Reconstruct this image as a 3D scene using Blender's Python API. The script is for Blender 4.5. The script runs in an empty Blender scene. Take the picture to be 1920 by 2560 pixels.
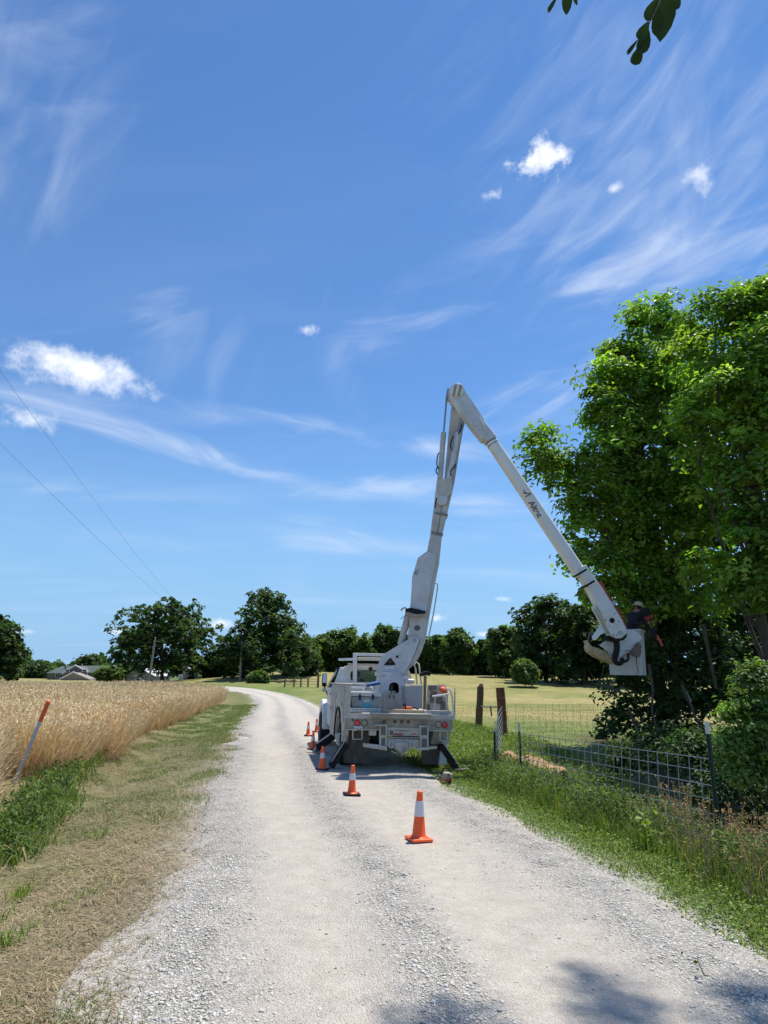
import bpy, bmesh, math, random
import numpy as np
from math import sin, cos, pi, radians, atan, sqrt
from mathutils import Vector, Matrix

random.seed(7)
rng = np.random.default_rng(11)
sc = bpy.context.scene

# ------------------------------------------------------------------ camera
F = 1600.0                       # focal length in photo pixels (photo 1920 x 2560)
PITCH = atan((1705 - 1280) / F)
ROLL = radians(1.2)
CAM_H = 1.8
Rc = Matrix.Rotation(pi / 2 + PITCH, 3, 'X') @ Matrix.Rotation(ROLL, 3, 'Z')
CAM = Vector((0, 0, CAM_H))
cd = bpy.data.cameras.new('camera')
cam = bpy.data.objects.new('camera', cd)
sc.collection.objects.link(cam)
cam.matrix_world = Matrix.Translation(CAM) @ Rc.to_4x4()
cd.sensor_fit = 'HORIZONTAL'
cd.sensor_width = 36.0
cd.lens = F / 1920 * 36.0
cd.clip_end = 6000
cd.clip_start = 0.05
sc.camera = cam

# ------------------------------------------------------------------ sun and sky
SUN = Vector((0.25, 0.26, 0.93)).normalized()
sun_el = math.asin(SUN.z)
sun_az = math.atan2(SUN.x, SUN.y)
sl = bpy.data.lights.new('sun', 'SUN')
sl.energy = 4.3
sl.angle = radians(0.53)
sl.color = (1.0, 0.955, 0.88)
so = bpy.data.objects.new('sun', sl)
so.rotation_euler = (-SUN).to_track_quat('-Z', 'Y').to_euler()
so.location = (0, 0, 40)
sc.collection.objects.link(so)

world = bpy.data.worlds.new('World')
sc.world = world
world.use_nodes = True
SKY_STRENGTH = 0.118
EXPOSURE = 0.42
sc.view_settings.view_transform = 'Standard'
sc.view_settings.look = 'None'
sc.view_settings.exposure = EXPOSURE
sc.view_settings.gamma = 1.0
sc.view_settings.use_curve_mapping = False
sc.render.engine = 'CYCLES'
sc.cycles.use_denoising = True
sc.cycles.max_bounces = 8
sc.cycles.transparent_max_bounces = 16
sc.cycles.sample_clamp_indirect = 6.0


def ray(px, py):
    return Rc @ Vector(((px - 960) / F, (1280 - py) / F, -1.0))


def W(px, py, Y):
    """point on the plane at forward distance Y seen at a photo pixel"""
    d = ray(px, py)
    return CAM + d * (Y / d.y)


def G(px, py, z=0.0):
    """point at height z seen at a photo pixel"""
    d = ray(px, py)
    return CAM + d * ((z - CAM_H) / d.z)


def build_world():
    nt = world.node_tree
    N = nt.nodes
    L = nt.links
    N.clear()

    def nd(t, **k):
        n = N.new(t)
        for a, b in k.items():
            setattr(n, a, b)
        return n

    def math_(op, a, b=None, c=None, clamp=False):
        n = nd('ShaderNodeMath', operation=op, use_clamp=clamp)
        for i, v in enumerate((a, b, c)):
            if v is None:
                continue
            if isinstance(v, (int, float)):
                n.inputs[i].default_value = v
            else:
                L.new(v, n.inputs[i])
        return n.outputs[0]

    def vmath(op, a, b=None):
        n = nd('ShaderNodeVectorMath', operation=op)
        for i, v in enumerate((a, b)):
            if v is None:
                continue
            if isinstance(v, (tuple, list, Vector)):
                n.inputs[i].default_value = tuple(v)
            else:
                L.new(v, n.inputs[i])
        return n

    def smooth(v, lo, hi):
        n = nd('ShaderNodeMapRange', interpolation_type='SMOOTHSTEP')
        L.new(v, n.inputs['Value'])
        n.inputs['From Min'].default_value = lo
        n.inputs['From Max'].default_value = hi
        return n.outputs['Result']

    tc = nd('ShaderNodeTexCoord')
    sky = nd('ShaderNodeTexSky', sky_type='NISHITA')
    sky.sun_disc = False
    sky.sun_elevation = sun_el
    sky.sun_rotation = sun_az
    sky.altitude = 200
    sky.air_density = 1.0
    sky.dust_density = 0.0
    sky.ozone_density = 3.0
    d = vmath('NORMALIZE', tc.outputs['Generated']).outputs[0]
    sep = nd('ShaderNodeSeparateXYZ')
    L.new(d, sep.inputs[0])
    zc = math_('ADD', math_('MAXIMUM', sep.outputs['Z'], 0.0), 0.12)
    comb = nd('ShaderNodeCombineXYZ')
    L.new(math_('DIVIDE', sep.outputs['X'], zc), comb.inputs[0])
    L.new(math_('DIVIDE', sep.outputs['Y'], zc), comb.inputs[1])
    plane = comb.outputs[0]

    # high thin cirrus: streaky noise on a plane overhead
    def cirrus(rot, scale, nscale, lo, hi, seed, dist):
        mp = nd('ShaderNodeMapping')
        mp.inputs['Rotation'].default_value = (0, 0, rot)
        mp.inputs['Scale'].default_value = scale
        mp.inputs['Location'].default_value = (seed, seed * 0.37, 0)
        L.new(plane, mp.inputs[0])
        ns = nd('ShaderNodeTexNoise')
        ns.inputs['Scale'].default_value = nscale
        ns.inputs['Detail'].default_value = 4
        ns.inputs['Roughness'].default_value = 0.55
        ns.inputs['Distortion'].default_value = dist
        L.new(mp.outputs[0], ns.inputs['Vector'])
        return smooth(ns.outputs['Fac'], lo, hi)
    c1 = cirrus(0.9, (0.8, 1.7, 1), 0.75, 0.47, 0.86, 3.1, 1.1)
    c2 = cirrus(-0.5, (0.6, 2.0, 1), 0.9, 0.50, 0.86, 9.7, 0.9)
    patch = cirrus(0.0, (1, 1, 1), 0.33, 0.40, 0.64, 5.2, 0.2)
    streak = cirrus(0.22, (0.4, 1.6, 1), 1.0, 0.52, 0.82, 1.4, 1.2)
    cir = math_('ADD', math_('MULTIPLY', math_('MAXIMUM', c1, c2), math_('MULTIPLY_ADD', patch, 0.8, 0.2)), math_('MULTIPLY', streak, 0.5), clamp=True)
    veil = math_('MULTIPLY', cir, 0.62)

    # small fair-weather cumulus, each in its own direction
    puffs = [((200, 928), 0.098, 0.030), ((75, 1048), 0.045, 0.016), ((1352, 408), 0.032, 0.027),
             ((1235, 487), 0.015, 0.010), ((1750, 440), 0.015, 0.020), ((765, 822), 0.019, 0.009),
             ((1258, 1497), 0.017, 0.006), ((1090, 1545), 0.016, 0.009),
             ((545, 1560), 0.030, 0.009), ((290, 1580), 0.022, 0.007), ((1205, 1585), 0.016, 0.005),
             ((60, 1580), 0.014, 0.005), ((925, 1605), 0.02, 0.014), ((1535, 470), 0.010, 0.007)]
    def ellipse(c, r, u, w, h, s3):
        """distance from direction c in units of the half axes w (along r) and h (along u)"""
        mp = nd('ShaderNodeMapping', vector_type='TEXTURE')
        mp.inputs['Location'].default_value = tuple(c)
        mp.inputs['Rotation'].default_value = tuple(Matrix((r, u, -c)).transposed().to_euler('XYZ'))
        mp.inputs['Scale'].default_value = (w, h, s3)
        L.new(d, mp.inputs[0])
        return vmath('LENGTH', mp.outputs[0]).outputs['Value']

    nz = nd('ShaderNodeTexNoise')
    nz.inputs['Scale'].default_value = 34
    nz.inputs['Detail'].default_value = 6
    nz.inputs['Roughness'].default_value = 0.62
    L.new(d, nz.inputs['Vector'])
    nzc = math_('SUBTRACT', nz.outputs['Fac'], 0.5)
    total = None
    for pi_, (pp, w, h) in enumerate(puffs):
        c = ray(*pp).normalized()
        r = Vector((c.y, -c.x, 0)).normalized()
        u = r.cross(c)
        rr = ellipse(c, r, u, w, h, 0.1)
        fac = math_('MULTIPLY', smooth(math_('MULTIPLY_ADD', nzc, 1.9 if pi_ == 0 else 3.4, math_('MULTIPLY', rr, -1)), -1.15, 0.0 if pi_ in (0, 2) else 0.3), 1.0 if pi_ in (0, 2) else 0.72)
        total = fac if total is None else math_('MAXIMUM', total, fac)
    # long wisps of cirrus, each with its own direction, length, width and slant
    wisps = [((1480, 690), 0.38, 0.045, 6, .75), ((1700, 500), 0.20, 0.15, 20, .34), ((1620, 150), 0.34, 0.20, 20, .22), ((395, 790), 0.06, 0.06, 30, .42), ((520, 870), 0.08, 0.09, 20, .24),
             ((400, 1100), 0.26, 0.020, -9, .95), ((860, 1083), 0.25, 0.020, -6, .9), ((1385, 975), 0.17, 0.034, 22, .9), ((300, 1010), 0.24, 0.022, 3, .35), ((930, 1225), 0.19, 0.02, 6, .85),
             ((1190, 1260), 0.15, 0.02, -3, .85), ((830, 1340), 0.16, 0.026, -6, .85), ((860, 1375), 0.12, 0.012, 2, .45), ((90, 1225), 0.14, 0.022, 4, .30), ((1180, 1345), 0.10, 0.014, -5, .30), ((30, 300), 0.13, 0.16, 25, .36), ((130, 130), 0.10, 0.10, 40, .25),
             ((850, 940), 0.03, 0.12, 12, .25), ((1680, 430), 0.08, 0.14, -28, .28), ((1450, 560), 0.30, 0.05, 12, .28), ((1600, 685), 0.24, 0.03, 4, .6), ((230, 1330), 0.16, 0.016, -4, .22), ((1500, 850), 0.2, 0.04, 14, .30)]
    az = math_('ARCTAN2', sep.outputs['X'], sep.outputs['Y'])
    FANG = (-8, 8, 25, 75)
    fields = []
    for q, an in enumerate(FANG):
        ca, sa = cos(radians(an)), sin(radians(an))
        el = math_('ARCSINE', sep.outputs['Z'])
        a_ = math_('ADD', math_('MULTIPLY', az, ca), math_('MULTIPLY', el, sa))
        b_ = math_('SUBTRACT', math_('MULTIPLY', el, ca), math_('MULTIPLY', az, sa))
        cb = nd('ShaderNodeCombineXYZ')
        L.new(math_('MULTIPLY', a_, 5.0), cb.inputs[0])
        L.new(math_('MULTIPLY', b_, 22.0 if q < 3 else 12.0), cb.inputs[1])
        cb.inputs[2].default_value = q * 7.3
        nn = nd('ShaderNodeTexNoise')
        nn.inputs['Scale'].default_value = 1.0
        nn.inputs['Detail'].default_value = 5
        nn.inputs['Roughness'].default_value = 0.55
        nn.inputs['Distortion'].default_value = 0.7
        L.new(cb.outputs[0], nn.inputs['Vector'])
        fields.append(nn.outputs['Fac'])
    wis = None
    for i, (pp, w, h, ang, op) in enumerate(wisps):
        c = ray(*pp).normalized()
        r = Vector((c.y, -c.x, 0)).normalized()
        u = r.cross(c)
        r2 = r * cos(radians(ang)) + u * sin(radians(ang))
        u2 = u * cos(radians(ang)) - r * sin(radians(ang))
        rr = ellipse(c, r2, u2, w, h, 0.22)
        fld = fields[min(range(4), key=lambda q: abs((ang + (90 if h > w else 0)) - FANG[q]))]
        edge = smooth(math_('MULTIPLY_ADD', math_('SUBTRACT', fld, 0.5), 1.6, math_('MULTIPLY', rr, -1)), -1.25, 0.25)
        f = math_('MULTIPLY', math_('MULTIPLY', edge, smooth(fld, 0.30, 0.80)), op)
        f = math_('MULTIPLY', f, 0.72)
        wis = f if wis is None else math_('SUBTRACT', math_('ADD', wis, f), math_('MULTIPLY', wis, f))
    veil = math_('MAXIMUM', math_('MULTIPLY', veil, 0.45), wis, clamp=True)
    mix1 = nd('ShaderNodeMixRGB')
    hsv = nd('ShaderNodeHueSaturation')
    hsv.inputs['Saturation'].default_value = 1.24
    L.new(sky.outputs[0], hsv.inputs['Color'])
    L.new(veil, mix1.inputs[0])
    # clear blue air down to the horizon all round
    lowf = nd('ShaderNodeMixRGB')
    hz = nd('ShaderNodeMapRange', interpolation_type='SMOOTHSTEP')
    L.new(sep.outputs['Z'], hz.inputs['Value'])
    hz.inputs['From Min'].default_value = 0.0
    hz.inputs['From Max'].default_value = 0.42
    hz.inputs['To Min'].default_value = 0.93
    hz.inputs['To Max'].default_value = 0.0
    L.new(hz.outputs[0], lowf.inputs[0])
    L.new(hsv.outputs[0], lowf.inputs[1])
    lowf.inputs[2].default_value = (1.55, 3.25, 5.3, 1)
    lift = nd('ShaderNodeMixRGB')
    lift.blend_type = 'ADD'
    lift.inputs[0].default_value = 1.0
    lift.inputs[2].default_value = (0.22, 0.13, 0.12, 1)
    L.new(lowf.outputs[0], lift.inputs[1])
    L.new(lift.outputs[0], mix1.inputs[1])
    mix1.inputs[2].default_value = (5.4, 6.0, 7.0, 1)
    mix2 = nd('ShaderNodeMixRGB')
    L.new(math_('MULTIPLY', total, 0.92), mix2.inputs[0])
    L.new(mix1.outputs[0], mix2.inputs[1])
    mix2.inputs[2].default_value = (7.4, 7.6, 8.0, 1)
    bg = nd('ShaderNodeBackground')
    bg.inputs['Strength'].default_value = SKY_STRENGTH
    L.new(mix2.outputs[0], bg.inputs['Color'])
    out = nd('ShaderNodeOutputWorld')
    L.new(bg.outputs[0], out.inputs[0])


build_world()
world.cycles.sampling_method = 'MANUAL'
world.cycles.sample_map_resolution = 512

# ------------------------------------------------------------------ materials
MATS = {}


def material(name, color, rough=0.6, metal=0.0, var=0.12, scale=8.0, bump=0.0, bscale=None, color2=None, spec=0.4, coat=0.0, alpha=1.0, stretch=None):
    if name in MATS:
        return MATS[name]
    m = bpy.data.materials.new(name)
    m.use_nodes = True
    nt = m.node_tree
    b = nt.nodes['Principled BSDF']
    b.inputs['Roughness'].default_value = rough
    b.inputs['Metallic'].default_value = metal
    b.inputs['Specular IOR Level'].default_value = spec
    b.inputs['Coat Weight'].default_value = coat
    b.inputs['Alpha'].default_value = alpha
    tc = nt.nodes.new('ShaderNodeTexCoord')
    vec = tc.outputs['Object']
    if stretch:
        mp = nt.nodes.new('ShaderNodeMapping')
        mp.inputs['Scale'].default_value = stretch
        nt.links.new(vec, mp.inputs[0])
        vec = mp.outputs[0]
    ns = nt.nodes.new('ShaderNodeTexNoise')
    ns.inputs['Scale'].default_value = scale
    ns.inputs['Detail'].default_value = 7
    ns.inputs['Roughness'].default_value = 0.65
    nt.links.new(vec, ns.inputs['Vector'])
    rp = nt.nodes.new('ShaderNodeValToRGB')
    rp.color_ramp.elements[0].position = 0.32
    rp.color_ramp.elements[1].position = 0.68
    c2 = color2 or tuple(min(1, c * (1 + var)) for c in color)
    c1 = color if color2 else tuple(c * (1 - var) for c in color)
    rp.color_ramp.elements[0].color = (*c1, 1)
    rp.color_ramp.elements[1].color = (*c2, 1)
    nt.links.new(ns.outputs['Fac'], rp.inputs[0])
    nt.links.new(rp.outputs[0], b.inputs['Base Color'])
    if bump:
        nb = nt.nodes.new('ShaderNodeTexNoise')
        nb.inputs['Scale'].default_value = bscale or scale * 4
        nb.inputs['Detail'].default_value = 6
        nt.links.new(vec, nb.inputs['Vector'])
        bp = nt.nodes.new('ShaderNodeBump')
        bp.inputs['Strength'].default_value = bump
        bp.inputs['Distance'].default_value = 0.02
        nt.links.new(nb.outputs['Fac'], bp.inputs['Height'])
        nt.links.new(bp.outputs[0], b.inputs['Normal'])
    MATS[name] = m
    return m


def attr_material(name, transl=0.35, rough=0.55, spec=0.3, noise=0.0, nscale=3.0, bump=0.0, tint=(1.25, 1.5, 0.5)):
    """colour comes from the per-element colour attribute 'Col'"""
    m = bpy.data.materials.new(name)
    m.use_nodes = True
    nt = m.node_tree
    b = nt.nodes['Principled BSDF']
    out = nt.nodes['Material Output']
    at = nt.nodes.new('ShaderNodeAttribute')
    at.attribute_name = 'Col'
    col = at.outputs['Color']
    b.inputs['Roughness'].default_value = rough
    b.inputs['Specular IOR Level'].default_value = spec
    if noise:
        tc = nt.nodes.new('ShaderNodeTexCoord')
        last = None
        for s, amt in ((nscale, noise), (nscale * 9, noise), (nscale * 60, noise * 0.8)):
            ns = nt.nodes.new('ShaderNodeTexNoise')
            ns.inputs['Scale'].default_value = s
            ns.inputs['Detail'].default_value = 6
            ns.inputs['Roughness'].default_value = 0.7
            nt.links.new(tc.outputs['Object'], ns.inputs['Vector'])
            mr = nt.nodes.new('ShaderNodeMapRange')
            mr.inputs['From Min'].default_value = 0.3
            mr.inputs['From Max'].default_value = 0.7
            mr.inputs['To Min'].default_value = 1 - amt
            mr.inputs['To Max'].default_value = 1 + amt
            nt.links.new(ns.outputs['Fac'], mr.inputs['Value'])
            mx = nt.nodes.new('ShaderNodeVectorMath')
            mx.operation = 'SCALE'
            nt.links.new(col, mx.inputs[0])
            nt.links.new(mr.outputs[0], mx.inputs['Scale'])
            col = mx.outputs[0]
            last = ns
        if bump:
            bp = nt.nodes.new('ShaderNodeBump')
            bp.inputs['Strength'].default_value = bump
            bp.inputs['Distance'].default_value = 0.05
            nt.links.new(last.outputs['Fac'], bp.inputs['Height'])
            nt.links.new(bp.outputs[0], b.inputs['Normal'])
    nt.links.new(col, b.inputs['Base Color'])
    if transl:
        t = nt.nodes.new('ShaderNodeBsdfTranslucent')
        warm = nt.nodes.new('ShaderNodeMixRGB')
        warm.blend_type = 'MULTIPLY'
        warm.inputs[0].default_value = 1
        warm.inputs[2].default_value = (*tint, 1)
        nt.links.new(col, warm.inputs[1])
        nt.links.new(warm.outputs[0], t.inputs['Color'])
        mx = nt.nodes.new('ShaderNodeMixShader')
        mx.inputs[0].default_value = transl
        nt.links.new(b.outputs[0], mx.inputs[1])
        nt.links.new(t.outputs[0], mx.inputs[2])
        nt.links.new(mx.outputs[0], out.inputs['Surface'])
    return m


def glass_material():
    m = bpy.data.materials.new('tinted_glass')
    m.use_nodes = True
    nt = m.node_tree
    out = nt.nodes['Material Output']
    nt.nodes.remove(nt.nodes['Principled BSDF'])
    tr = nt.nodes.new('ShaderNodeBsdfTransparent')
    tr.inputs[0].default_value = (0.74, 0.86, 0.78, 1)
    gl = nt.nodes.new('ShaderNodeBsdfGlossy')
    gl.inputs['Roughness'].default_value = 0.03
    fr = nt.nodes.new('ShaderNodeFresnel')
    fr.inputs[0].default_value = 1.5
    mx = nt.nodes.new('ShaderNodeMixShader')
    nt.links.new(fr.outputs[0], mx.inputs[0])
    nt.links.new(tr.outputs[0], mx.inputs[1])
    nt.links.new(gl.outputs[0], mx.inputs[2])
    nt.links.new(mx.outputs[0], out.inputs['Surface'])
    return m


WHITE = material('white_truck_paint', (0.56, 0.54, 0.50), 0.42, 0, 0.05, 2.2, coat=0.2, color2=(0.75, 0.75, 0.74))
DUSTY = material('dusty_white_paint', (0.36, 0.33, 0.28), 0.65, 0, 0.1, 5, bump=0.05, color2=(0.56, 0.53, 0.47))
DIRTY = material('dirty_painted_steel', (0.25, 0.215, 0.165), 0.75, 0, 0.1, 6, bump=0.08, color2=(0.40, 0.36, 0.29))
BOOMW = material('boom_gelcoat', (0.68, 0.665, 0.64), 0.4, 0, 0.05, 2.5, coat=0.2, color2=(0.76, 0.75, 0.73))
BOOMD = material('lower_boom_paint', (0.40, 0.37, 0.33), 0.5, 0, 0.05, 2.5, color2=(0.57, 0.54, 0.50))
LAV = material('lavender_shade_paint', (0.46, 0.455, 0.46), 0.45, 0, 0.04, 2.6, color2=(0.63, 0.635, 0.66))  # white paint with the lavender cast of skylit shade mixed into its colour
BLACK = material('black_steel', (0.012, 0.012, 0.013), 0.65, 0, 0.3, 6, spec=0.25)
STEEL = material('bare_steel', (0.32, 0.32, 0.33), 0.35, 0.8, 0.15, 12)
RUBBER = material('black_rubber', (0.018, 0.017, 0.016), 0.85, 0, 0.3, 12, bump=0.1)
MUD = material('dusty_rubber_flap', (0.075, 0.07, 0.062), 0.85, 0, 0.2, 5, bump=0.15, color2=(0.17, 0.15, 0.125), stretch=(2, 2, 0.8))
GREY = material('grey_plastic', (0.26, 0.28, 0.29), 0.5, 0, 0.08, 8)
GREYBLUE = material('grey_bin_paint', (0.24, 0.26, 0.30), 0.5, 0, 0.08, 5, color2=(0.32, 0.34, 0.37))
LGREY = material('light_grey_paint', (0.47, 0.48, 0.48), 0.5, 0, 0.06, 8)
BLUE = material('blue_plastic', (0.015, 0.09, 0.30), 0.4, 0, 0.1, 6)
TEAL = material('teal_print', (0.05, 0.33, 0.48), 0.5, 0, 0.15, 30)
RED = material('red_lens', (0.75, 0.03, 0.03), 0.2, 0, 0.15, 60, coat=0.5)
ORANGE = material('cone_orange', (0.85, 0.10, 0.015), 0.45, 0, 0.07, 6, color2=(0.92, 0.14, 0.03))
REFL = material('reflective_collar', (0.62, 0.60, 0.64), 0.4, 0, 0.07, 25)
SAWORANGE = material('saw_orange', (0.72, 0.11, 0.03), 0.45, 0, 0.12, 20)
DULLORANGE = material('orange_fibreglass', (0.42, 0.055, 0.02), 0.5, 0, 0.12, 10)
TAN = material('tan_plastic', (0.42, 0.28, 0.13), 0.7, 0, 0.2, 9, color2=(0.55, 0.45, 0.30))
WOODG = material('grey_wood', (0.16, 0.13, 0.105), 0.85, 0, 0.25, 20, bump=0.3, stretch=(6, 6, 0.8), color2=(0.28, 0.24, 0.19))
WOODB = material('brown_post_wood', (0.085, 0.05, 0.03), 0.9, 0, 0.3, 14, bump=0.6, stretch=(5, 5, 0.7), color2=(0.20, 0.115, 0.07))
WOODR = material('red_post_wood', (0.13, 0.045, 0.02), 0.9, 0, 0.3, 14, bump=0.6, stretch=(5, 5, 0.7), color2=(0.27, 0.11, 0.05))
BOARD = material('bed_board', (0.30, 0.235, 0.155), 0.8, 0, 0.2, 12, bump=0.2, stretch=(1, 8, 8), color2=(0.42, 0.34, 0.24))
GALV = material('galvanised_wire', (0.30, 0.31, 0.32), 0.55, 0.5, 0.25, 12)
POSTG = material('green_post_paint', (0.02, 0.055, 0.035), 0.55, 0, 0.2, 10)
POSTW = material('white_post_tip', (0.62, 0.62, 0.6), 0.6, 0, 0.1, 14)
BAG = material('brown_canvas', (0.13, 0.09, 0.075), 0.9, 0, 0.3, 14, bump=0.3, color2=(0.22, 0.165, 0.14))
NAVY = material('dark_shirt_cloth', (0.022, 0.022, 0.032), 0.9, 0, 0.3, 10, bump=0.2)
SKIN = material('skin', (0.38, 0.17, 0.11), 0.55, 0, 0.1, 20)
HATTAN = material('tan_hard_hat', (0.50, 0.40, 0.26), 0.5, 0, 0.1, 12)
BARK = material('tree_bark', (0.055, 0.042, 0.03), 0.95, 0, 0.3, 10, bump=0.7, stretch=(3, 3, 0.6), color2=(0.14, 0.115, 0.085))
POLEW = material('weathered_pole', (0.22, 0.19, 0.15), 0.9, 0, 0.2, 6, color2=(0.32, 0.28, 0.23), stretch=(4, 4, 0.4))
SOIL = material('orange_clay_soil', (0.30, 0.17, 0.085), 0.95, 0, 0.25, 5, bump=0.8, bscale=14, color2=(0.46, 0.30, 0.175))
ROOFG = material('green_shingles', (0.055, 0.085, 0.075), 0.9, 0, 0.15, 3, color2=(0.085, 0.12, 0.105))
BRICK = material('brown_siding', (0.16, 0.125, 0.105), 0.9, 0, 0.15, 2, color2=(0.22, 0.18, 0.15))
STONE_B = material('pale_gable_siding', (0.30, 0.26, 0.22), 0.9, 0, 0.12, 2)
DARKWIN = material('dark_window', (0.02, 0.024, 0.03), 0.15, 0, 0.2, 3)
TRIM = material('white_trim', (0.7, 0.7, 0.68), 0.6, 0, 0.05, 4)
METALW = material('white_sheet_metal', (0.62, 0.63, 0.64), 0.5, 0.1, 0.05, 1)
METALG = material('grey_sheet_metal', (0.24, 0.26, 0.29), 0.6, 0.1, 0.08, 1)
GLASS = glass_material()
LEAF = attr_material('leaf', 0.5, 0.5, 0.35)
BLADE = attr_material('grass_blade', 0.30, 0.6, 0.25, tint=(1.4, 1.45, 0.6))
DRY = attr_material('dry_straw', 0.22, 0.75, 0.15, tint=(1.3, 1.24, 0.85))
STONEM = attr_material('limestone', 0.0, 0.85, 0.2, noise=0.12, nscale=6)
GROUND = attr_material('ground_cover', 0.0, 0.95, 0.1, noise=0.20, nscale=0.5, bump=0.6)


# ------------------------------------------------------------------ mesh helpers
class MB:
    def __init__(self):
        self.v = []
        self.f = []

    def add(self, vs, fs):
        o = len(self.v)
        self.v += [tuple(p) for p in vs]
        self.f += [tuple(i + o for i in f) for f in fs]
        return self

    def box(self, c, s, M=None):
        x, y, z = s[0] / 2, s[1] / 2, s[2] / 2
        vs = [Vector((c[0] + a * x, c[1] + b * y, c[2] + d * z)) for d in (-1, 1) for (a, b) in ((-1, -1), (1, -1), (1, 1), (-1, 1))]
        if M is not None:
            vs = [M @ p for p in vs]
        return self.add(vs, [(3, 2, 1, 0), (4, 5, 6, 7), (0, 1, 5, 4), (1, 2, 6, 5), (2, 3, 7, 6), (3, 0, 4, 7)])

    def prism(self, front, back):
        n = len(front)
        fs = [tuple(range(n)), tuple(range(2 * n - 1, n - 1, -1))]
        fs += [(i, i + n, (i + 1) % n + n, (i + 1) % n) for i in range(n)]
        return self.add(list(front) + list(back), fs)

    def ring(self, of, inn, ob, inb):
        n = len(of)
        fs = []
        for i in range(n):
            j = (i + 1) % n
            fs += [(i, j, n + j, n + i), (2 * n + i, 3 * n + i, 3 * n + j, 2 * n + j),
                   (i, 2 * n + i, 2 * n + j, j), (n + i, n + j, 3 * n + j, 3 * n + i)]
        return self.add(list(of) + list(inn) + list(ob) + list(inb), fs)

    def tube(self, pts, r, n=8, caps=True):
        pts = [Vector(p) for p in pts]
        k = len(pts)
        rs = r if isinstance(r, (list, tuple)) else [r] * k
        vs = []
        fs = []
        up = None
        for i, p in enumerate(pts):
            t = (pts[min(i + 1, k - 1)] - pts[max(i - 1, 0)]).normalized()
            if up is None:
                up = t.orthogonal().normalized()
            up = (up - t * up.dot(t))
            up = up.normalized() if up.length > 1e-6 else t.orthogonal().normalized()
            s = t.cross(up)
            for j in range(n):
                a = 2 * pi * j / n
                vs.append(p + (up * cos(a) + s * sin(a)) * rs[i])
        for i in range(k - 1):
            for j in range(n):
                a = i * n + j
                b = i * n + (j + 1) % n
                fs.append((a, b, b + n, a + n))
        if caps:
            fs.append(tuple(range(n - 1, -1, -1)))
            fs.append(tuple(range((k - 1) * n, k * n)))
        return self.add(vs, fs)

    def lathe(self, prof, c=(0, 0, 0), n=24, M=None):
        vs = []
        fs = []
        k = len(prof)
        for (r, z) in prof:
            for j in range(n):
                a = 2 * pi * j / n
                p = Vector((c[0] + r * cos(a), c[1] + r * sin(a), c[2] + z))
                vs.append(M @ p if M is not None else p)
        for i in range(k - 1):
            for j in range(n):
                a = i * n + j
                b = i * n + (j + 1) % n
                fs.append((a, b, b + n, a + n))
        fs.append(tuple(range(n - 1, -1, -1)))
        fs.append(tuple(range((k - 1) * n, k * n)))
        return self.add(vs, fs)

    def beam(self, p0, p1, w, d, side, w1=None, d1=None, rad=0.0, seg=4):
        """box-section beam from p0 to p1; side = direction of its depth d; corners rounded by rad"""
        p0, p1 = Vector(p0), Vector(p1)
        t = (p1 - p0).normalized()
        sd = (Vector(side) - t * Vector(side).dot(t)).normalized()
        u = t.cross(sd)
        vs = []
        for (p, ww, dd) in ((p0, w, d), (p1, w1 or w, d1 or d)):
            if rad <= 0:
                loop = [(-1, -1), (1, -1), (1, 1), (-1, 1)]
                pts = [(a * ww / 2, b * dd / 2) for a, b in loop]
            else:
                r = min(rad, ww / 2 * 0.99, dd / 2 * 0.99)
                pts = []
                for q, (a, b) in enumerate(((1, 1), (-1, 1), (-1, -1), (1, -1))):
                    for s in range(seg + 1):
                        an = q * pi / 2 + s / seg * pi / 2
                        pts.append((a * (ww / 2 - r) + r * cos(an), b * (dd / 2 - r) + r * sin(an)))
            vs += [p + u * a + sd * b for a, b in pts]
        n = len(vs) // 2
        fs = [tuple(range(n - 1, -1, -1)), tuple(range(n, 2 * n))] + [(i, (i + 1) % n, (i + 1) % n + n, i + n) for i in range(n)]
        return self.add(vs, fs)

    def mesh(self, name):
        me = bpy.data.meshes.new(name)
        me.from_pydata(self.v, [], self.f)
        bm = bmesh.new()
        bm.from_mesh(me)
        bmesh.ops.recalc_face_normals(bm, faces=bm.faces)
        bm.to_mesh(me)
        bm.free()
        return me


def link(o):
    sc.collection.objects.link(o)
    return o


def put(name, mb, mat, parent=None, bevel=0.0, smooth=False, inv=None, loc=None, label=None):
    """one mesh object; coordinates are in the frame whose matrix is inverted by inv"""
    me = mb if isinstance(mb, bpy.types.Mesh) else mb.mesh(name)
    if mat is not None and not me.materials:
        me.materials.append(mat)
    if smooth:
        me.polygons.foreach_set('use_smooth', [True] * len(me.polygons))
    o = link(bpy.data.objects.new(name, me))
    if parent is not None:
        o.parent = parent
        if inv is not None:
            o.matrix_parent_inverse = inv
    if loc is not None:
        o.location = loc
    if bevel:
        b = o.modifiers.new('bevel', 'BEVEL')
        b.width = bevel
        b.segments = 2
        b.limit_method = 'ANGLE'
        b.angle_limit = radians(50)
    if smooth:
        try:
            me.set_sharp_from_angle(angle=radians(40))
        except Exception:
            pass
    if label:
        o['label'] = label
    return o


def tag(o, label, cat, group=None):
    o['label'] = label
    o['category'] = cat
    if group:
        o['group'] = group
    return o


def structure(o):
    o['kind'] = 'structure'
    return o


def stuff(o, label=None, cat=None):
    o['kind'] = 'stuff'
    if label:
        o['label'] = label
        o['category'] = cat
    return o


def thing(name, label, cat, loc=(0, 0, 0), group=None, M=None):
    e = bpy.data.objects.new(name, None)
    e.empty_display_size = 0.2
    link(e)
    e.matrix_world = M if M is not None else Matrix.Translation(Vector(loc))
    tag(e, label, cat, group)
    return e


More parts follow.
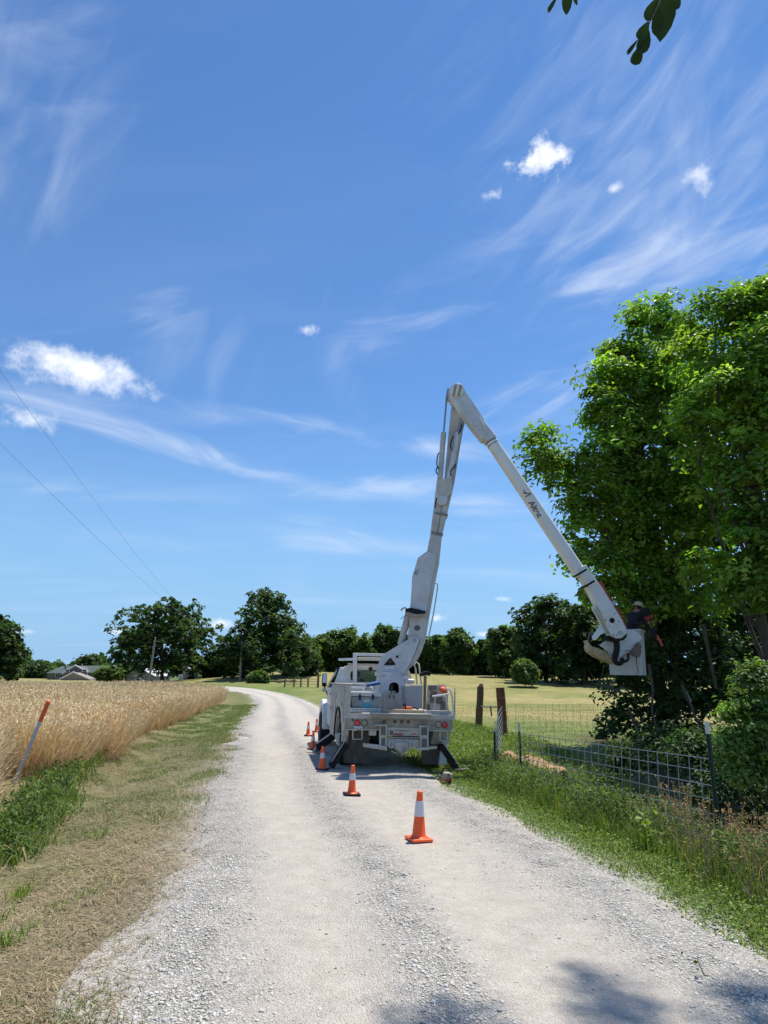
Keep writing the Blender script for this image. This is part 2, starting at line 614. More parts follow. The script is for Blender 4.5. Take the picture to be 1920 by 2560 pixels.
def copy_tree(o, parent=None):
    c = link(o.copy())
    c.parent = parent
    for ch in o.children:
        d = copy_tree(ch, c)
        d.matrix_parent_inverse = ch.matrix_parent_inverse.copy()
    return c


def raw_mesh(name, verts, faces_flat, sizes, cols=None, smooth=False):
    """fast mesh from numpy arrays; cols is per vertex (n,3)"""
    me = bpy.data.meshes.new(name)
    nv = len(verts)
    me.vertices.add(nv)
    me.vertices.foreach_set('co', np.ascontiguousarray(verts, np.float32).ravel())
    nl = len(faces_flat)
    me.loops.add(nl)
    me.loops.foreach_set('vertex_index', np.ascontiguousarray(faces_flat, np.int32))
    me.polygons.add(len(sizes))
    st = np.zeros(len(sizes), np.int32)
    st[1:] = np.cumsum(sizes)[:-1]
    me.polygons.foreach_set('loop_start', st)
    if smooth:
        me.polygons.foreach_set('use_smooth', np.ones(len(sizes), bool))
    me.update(calc_edges=True)
    if cols is not None:
        a = me.color_attributes.new('Col', 'FLOAT_COLOR', 'POINT')
        c4 = np.ones((nv, 4), np.float32)
        c4[:, :3] = np.clip(cols, 0, 1)
        a.data.foreach_set('color', c4.ravel())
    return me


def sstep(x, a, b):
    t = np.clip((np.asarray(x, float) - a) / (b - a), 0, 1)
    return t * t * (3 - 2 * t)


def vnoise(x, y, seed=0):
    """cheap smooth value noise, roughly in -1..1"""
    x = np.asarray(x, float)
    y = np.asarray(y, float)
    xi = np.floor(x)
    yi = np.floor(y)
    xf = x - xi
    yf = y - yi

    def h(a, b):
        s = np.sin(a * 127.1 + b * 311.7 + seed * 74.7) * 43758.5453
        return (s - np.floor(s)) * 2 - 1
    u = xf * xf * (3 - 2 * xf)
    v = yf * yf * (3 - 2 * yf)
    return (h(xi, yi) * (1 - u) + h(xi + 1, yi) * u) * (1 - v) + (h(xi, yi + 1) * (1 - u) + h(xi + 1, yi + 1) * u) * v


def fbm(x, y, seed=0, oct=3):
    r = 0
    for i in range(oct):
        r = r + vnoise(x * 2 ** i, y * 2 ** i, seed + i) / 2 ** i
    return r / 1.6


# ------------------------------------------------------------------ road line and terrain
ROAD_PTS = [(1.9, -14), (1.35, -4), (0.95, 3), (0.62, 5.3), (0.28, 7.5), (-0.15, 9.2), (-0.75, 12), (-1.2, 15), (-2.1, 20), (-3.2, 26), (-4.5, 34),
            (-5.9, 43), (-7.6, 53), (-9.3, 62), (-11.6, 70), (-15.5, 77), (-22, 82), (-32, 84.5), (-60, 87), (-110, 90)]


def catmull(pts, step):
    out = []
    P = [np.array(p, float) for p in pts]
    P = [2 * P[0] - P[1]] + P + [2 * P[-1] - P[-2]]
    for i in range(1, len(P) - 2):
        n = max(2, int(np.linalg.norm(P[i + 1] - P[i]) / step))
        for k in range(n):
            t = k / n
            a, b, c, d = P[i - 1], P[i], P[i + 1], P[i + 2]
            out.append(0.5 * ((2 * b) + (c - a) * t + (2 * a - 5 * b + 4 * c - d) * t * t + (3 * b - a - 3 * c + d) * t ** 3))
    out.append(P[-2])
    return np.array(out)


RL = catmull(ROAD_PTS, 0.3)
RT = np.gradient(RL, axis=0)
RT /= np.linalg.norm(RT, axis=1)[:, None]
RN = np.stack([RT[:, 1], -RT[:, 0]], 1)         # right-hand normal
RS = np.concatenate([[0], np.cumsum(np.linalg.norm(np.diff(RL, axis=0), axis=1))])
HALF = 2.2
S0 = float(RS[np.argmin(np.abs(RL[:, 1] - 3.0))])    # arc length where y is about 3
_RLc = RL[::2]
_RNc = RN[::2]


def lateral(x, y):
    """signed distance to the road centre line, + on the right-hand side"""
    x = np.atleast_1d(np.asarray(x, float))
    y = np.atleast_1d(np.asarray(y, float))
    out = np.empty(len(x))
    for s in range(0, len(x), 4000):
        xx = x[s:s + 4000, None] - _RLc[None, :, 0]
        yy = y[s:s + 4000, None] - _RLc[None, :, 1]
        dd = xx * xx + yy * yy
        k = dd.argmin(1)
        r = np.arange(len(k))
        lat = xx[r, k] * _RNc[k, 0] + yy[r, k] * _RNc[k, 1]
        out[s:s + 4000] = np.sign(lat + 1e-9) * np.sqrt(dd[r, k])
    return out


def base_z(x, y):
    x = np.asarray(x, float)
    y = np.asarray(y, float)
    rise = sstep(y, 58, 132)
    return rise * (1.0 + 2.5 * sstep(x, -45, -15)) + 0.0035 * np.clip(y - 132, 0, 300)


def terrain(x, y, d=None):
    x = np.atleast_1d(np.asarray(x, float))
    y = np.atleast_1d(np.asarray(y, float))
    if d is None:
        d = lateral(x, y)
    z = base_z(x, y)
    a = np.abs(d)
    z = z + 0.045 * (1 - np.clip(a / HALF, 0, 1) ** 2) - 0.03
    z = z + 0.0 * x
    # left ditch with the wheat bank behind it
    near = 1 - sstep(y, 45, 60)
    z = z - near * (1 - .75 * sstep(y, 13, 28)) * (0.26 * np.exp(-((d + 4.0) / 0.75) ** 2)) * (d < 0)
    # right verge drops gently towards the fence, a hollow under the trees
    rr = sstep(d, 2.2, 4.2) * (1 - sstep(y, 15, 26))
    z = z - 0.16 * rr
    z = z - 0.75 * sstep(d, 4.2, 6.5) * (1 - sstep(y, 13, 22))
    off = sstep(a, 2.4, 4.0)
    z = z + off * (0.05 * vnoise(x * 0.9, y * 0.9, 3) + 0.02 * vnoise(x * 3, y * 3, 4)) * (1 - sstep(y, 14, 26) * (d < 0) * (d > -7))
    return z


def gz(x, y):
    return float(terrain([x], [y])[0])


# ground sheet, fine near the camera and coarse to the horizon
def build_ground():
    nx, ny = 260, 340
    u = np.linspace(-1, 1, nx)
    xs = 10 * np.sinh(u * 5.55) / np.sinh(1.0) * 0.45
    xs = xs / xs.max() * 900
    v = np.linspace(0, 1, ny)
    ys = -30 + 34 * v + 0.65 * (np.exp(v * 7.6) - 1)
    X, Y = np.meshgrid(xs, ys)
    x = X.ravel()
    y = Y.ravel()
    d = lateral(x, y)
    z = terrain(x, y, d)
    z = np.where(np.abs(d) < HALF + 0.05, z - 0.05, z)
    n1 = fbm(x * 0.35, y * 0.35, 1)
    n2 = fbm(x * 1.3, y * 1.3, 2)
    n3 = fbm(x * 0.07, y * 0.07, 5)

    def c(r, g, b):
        return np.array([r, g, b])[None, :]

    def mix(a, b, t):
        return a * (1 - t[:, None]) + b * t[:, None]
    tan = c(0.25, 0.195, 0.115)
    green = c(0.085, 0.135, 0.035)
    bright = c(0.18, 0.225, 0.055)
    hay = c(0.32, 0.27, 0.115)
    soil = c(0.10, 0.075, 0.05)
    grav = c(0.44, 0.41, 0.37)
    far = c(0.10, 0.14, 0.045)
    col = np.repeat(far, len(x), 0)
    # right pasture: hay coloured with greener streaks, greener close by
    col_r = mix(np.repeat(hay, len(x), 0), np.repeat(c(0.16, 0.195, 0.06), len(x), 0), np.clip(0.30 + 0.75 * fbm(x * 0.05, y * 0.22, 9) + 0.5 * n1 + 0.3 * n3 + 0.9 * (1 - sstep(y, 22, 42)), 0, 1))
    col = mix(col, col_r, sstep(d, 2.0, 3.0) * (1 - sstep(y, 150, 200)))
    # green strip by the bend
    gs = sstep(d, 1.5, 2.5) * (1 - sstep(d, 8, 13)) * sstep(y, 34, 48)
    col = mix(col, np.repeat(c(0.13, 0.18, 0.05), len(x), 0), np.clip(gs * (0.75 + 0.4 * n1), 0, 1))
    # near right verge
    vr = sstep(d, 2.0, 2.4) * (1 - sstep(d, 5.0, 8.0)) * (1 - sstep(y, 30, 40))
    col = mix(col, mix(np.repeat(bright, len(x), 0), np.repeat(green, len(x), 0), np.clip(0.4 + n2, 0, 1)), vr)
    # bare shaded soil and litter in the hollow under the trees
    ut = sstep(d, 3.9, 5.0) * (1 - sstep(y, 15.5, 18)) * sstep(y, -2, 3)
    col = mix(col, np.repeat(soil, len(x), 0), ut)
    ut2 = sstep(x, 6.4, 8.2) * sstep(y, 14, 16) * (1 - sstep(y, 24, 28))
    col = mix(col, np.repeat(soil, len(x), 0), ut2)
    # left verge: mown, straw over green
    lv = sstep(-d, 1.9, 2.3) * (1 - sstep(-d, 9, 12))
    gl = np.clip(0.42 + 0.7 * n2 + 0.45 * sstep(y, 9, 22) - 0.35 * (1 - sstep(y, 5, 10)), 0, 0.85)
    gl = np.clip(gl * (0.55 + 0.75 * np.exp(-((d + 3.4) / 0.8) ** 2)), 0, .85)
    col = mix(col, mix(np.repeat(tan, len(x), 0), np.repeat(c(0.12, 0.15, 0.05), len(x), 0), gl), lv * (1 - sstep(y, 88, 95)))
    # under the wheat
    uw = sstep(-d, 4.8, 5.4) * (1 - sstep(y, 56, 66)) * (x < 0)
    col = mix(col, np.repeat(c(0.24, 0.19, 0.10), len(x), 0), uw)
    # gravel washed into both verges
    edge = np.clip(1 - (np.abs(d) - HALF + 0.1 - 0.35 * n2 - 0.15 * n1) / 0.5, 0, 1) * (np.abs(d) > 1)
    col = mix(col, np.repeat(grav, len(x), 0), np.clip(edge, 0, 1) * (1 - sstep(y, 60, 75)))
    idx = np.arange(nx * ny).reshape(ny, nx)
    f = np.stack([idx[:-1, :-1], idx[:-1, 1:], idx[1:, 1:], idx[1:, :-1]], -1).reshape(-1, 4)
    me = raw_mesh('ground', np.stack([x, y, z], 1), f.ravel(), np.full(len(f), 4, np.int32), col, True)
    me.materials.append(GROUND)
    structure(link(bpy.data.objects.new('ground', me)))


build_ground()


def road_material():
    m = bpy.data.materials.new('crushed_limestone_road')
    m.use_nodes = True
    nt = m.node_tree
    L = nt.links
    b = nt.nodes['Principled BSDF']
    b.inputs['Roughness'].default_value = 0.92
    b.inputs['Specular IOR Level'].default_value = 0.15
    uv = nt.nodes.new('ShaderNodeUVMap')
    tc = nt.nodes.new('ShaderNodeTexCoord')
    at = nt.nodes.new('ShaderNodeAttribute')
    at.attribute_name = 'loose'

    def noise(scale, detail=6, rough=0.65, vec=None):
        n = nt.nodes.new('ShaderNodeTexNoise')
        n.inputs['Scale'].default_value = scale
        n.inputs['Detail'].default_value = detail
        n.inputs['Roughness'].default_value = rough
        L.new(vec or tc.outputs['Object'], n.inputs['Vector'])
        return n.outputs['Fac']

    def vor(scale, feat='F1'):
        n = nt.nodes.new('ShaderNodeTexVoronoi')
        n.inputs['Scale'].default_value = scale
        n.feature = feat
        L.new(tc.outputs['Object'], n.inputs['Vector'])
        return n

    def mth(op, a, bb, clamp=False):
        n = nt.nodes.new('ShaderNodeMath')
        n.operation = op
        n.use_clamp = clamp
        for i, v in enumerate((a, bb)):
            if isinstance(v, (int, float)):
                n.inputs[i].default_value = v
            else:
                L.new(v, n.inputs[i])
        return n.outputs[0]

    def ramp(fac, stops):
        r = nt.nodes.new('ShaderNodeValToRGB')
        e = r.color_ramp.elements
        e[0].position, e[0].color = stops[0][0], (*stops[0][1], 1)
        e[1].position, e[1].color = stops[-1][0], (*stops[-1][1], 1)
        for p, c in stops[1:-1]:
            q = e.new(p)
            q.color = (*c, 1)
        L.new(fac, r.inputs[0])
        return r.outputs[0]
    v1 = vor(46)
    v2 = vor(85)
    loose = mth('MULTIPLY', at.outputs['Fac'], mth('MULTIPLY_ADD', noise(1.4), 1.2), True)
    loose = mth('ADD', mth('MULTIPLY', at.outputs['Fac'], 0.75), mth('MULTIPLY', mth('SUBTRACT', noise(2.2), 0.5), 0.9), True)
    fines = ramp(noise(5, 8, 0.7), [(0.3, (0.475, 0.42, 0.345)), (0.7, (0.60, 0.545, 0.465))])
    stone = ramp(v1.outputs['Color'], [(0.1, (0.29, 0.27, 0.245)), (0.5, (0.45, 0.42, 0.38)), (0.9, (0.68, 0.65, 0.60))])
    mx = nt.nodes.new('ShaderNodeMixRGB')
    L.new(loose, mx.inputs[0])
    L.new(fines, mx.inputs[1])
    L.new(stone, mx.inputs[2])
    # specks of dark grit in the fines
    spk = ramp(noise(160, 3, 0.8), [(0.36, (0.62, 0.61, 0.60)), (0.47, (1, 1, 1))])
    mm = nt.nodes.new('ShaderNodeMixRGB')
    mm.blend_type = 'MULTIPLY'
    mm.inputs[0].default_value = 0.75
    L.new(mx.outputs[0], mm.inputs[1])
    L.new(spk, mm.inputs[2])
    L.new(mm.outputs[0], b.inputs['Base Color'])
    hgt = mth('ADD', mth('MULTIPLY', mth('SUBTRACT', 0.6, v1.outputs['Distance']), mth('ADD', loose, 0.12)),
              mth('ADD', mth('MULTIPLY', mth('SUBTRACT', 0.6, v2.outputs['Distance']), mth('MULTIPLY_ADD', loose, 0.4)), mth('MULTIPLY', noise(120, 4), 0.25)))
    bp = nt.nodes.new('ShaderNodeBump')
    bp.inputs['Strength'].default_value = 1.0
    bp.inputs['Distance'].default_value = 0.022
    L.new(hgt, bp.inputs['Height'])
    L.new(bp.outputs[0], b.inputs['Normal'])
    return m


def looseness(d, s):
    """how much loose stone lies at lateral d: windrows between the wheel tracks"""
    w = 0.12 * vnoise(s * 0.22, d * 0 + 3.3, 8)
    d = d + w
    band = lambda c, k: np.exp(-((d - c) / k) ** 2)
    return np.clip(0.95 * band(-0.42, 0.30) + 1.0 * band(1.5, 0.42) + 1.0 * band(-1.95, 0.42) + 0.10 + 0.22 * fbm(d * 1.2, s * 0.5, 21), 0, 1)


def build_road():
    cols = 34
    n = len(RL)
    t = np.linspace(-1, 1, cols)
    jl = HALF + 0.22 * (1 - sstep(RS, S0 + 3, S0 + 7)) + 0.30 * vnoise(RS * 0.55, RS * 0, 31) + 0.24 * vnoise(RS * 1.9, RS * 0, 32)
    jr = HALF + 0.22 * vnoise(RS * 0.5, RS * 0, 41) + 0.16 * vnoise(RS * 1.7, RS * 0, 42)
    lat = np.where(t[None, :] < 0, t[None, :] * jl[:, None], t[None, :] * jr[:, None])
    x = RL[:, None, 0] + RN[:, None, 0] * lat
    y = RL[:, None, 1] + RN[:, None, 1] * lat
    s = np.repeat(RS[:, None], cols, 1)
    lo = looseness(lat, s)
    z = base_z(x, y) + 0.045 * (1 - np.clip(np.abs(lat) / HALF, 0, 1) ** 2) - 0.012
    z = z + 0.030 * lo - 0.012 + 0.008 * vnoise(x * 4, y * 4, 51)
    z[:, 0] -= 0.10
    z[:, -1] -= 0.10
    idx = np.arange(n * cols).reshape(n, cols)
    f = np.stack([idx[:-1, :-1], idx[:-1, 1:], idx[1:, 1:], idx[1:, :-1]], -1).reshape(-1, 4)
    me = raw_mesh('gravel_road', np.stack([x.ravel(), y.ravel(), z.ravel()], 1), f.ravel(), np.full(len(f), 4, np.int32), None, True)
    a = me.attributes.new('loose', 'FLOAT', 'POINT')
    a.data.foreach_set('value', lo.ravel().astype(np.float32))
    me.uv_layers.new(name='UVMap')
    me.materials.append(road_material())
    return structure(link(bpy.data.objects.new('gravel_road', me)))


road = build_road()


def road_point(lat, s):
    k = np.clip(np.searchsorted(RS, s), 1, len(RS) - 1)
    t = (s - RS[k - 1]) / (RS[k] - RS[k - 1])
    P = RL[k - 1] * (1 - t)[:, None] + RL[k] * t[:, None]
    N_ = RN[k - 1] * (1 - t)[:, None] + RN[k] * t[:, None]
    return P + N_ * lat[:, None]




# ------------------------------------------------------------------ stones on the road
def stone_template(seed, n=1):
    r = np.random.default_rng(seed)
    bm = bmesh.new()
    bmesh.ops.create_icosphere(bm, subdivisions=n, radius=1.0)
    for v in bm.verts:
        v.co *= 1 + r.uniform(-0.28, 0.22)
        v.co.z *= 0.62
        v.co.x *= 1.15
    v = np.array([p.co[:] for p in bm.verts])
    f = np.array([[q.index for q in p.verts] for p in bm.faces])
    bm.free()
    return v, f


def octa(seed):
    r = np.random.default_rng(seed)
    v = np.array([(1, 0, 0), (0, 1, 0), (-1, 0, 0), (0, -1, 0), (0, 0, .7), (0, 0, -.6)], float)
    v = v * (1 + r.uniform(-.3, .25, (6, 1))) + r.uniform(-.15, .15, (6, 3))
    f = np.array([(0, 1, 4), (1, 2, 4), (2, 3, 4), (3, 0, 4), (1, 0, 5), (2, 1, 5), (3, 2, 5), (0, 3, 5)])
    return v, f


def stone_cols(n):
    g = rng.normal(0.56, 0.08, n).clip(0.32, 0.74)
    warm = rng.uniform(0, 1, n)
    return np.stack([g * (1.0 + 0.03 * warm), g * (0.955 + 0.0 * warm), g * (0.86 - 0.09 * warm)], 1)


def scatter_lat(n, s0, s1, power, lo, hi):
    """positions on the road, denser near the camera and in the windrows"""
    out_l = []
    out_s = []
    need = n
    while need > 0:
        m = need * 3
        s = s0 + (s1 - s0) * rng.uniform(0, 1, m) ** power
        l = rng.uniform(lo, hi, m)
        keep = rng.uniform(0, 1, m) < (looseness(l, s) ** 2.2 + 0.004) * (1 - 0.5 * sstep(np.abs(l), HALF, HALF + 0.9))
        l, s = l[keep][:need], s[keep][:need]
        out_l.append(l)
        out_s.append(s)
        need -= len(l)
    return np.concatenate(out_l), np.concatenate(out_s)


def surf_z(x, y, l, s):
    z = base_z(x, y)
    on = np.abs(l) < HALF
    zr = z + 0.045 * (1 - np.clip(np.abs(l) / HALF, 0, 1) ** 2) - 0.024 + 0.030 * looseness(l, s) + 0.008 * vnoise(x * 4, y * 4, 51)
    return np.where(on, zr, terrain(x, y, l))


def build_stones():
    # the largest stones, one object each
    temps = []
    for k in range(8):
        v, f = stone_template(100 + k, 1)
        g = 0.42 + 0.03 * k
        me = raw_mesh('stone', v, f.ravel(), np.full(len(f), 3, np.int32), np.repeat([[g * 1.02, g * 0.98, g * 0.93]], len(v), 0), False)
        me.materials.append(STONEM)
        temps.append(me)
    l, s = scatter_lat(300, S0 + 0.6, S0 + 4.5, 1.8, -2.4, 2.5)
    P = road_point(l, s)
    z = surf_z(P[:, 0], P[:, 1], l, s)
    for i in range(300):
        o = link(bpy.data.objects.new('stone', temps[i % 8]))
        o.parent = road
        r = rng.uniform(0.011, 0.019)
        o.location = (P[i, 0], P[i, 1], z[i] + r * 0.15)
        o.scale = (r, r * rng.uniform(.75, 1), r * rng.uniform(.7, 1.1))
        o.rotation_euler = (rng.uniform(-.3, .3), rng.uniform(-.3, .3), rng.uniform(0, 6.28))
    vs, fs, cs = [], [], []
    off = 0
    for (n, s0, s1, pw, r0, r1, temp) in ((6500, S0 + 0.3, S0 + 5, 1.6, 0.005, 0.016, 'i'), (32000, S0 + 0.3, S0 + 15, 2.0, 0.005, 0.014, 'o')):
        l, s = scatter_lat(n, s0, s1, pw, -2.9, 3.0)
        P = road_point(l, s)
        z = surf_z(P[:, 0], P[:, 1], l, s)
        R_ = (r0 + (r1 - r0) * rng.uniform(0, 1, n) ** 2) * (1 + 0.02 * np.clip(P[:, 1] - 6, 0, 20))
        an = rng.uniform(0, 6.283, n)
        ca, sa = np.cos(an), np.sin(an)
        which = rng.integers(0, 5, n)
        cc = stone_cols(n)
        for k in range(5):
            v, f = stone_template(200 + k) if temp == 'i' else octa(300 + k)
            q = np.where(which == k)[0]
            vv = v[None] * R_[q][:, None, None] * np.array([1, .85, 1])[None, None]
            X = vv[:, :, 0] * ca[q][:, None] - vv[:, :, 1] * sa[q][:, None] + P[q, 0][:, None]
            Y = vv[:, :, 0] * sa[q][:, None] + vv[:, :, 1] * ca[q][:, None] + P[q, 1][:, None]
            Z = vv[:, :, 2] + z[q][:, None] + 0.02 * R_[q][:, None]
            vs.append(np.stack([X, Y, Z], -1).reshape(-1, 3))
            fs.append((f[None] + (np.arange(len(q)) * len(v))[:, None, None] + off).reshape(-1))
            cs.append(np.repeat(cc[q], len(v), 0))
            off += len(q) * len(v)
    F_ = np.concatenate(fs)
    me = raw_mesh('loose_gravel', np.concatenate(vs), F_, np.full(len(F_) // 3, 3, np.int32), np.concatenate(cs))
    me.materials.append(STONEM)
    o = link(bpy.data.objects.new('loose_gravel', me))
    o.parent = road
    stuff(o)


build_stones()


# ------------------------------------------------------------------ grass, straw and wheat
def blades(P, h, w, lean, az, col, curl=0.5, face=None):
    """bent grass blades: 5 vertices each (quad + tip)"""
    n = len(P)
    fa = rng.uniform(0, 6.283, n) if face is None else face
    side = np.stack([np.cos(fa), np.sin(fa), np.zeros(n)], 1) * (w / 2)[:, None]
    dirv = np.stack([np.cos(az), np.sin(az), np.zeros(n)], 1)
    mid = P + dirv * (h * lean * 0.35)[:, None] + np.array([0, 0, 1])[None] * (h * 0.55)[:, None]
    tz = h * np.sqrt(np.clip(1 - (lean * (0.6 + curl)) ** 2, 0.05, 1))
    tip = P + dirv * (h * lean * (0.8 + curl * 0.4))[:, None] + np.array([0, 0, 1])[None] * tz[:, None]
    V = np.stack([P - side, P + side, mid + side * 0.8, mid - side * 0.8, tip], 1).reshape(-1, 3)
    b = (np.arange(n) * 5)[:, None]
    q = b + np.array([0, 1, 2, 3])[None]
    t = b + np.array([3, 2, 4])[None]
    F_ = np.concatenate([q, t], 1).ravel()
    S_ = np.tile(np.array([4, 3], np.int32), n)
    return V, F_, S_, np.repeat(col, 5, 0)


def jitter_cols(n, palette, weights, var=0.18):
    k = rng.choice(len(palette), n, p=np.array(weights) / sum(weights))
    c = np.array(palette)[k]
    return c * (1 + rng.normal(0, var, (n, 1))).clip(0.5, 1.6) * (1 + rng.normal(0, 0.05, (n, 3)))


def merge(parts):
    V, F_, S_, C_ = [], [], [], []
    off = 0
    for v, f, s, c in parts:
        V.append(v)
        F_.append(f + off)
        S_.append(s)
        C_.append(c)
        off += len(v)
    return np.concatenate(V), np.concatenate(F_), np.concatenate(S_), np.concatenate(C_)


def stuff_mesh(name, parts, mat, label, cat):
    me = raw_mesh(name, *merge(parts))
    me.materials.append(mat)
    return stuff(link(bpy.data.objects.new(name, me)), label, cat)


def pts_lat(n, l0, l1, y0, y1, power=1.0, keepf=None):
    """random points by lateral offset from the road and forward distance"""
    ol, os_ = [], []
    need = n
    while need > 0:
        m = need * 2
        s = S0 + (y0 - 3) + (y1 - y0) * rng.uniform(0, 1, m) ** power
        l = rng.uniform(l0, l1, m)
        if keepf is not None:
            P = road_point(l, s)
            k = rng.uniform(0, 1, m) < keepf(P[:, 0], P[:, 1], l)
            l, s = l[k], s[k]
        l, s = l[:need], s[:need]
        ol.append(l)
        os_.append(s)
        need -= len(l)
    l = np.concatenate(ol)
    s = np.concatenate(os_)
    P = road_point(l, s)
    z = terrain(P[:, 0], P[:, 1], l)
    return np.stack([P[:, 0], P[:, 1], z], 1), l


def leaf_mesh(C, N, size, col, aspect=0.55, fold=0.18):
    """one small folded leaf (4 vertices, 2 triangles) per centre"""
    n = len(C)
    N = N / np.linalg.norm(N, axis=1)[:, None]
    r = rng.normal(0, 1, (n, 3))
    T = r - N * (r * N).sum(1)[:, None]
    T /= np.linalg.norm(T, axis=1)[:, None]
    B = np.cross(N, T)
    s = size[:, None] if np.ndim(size) else size
    base = C - T * s * 0.5
    tip = C + T * s * 0.5
    lf = C + B * s * aspect * 0.5 + N * s * fold
    rt = C - B * s * aspect * 0.5 + N * s * fold
    V = np.stack([base, rt, tip, lf], 1).reshape(-1, 3)
    b = (np.arange(n) * 4)[:, None]
    f = np.concatenate([b + np.array([0, 1, 2])[None], b + np.array([0, 2, 3])[None]], 1).ravel()
    return V, f, np.full(2 * n, 3, np.int32), np.repeat(col, 4, 0)


GREENS = [(0.13, 0.20, 0.035), (0.17, 0.25, 0.045), (0.22, 0.29, 0.06), (0.095, 0.15, 0.035)]
DRYS = [(0.31, 0.25, 0.155), (0.42, 0.345, 0.225), (0.215, 0.17, 0.10), (0.17, 0.185, 0.075)]


def build_grass():
    U = lambda a, b, n: rng.uniform(a, b, n)
    # right verge: short bright grass and clover
    P = []

    def clear_gravel(x, y, l):
        return sstep(l, 1.75, 2.5) * (0.25 + 0.75 * (fbm(x * 1.6, y * 1.6, 61) > -0.25)) + 0.02
    p, l = pts_lat(50000, 1.5, 4.0, 3.8, 17, 1.5, clear_gravel)
    n = len(p)
    h = U(0.02, 0.075, n) * (0.5 + 0.9 * sstep(l, 1.9, 3.0))
    P.append(blades(p, h, U(0.004, 0.010, n), U(0.2, 0.9, n), U(0, 6.28, n), jitter_cols(n, GREENS + [(0.24, 0.22, 0.08)], [3, 4, 3, 2, 1])))
    p, l = pts_lat(22000, 1.6, 8.0, 15, 36, 1.2, lambda x, y, l: sstep(l, 1.7, 2.3) + 0 * x)
    n = len(p)
    P.append(blades(p, U(0.08, 0.22, n), U(0.010, 0.022, n), U(0.2, 0.8, n), U(0, 6.28, n), jitter_cols(n, GREENS + [(0.26, 0.23, 0.09)], [3, 4, 3, 2, 1])))
    p, l = pts_lat(26000, 1.9, 3.9, 4.0, 17, 1.5, clear_gravel)
    n = len(p)
    p[:, 2] += U(0.01, 0.07, n) * (0.5 + 1.2 * sstep(l, 2.2, 3.2))
    P.append(leaf_mesh(p, rng.normal(0, .45, (n, 3)) + np.array([0, 0, 1.0])[None], U(0.015, 0.045, n), jitter_cols(n, [(0.14, 0.22, 0.045), (0.19, 0.27, 0.06), (0.10, 0.165, 0.04), (.25, .29, .09)], [3, 3, 2, 1]), aspect=.7))
    p, l = pts_lat(9000, 2.7, 7.5, 13, 34, 1.3)
    n = len(p)
    p[:, 2] += U(0.03, 0.22, n)
    P.append(leaf_mesh(p, rng.normal(0, .5, (n, 3)) + np.array([0, 0, 1.0])[None], U(0.05, 0.11, n), jitter_cols(n, [(0.14, 0.22, 0.045), (0.19, 0.27, 0.06), (0.10, 0.165, 0.04)], [3, 3, 2]), aspect=.6))
    stuff_mesh('verge_grass', P, BLADE, 'short bright green grass along the right edge of the road', 'grass')
    # tall grass along the fence
    P = []
    p, l = pts_lat(13000, 2.75, 4.1, 4.2, 15.5, 1.3, lambda x, y, l: sstep(l, 2.6, 3.3) + 0 * x)
    n = len(p)
    P.append(blades(p, U(0.12, 0.42, n), U(0.005, 0.011, n), U(0.1, 0.75, n), U(0, 6.28, n), jitter_cols(n, GREENS + [(0.25, 0.23, 0.08)], [3, 3, 3, 3, .6])))
    p, l = pts_lat(14000, 2.7, 4.2, 4.6, 15.5, 1.2, lambda x, y, l: sstep(l, 2.6, 3.2) * sstep(fbm(x * 1.7, y * 1.1, 83), -.35, .3))
    n = len(p)
    p[:, 2] += U(0.05, 0.5, n) * (0.5 + 0.5 * (fbm(p[:, 0] * 1.7, p[:, 1] * 1.1, 83) > 0))
    P.append(leaf_mesh(p, rng.normal(0, .6, (n, 3)) + np.array([0, 0, .8])[None], U(0.03, 0.075, n), jitter_cols(n, [(0.13, 0.20, 0.06), (0.17, 0.245, 0.075), (0.10, 0.16, 0.05), (.24, .25, .10)], [3, 3, 2, 1]), aspect=.4))
    p, l = pts_lat(420, 2.9, 4.3, 5.4, 15, 1.1)
    n = len(p)
    P.append(blades(p, U(0.5, 0.95, n), U(0.004, 0.008, n), U(0.1, 0.5, n), U(0, 6.28, n), jitter_cols(n, [(.36, .28, .14), (.28, .25, .10), (.20, .23, .08)], [2, 2, 2])))
    stuff_mesh('fence_line_grass', P, BLADE, 'tall rank green grass growing along the wire panel fence', 'grass')
    # pasture stubble in the middle distance
    p, l = pts_lat(22000, 6.0, 30, 19, 62, 1.1)
    k = p[:, 0] < 22
    p = p[k]
    n = len(p)
    hz = sstep(p[:, 1], 24, 38)[:, None]
    c = jitter_cols(n, [(0.13, 0.19, 0.045), (0.17, 0.22, 0.055)], [1, 1]) * (1 - hz) + jitter_cols(n, [(0.33, 0.27, 0.115), (0.22, 0.22, 0.07), (0.38, 0.31, 0.15)], [3, 2, 2]) * hz
    stuff_mesh('pasture_grass', [blades(p, U(0.04, 0.13, n), U(0.010, 0.022, n), U(0.2, 0.8, n), U(0, 6.28, n), c)], BLADE, 'cropped tan and green pasture grass beyond the wooden posts', 'grass')
    # left verge: straw clippings lying flat, green shoots in between
    P = []

    def straw_keep(x, y, l):
        return sstep(-l, 1.75 + 0.0 * l, 2.5) * (0.35 + 0.65 * (fbm(x * 1.5, y * 1.5, 71) > -0.3)) * 0.98 + 0.01
    p, l = pts_lat(90000, -5.2, -1.5, 3.2, 24, 1.9, straw_keep)
    n = len(p)
    L_ = U(0.03, 0.12, n)
    az = rng.normal(2.6, 1.3, n)
    side = np.stack([-np.sin(az), np.cos(az), np.zeros(n)], 1) * U(0.0008, 0.0019, n)[:, None] * (1 + 0.09 * p[:, 1:2])
    dr = np.stack([np.cos(az), np.sin(az), U(-0.12, 0.22, n)], 1) * L_[:, None]
    b0 = p + np.array([0, 0, 1])[None] * U(0.004, 0.03, n)[:, None]
    b1 = b0 + dr
    b1[:, 2] = np.maximum(b1[:, 2], p[:, 2] + 0.003)
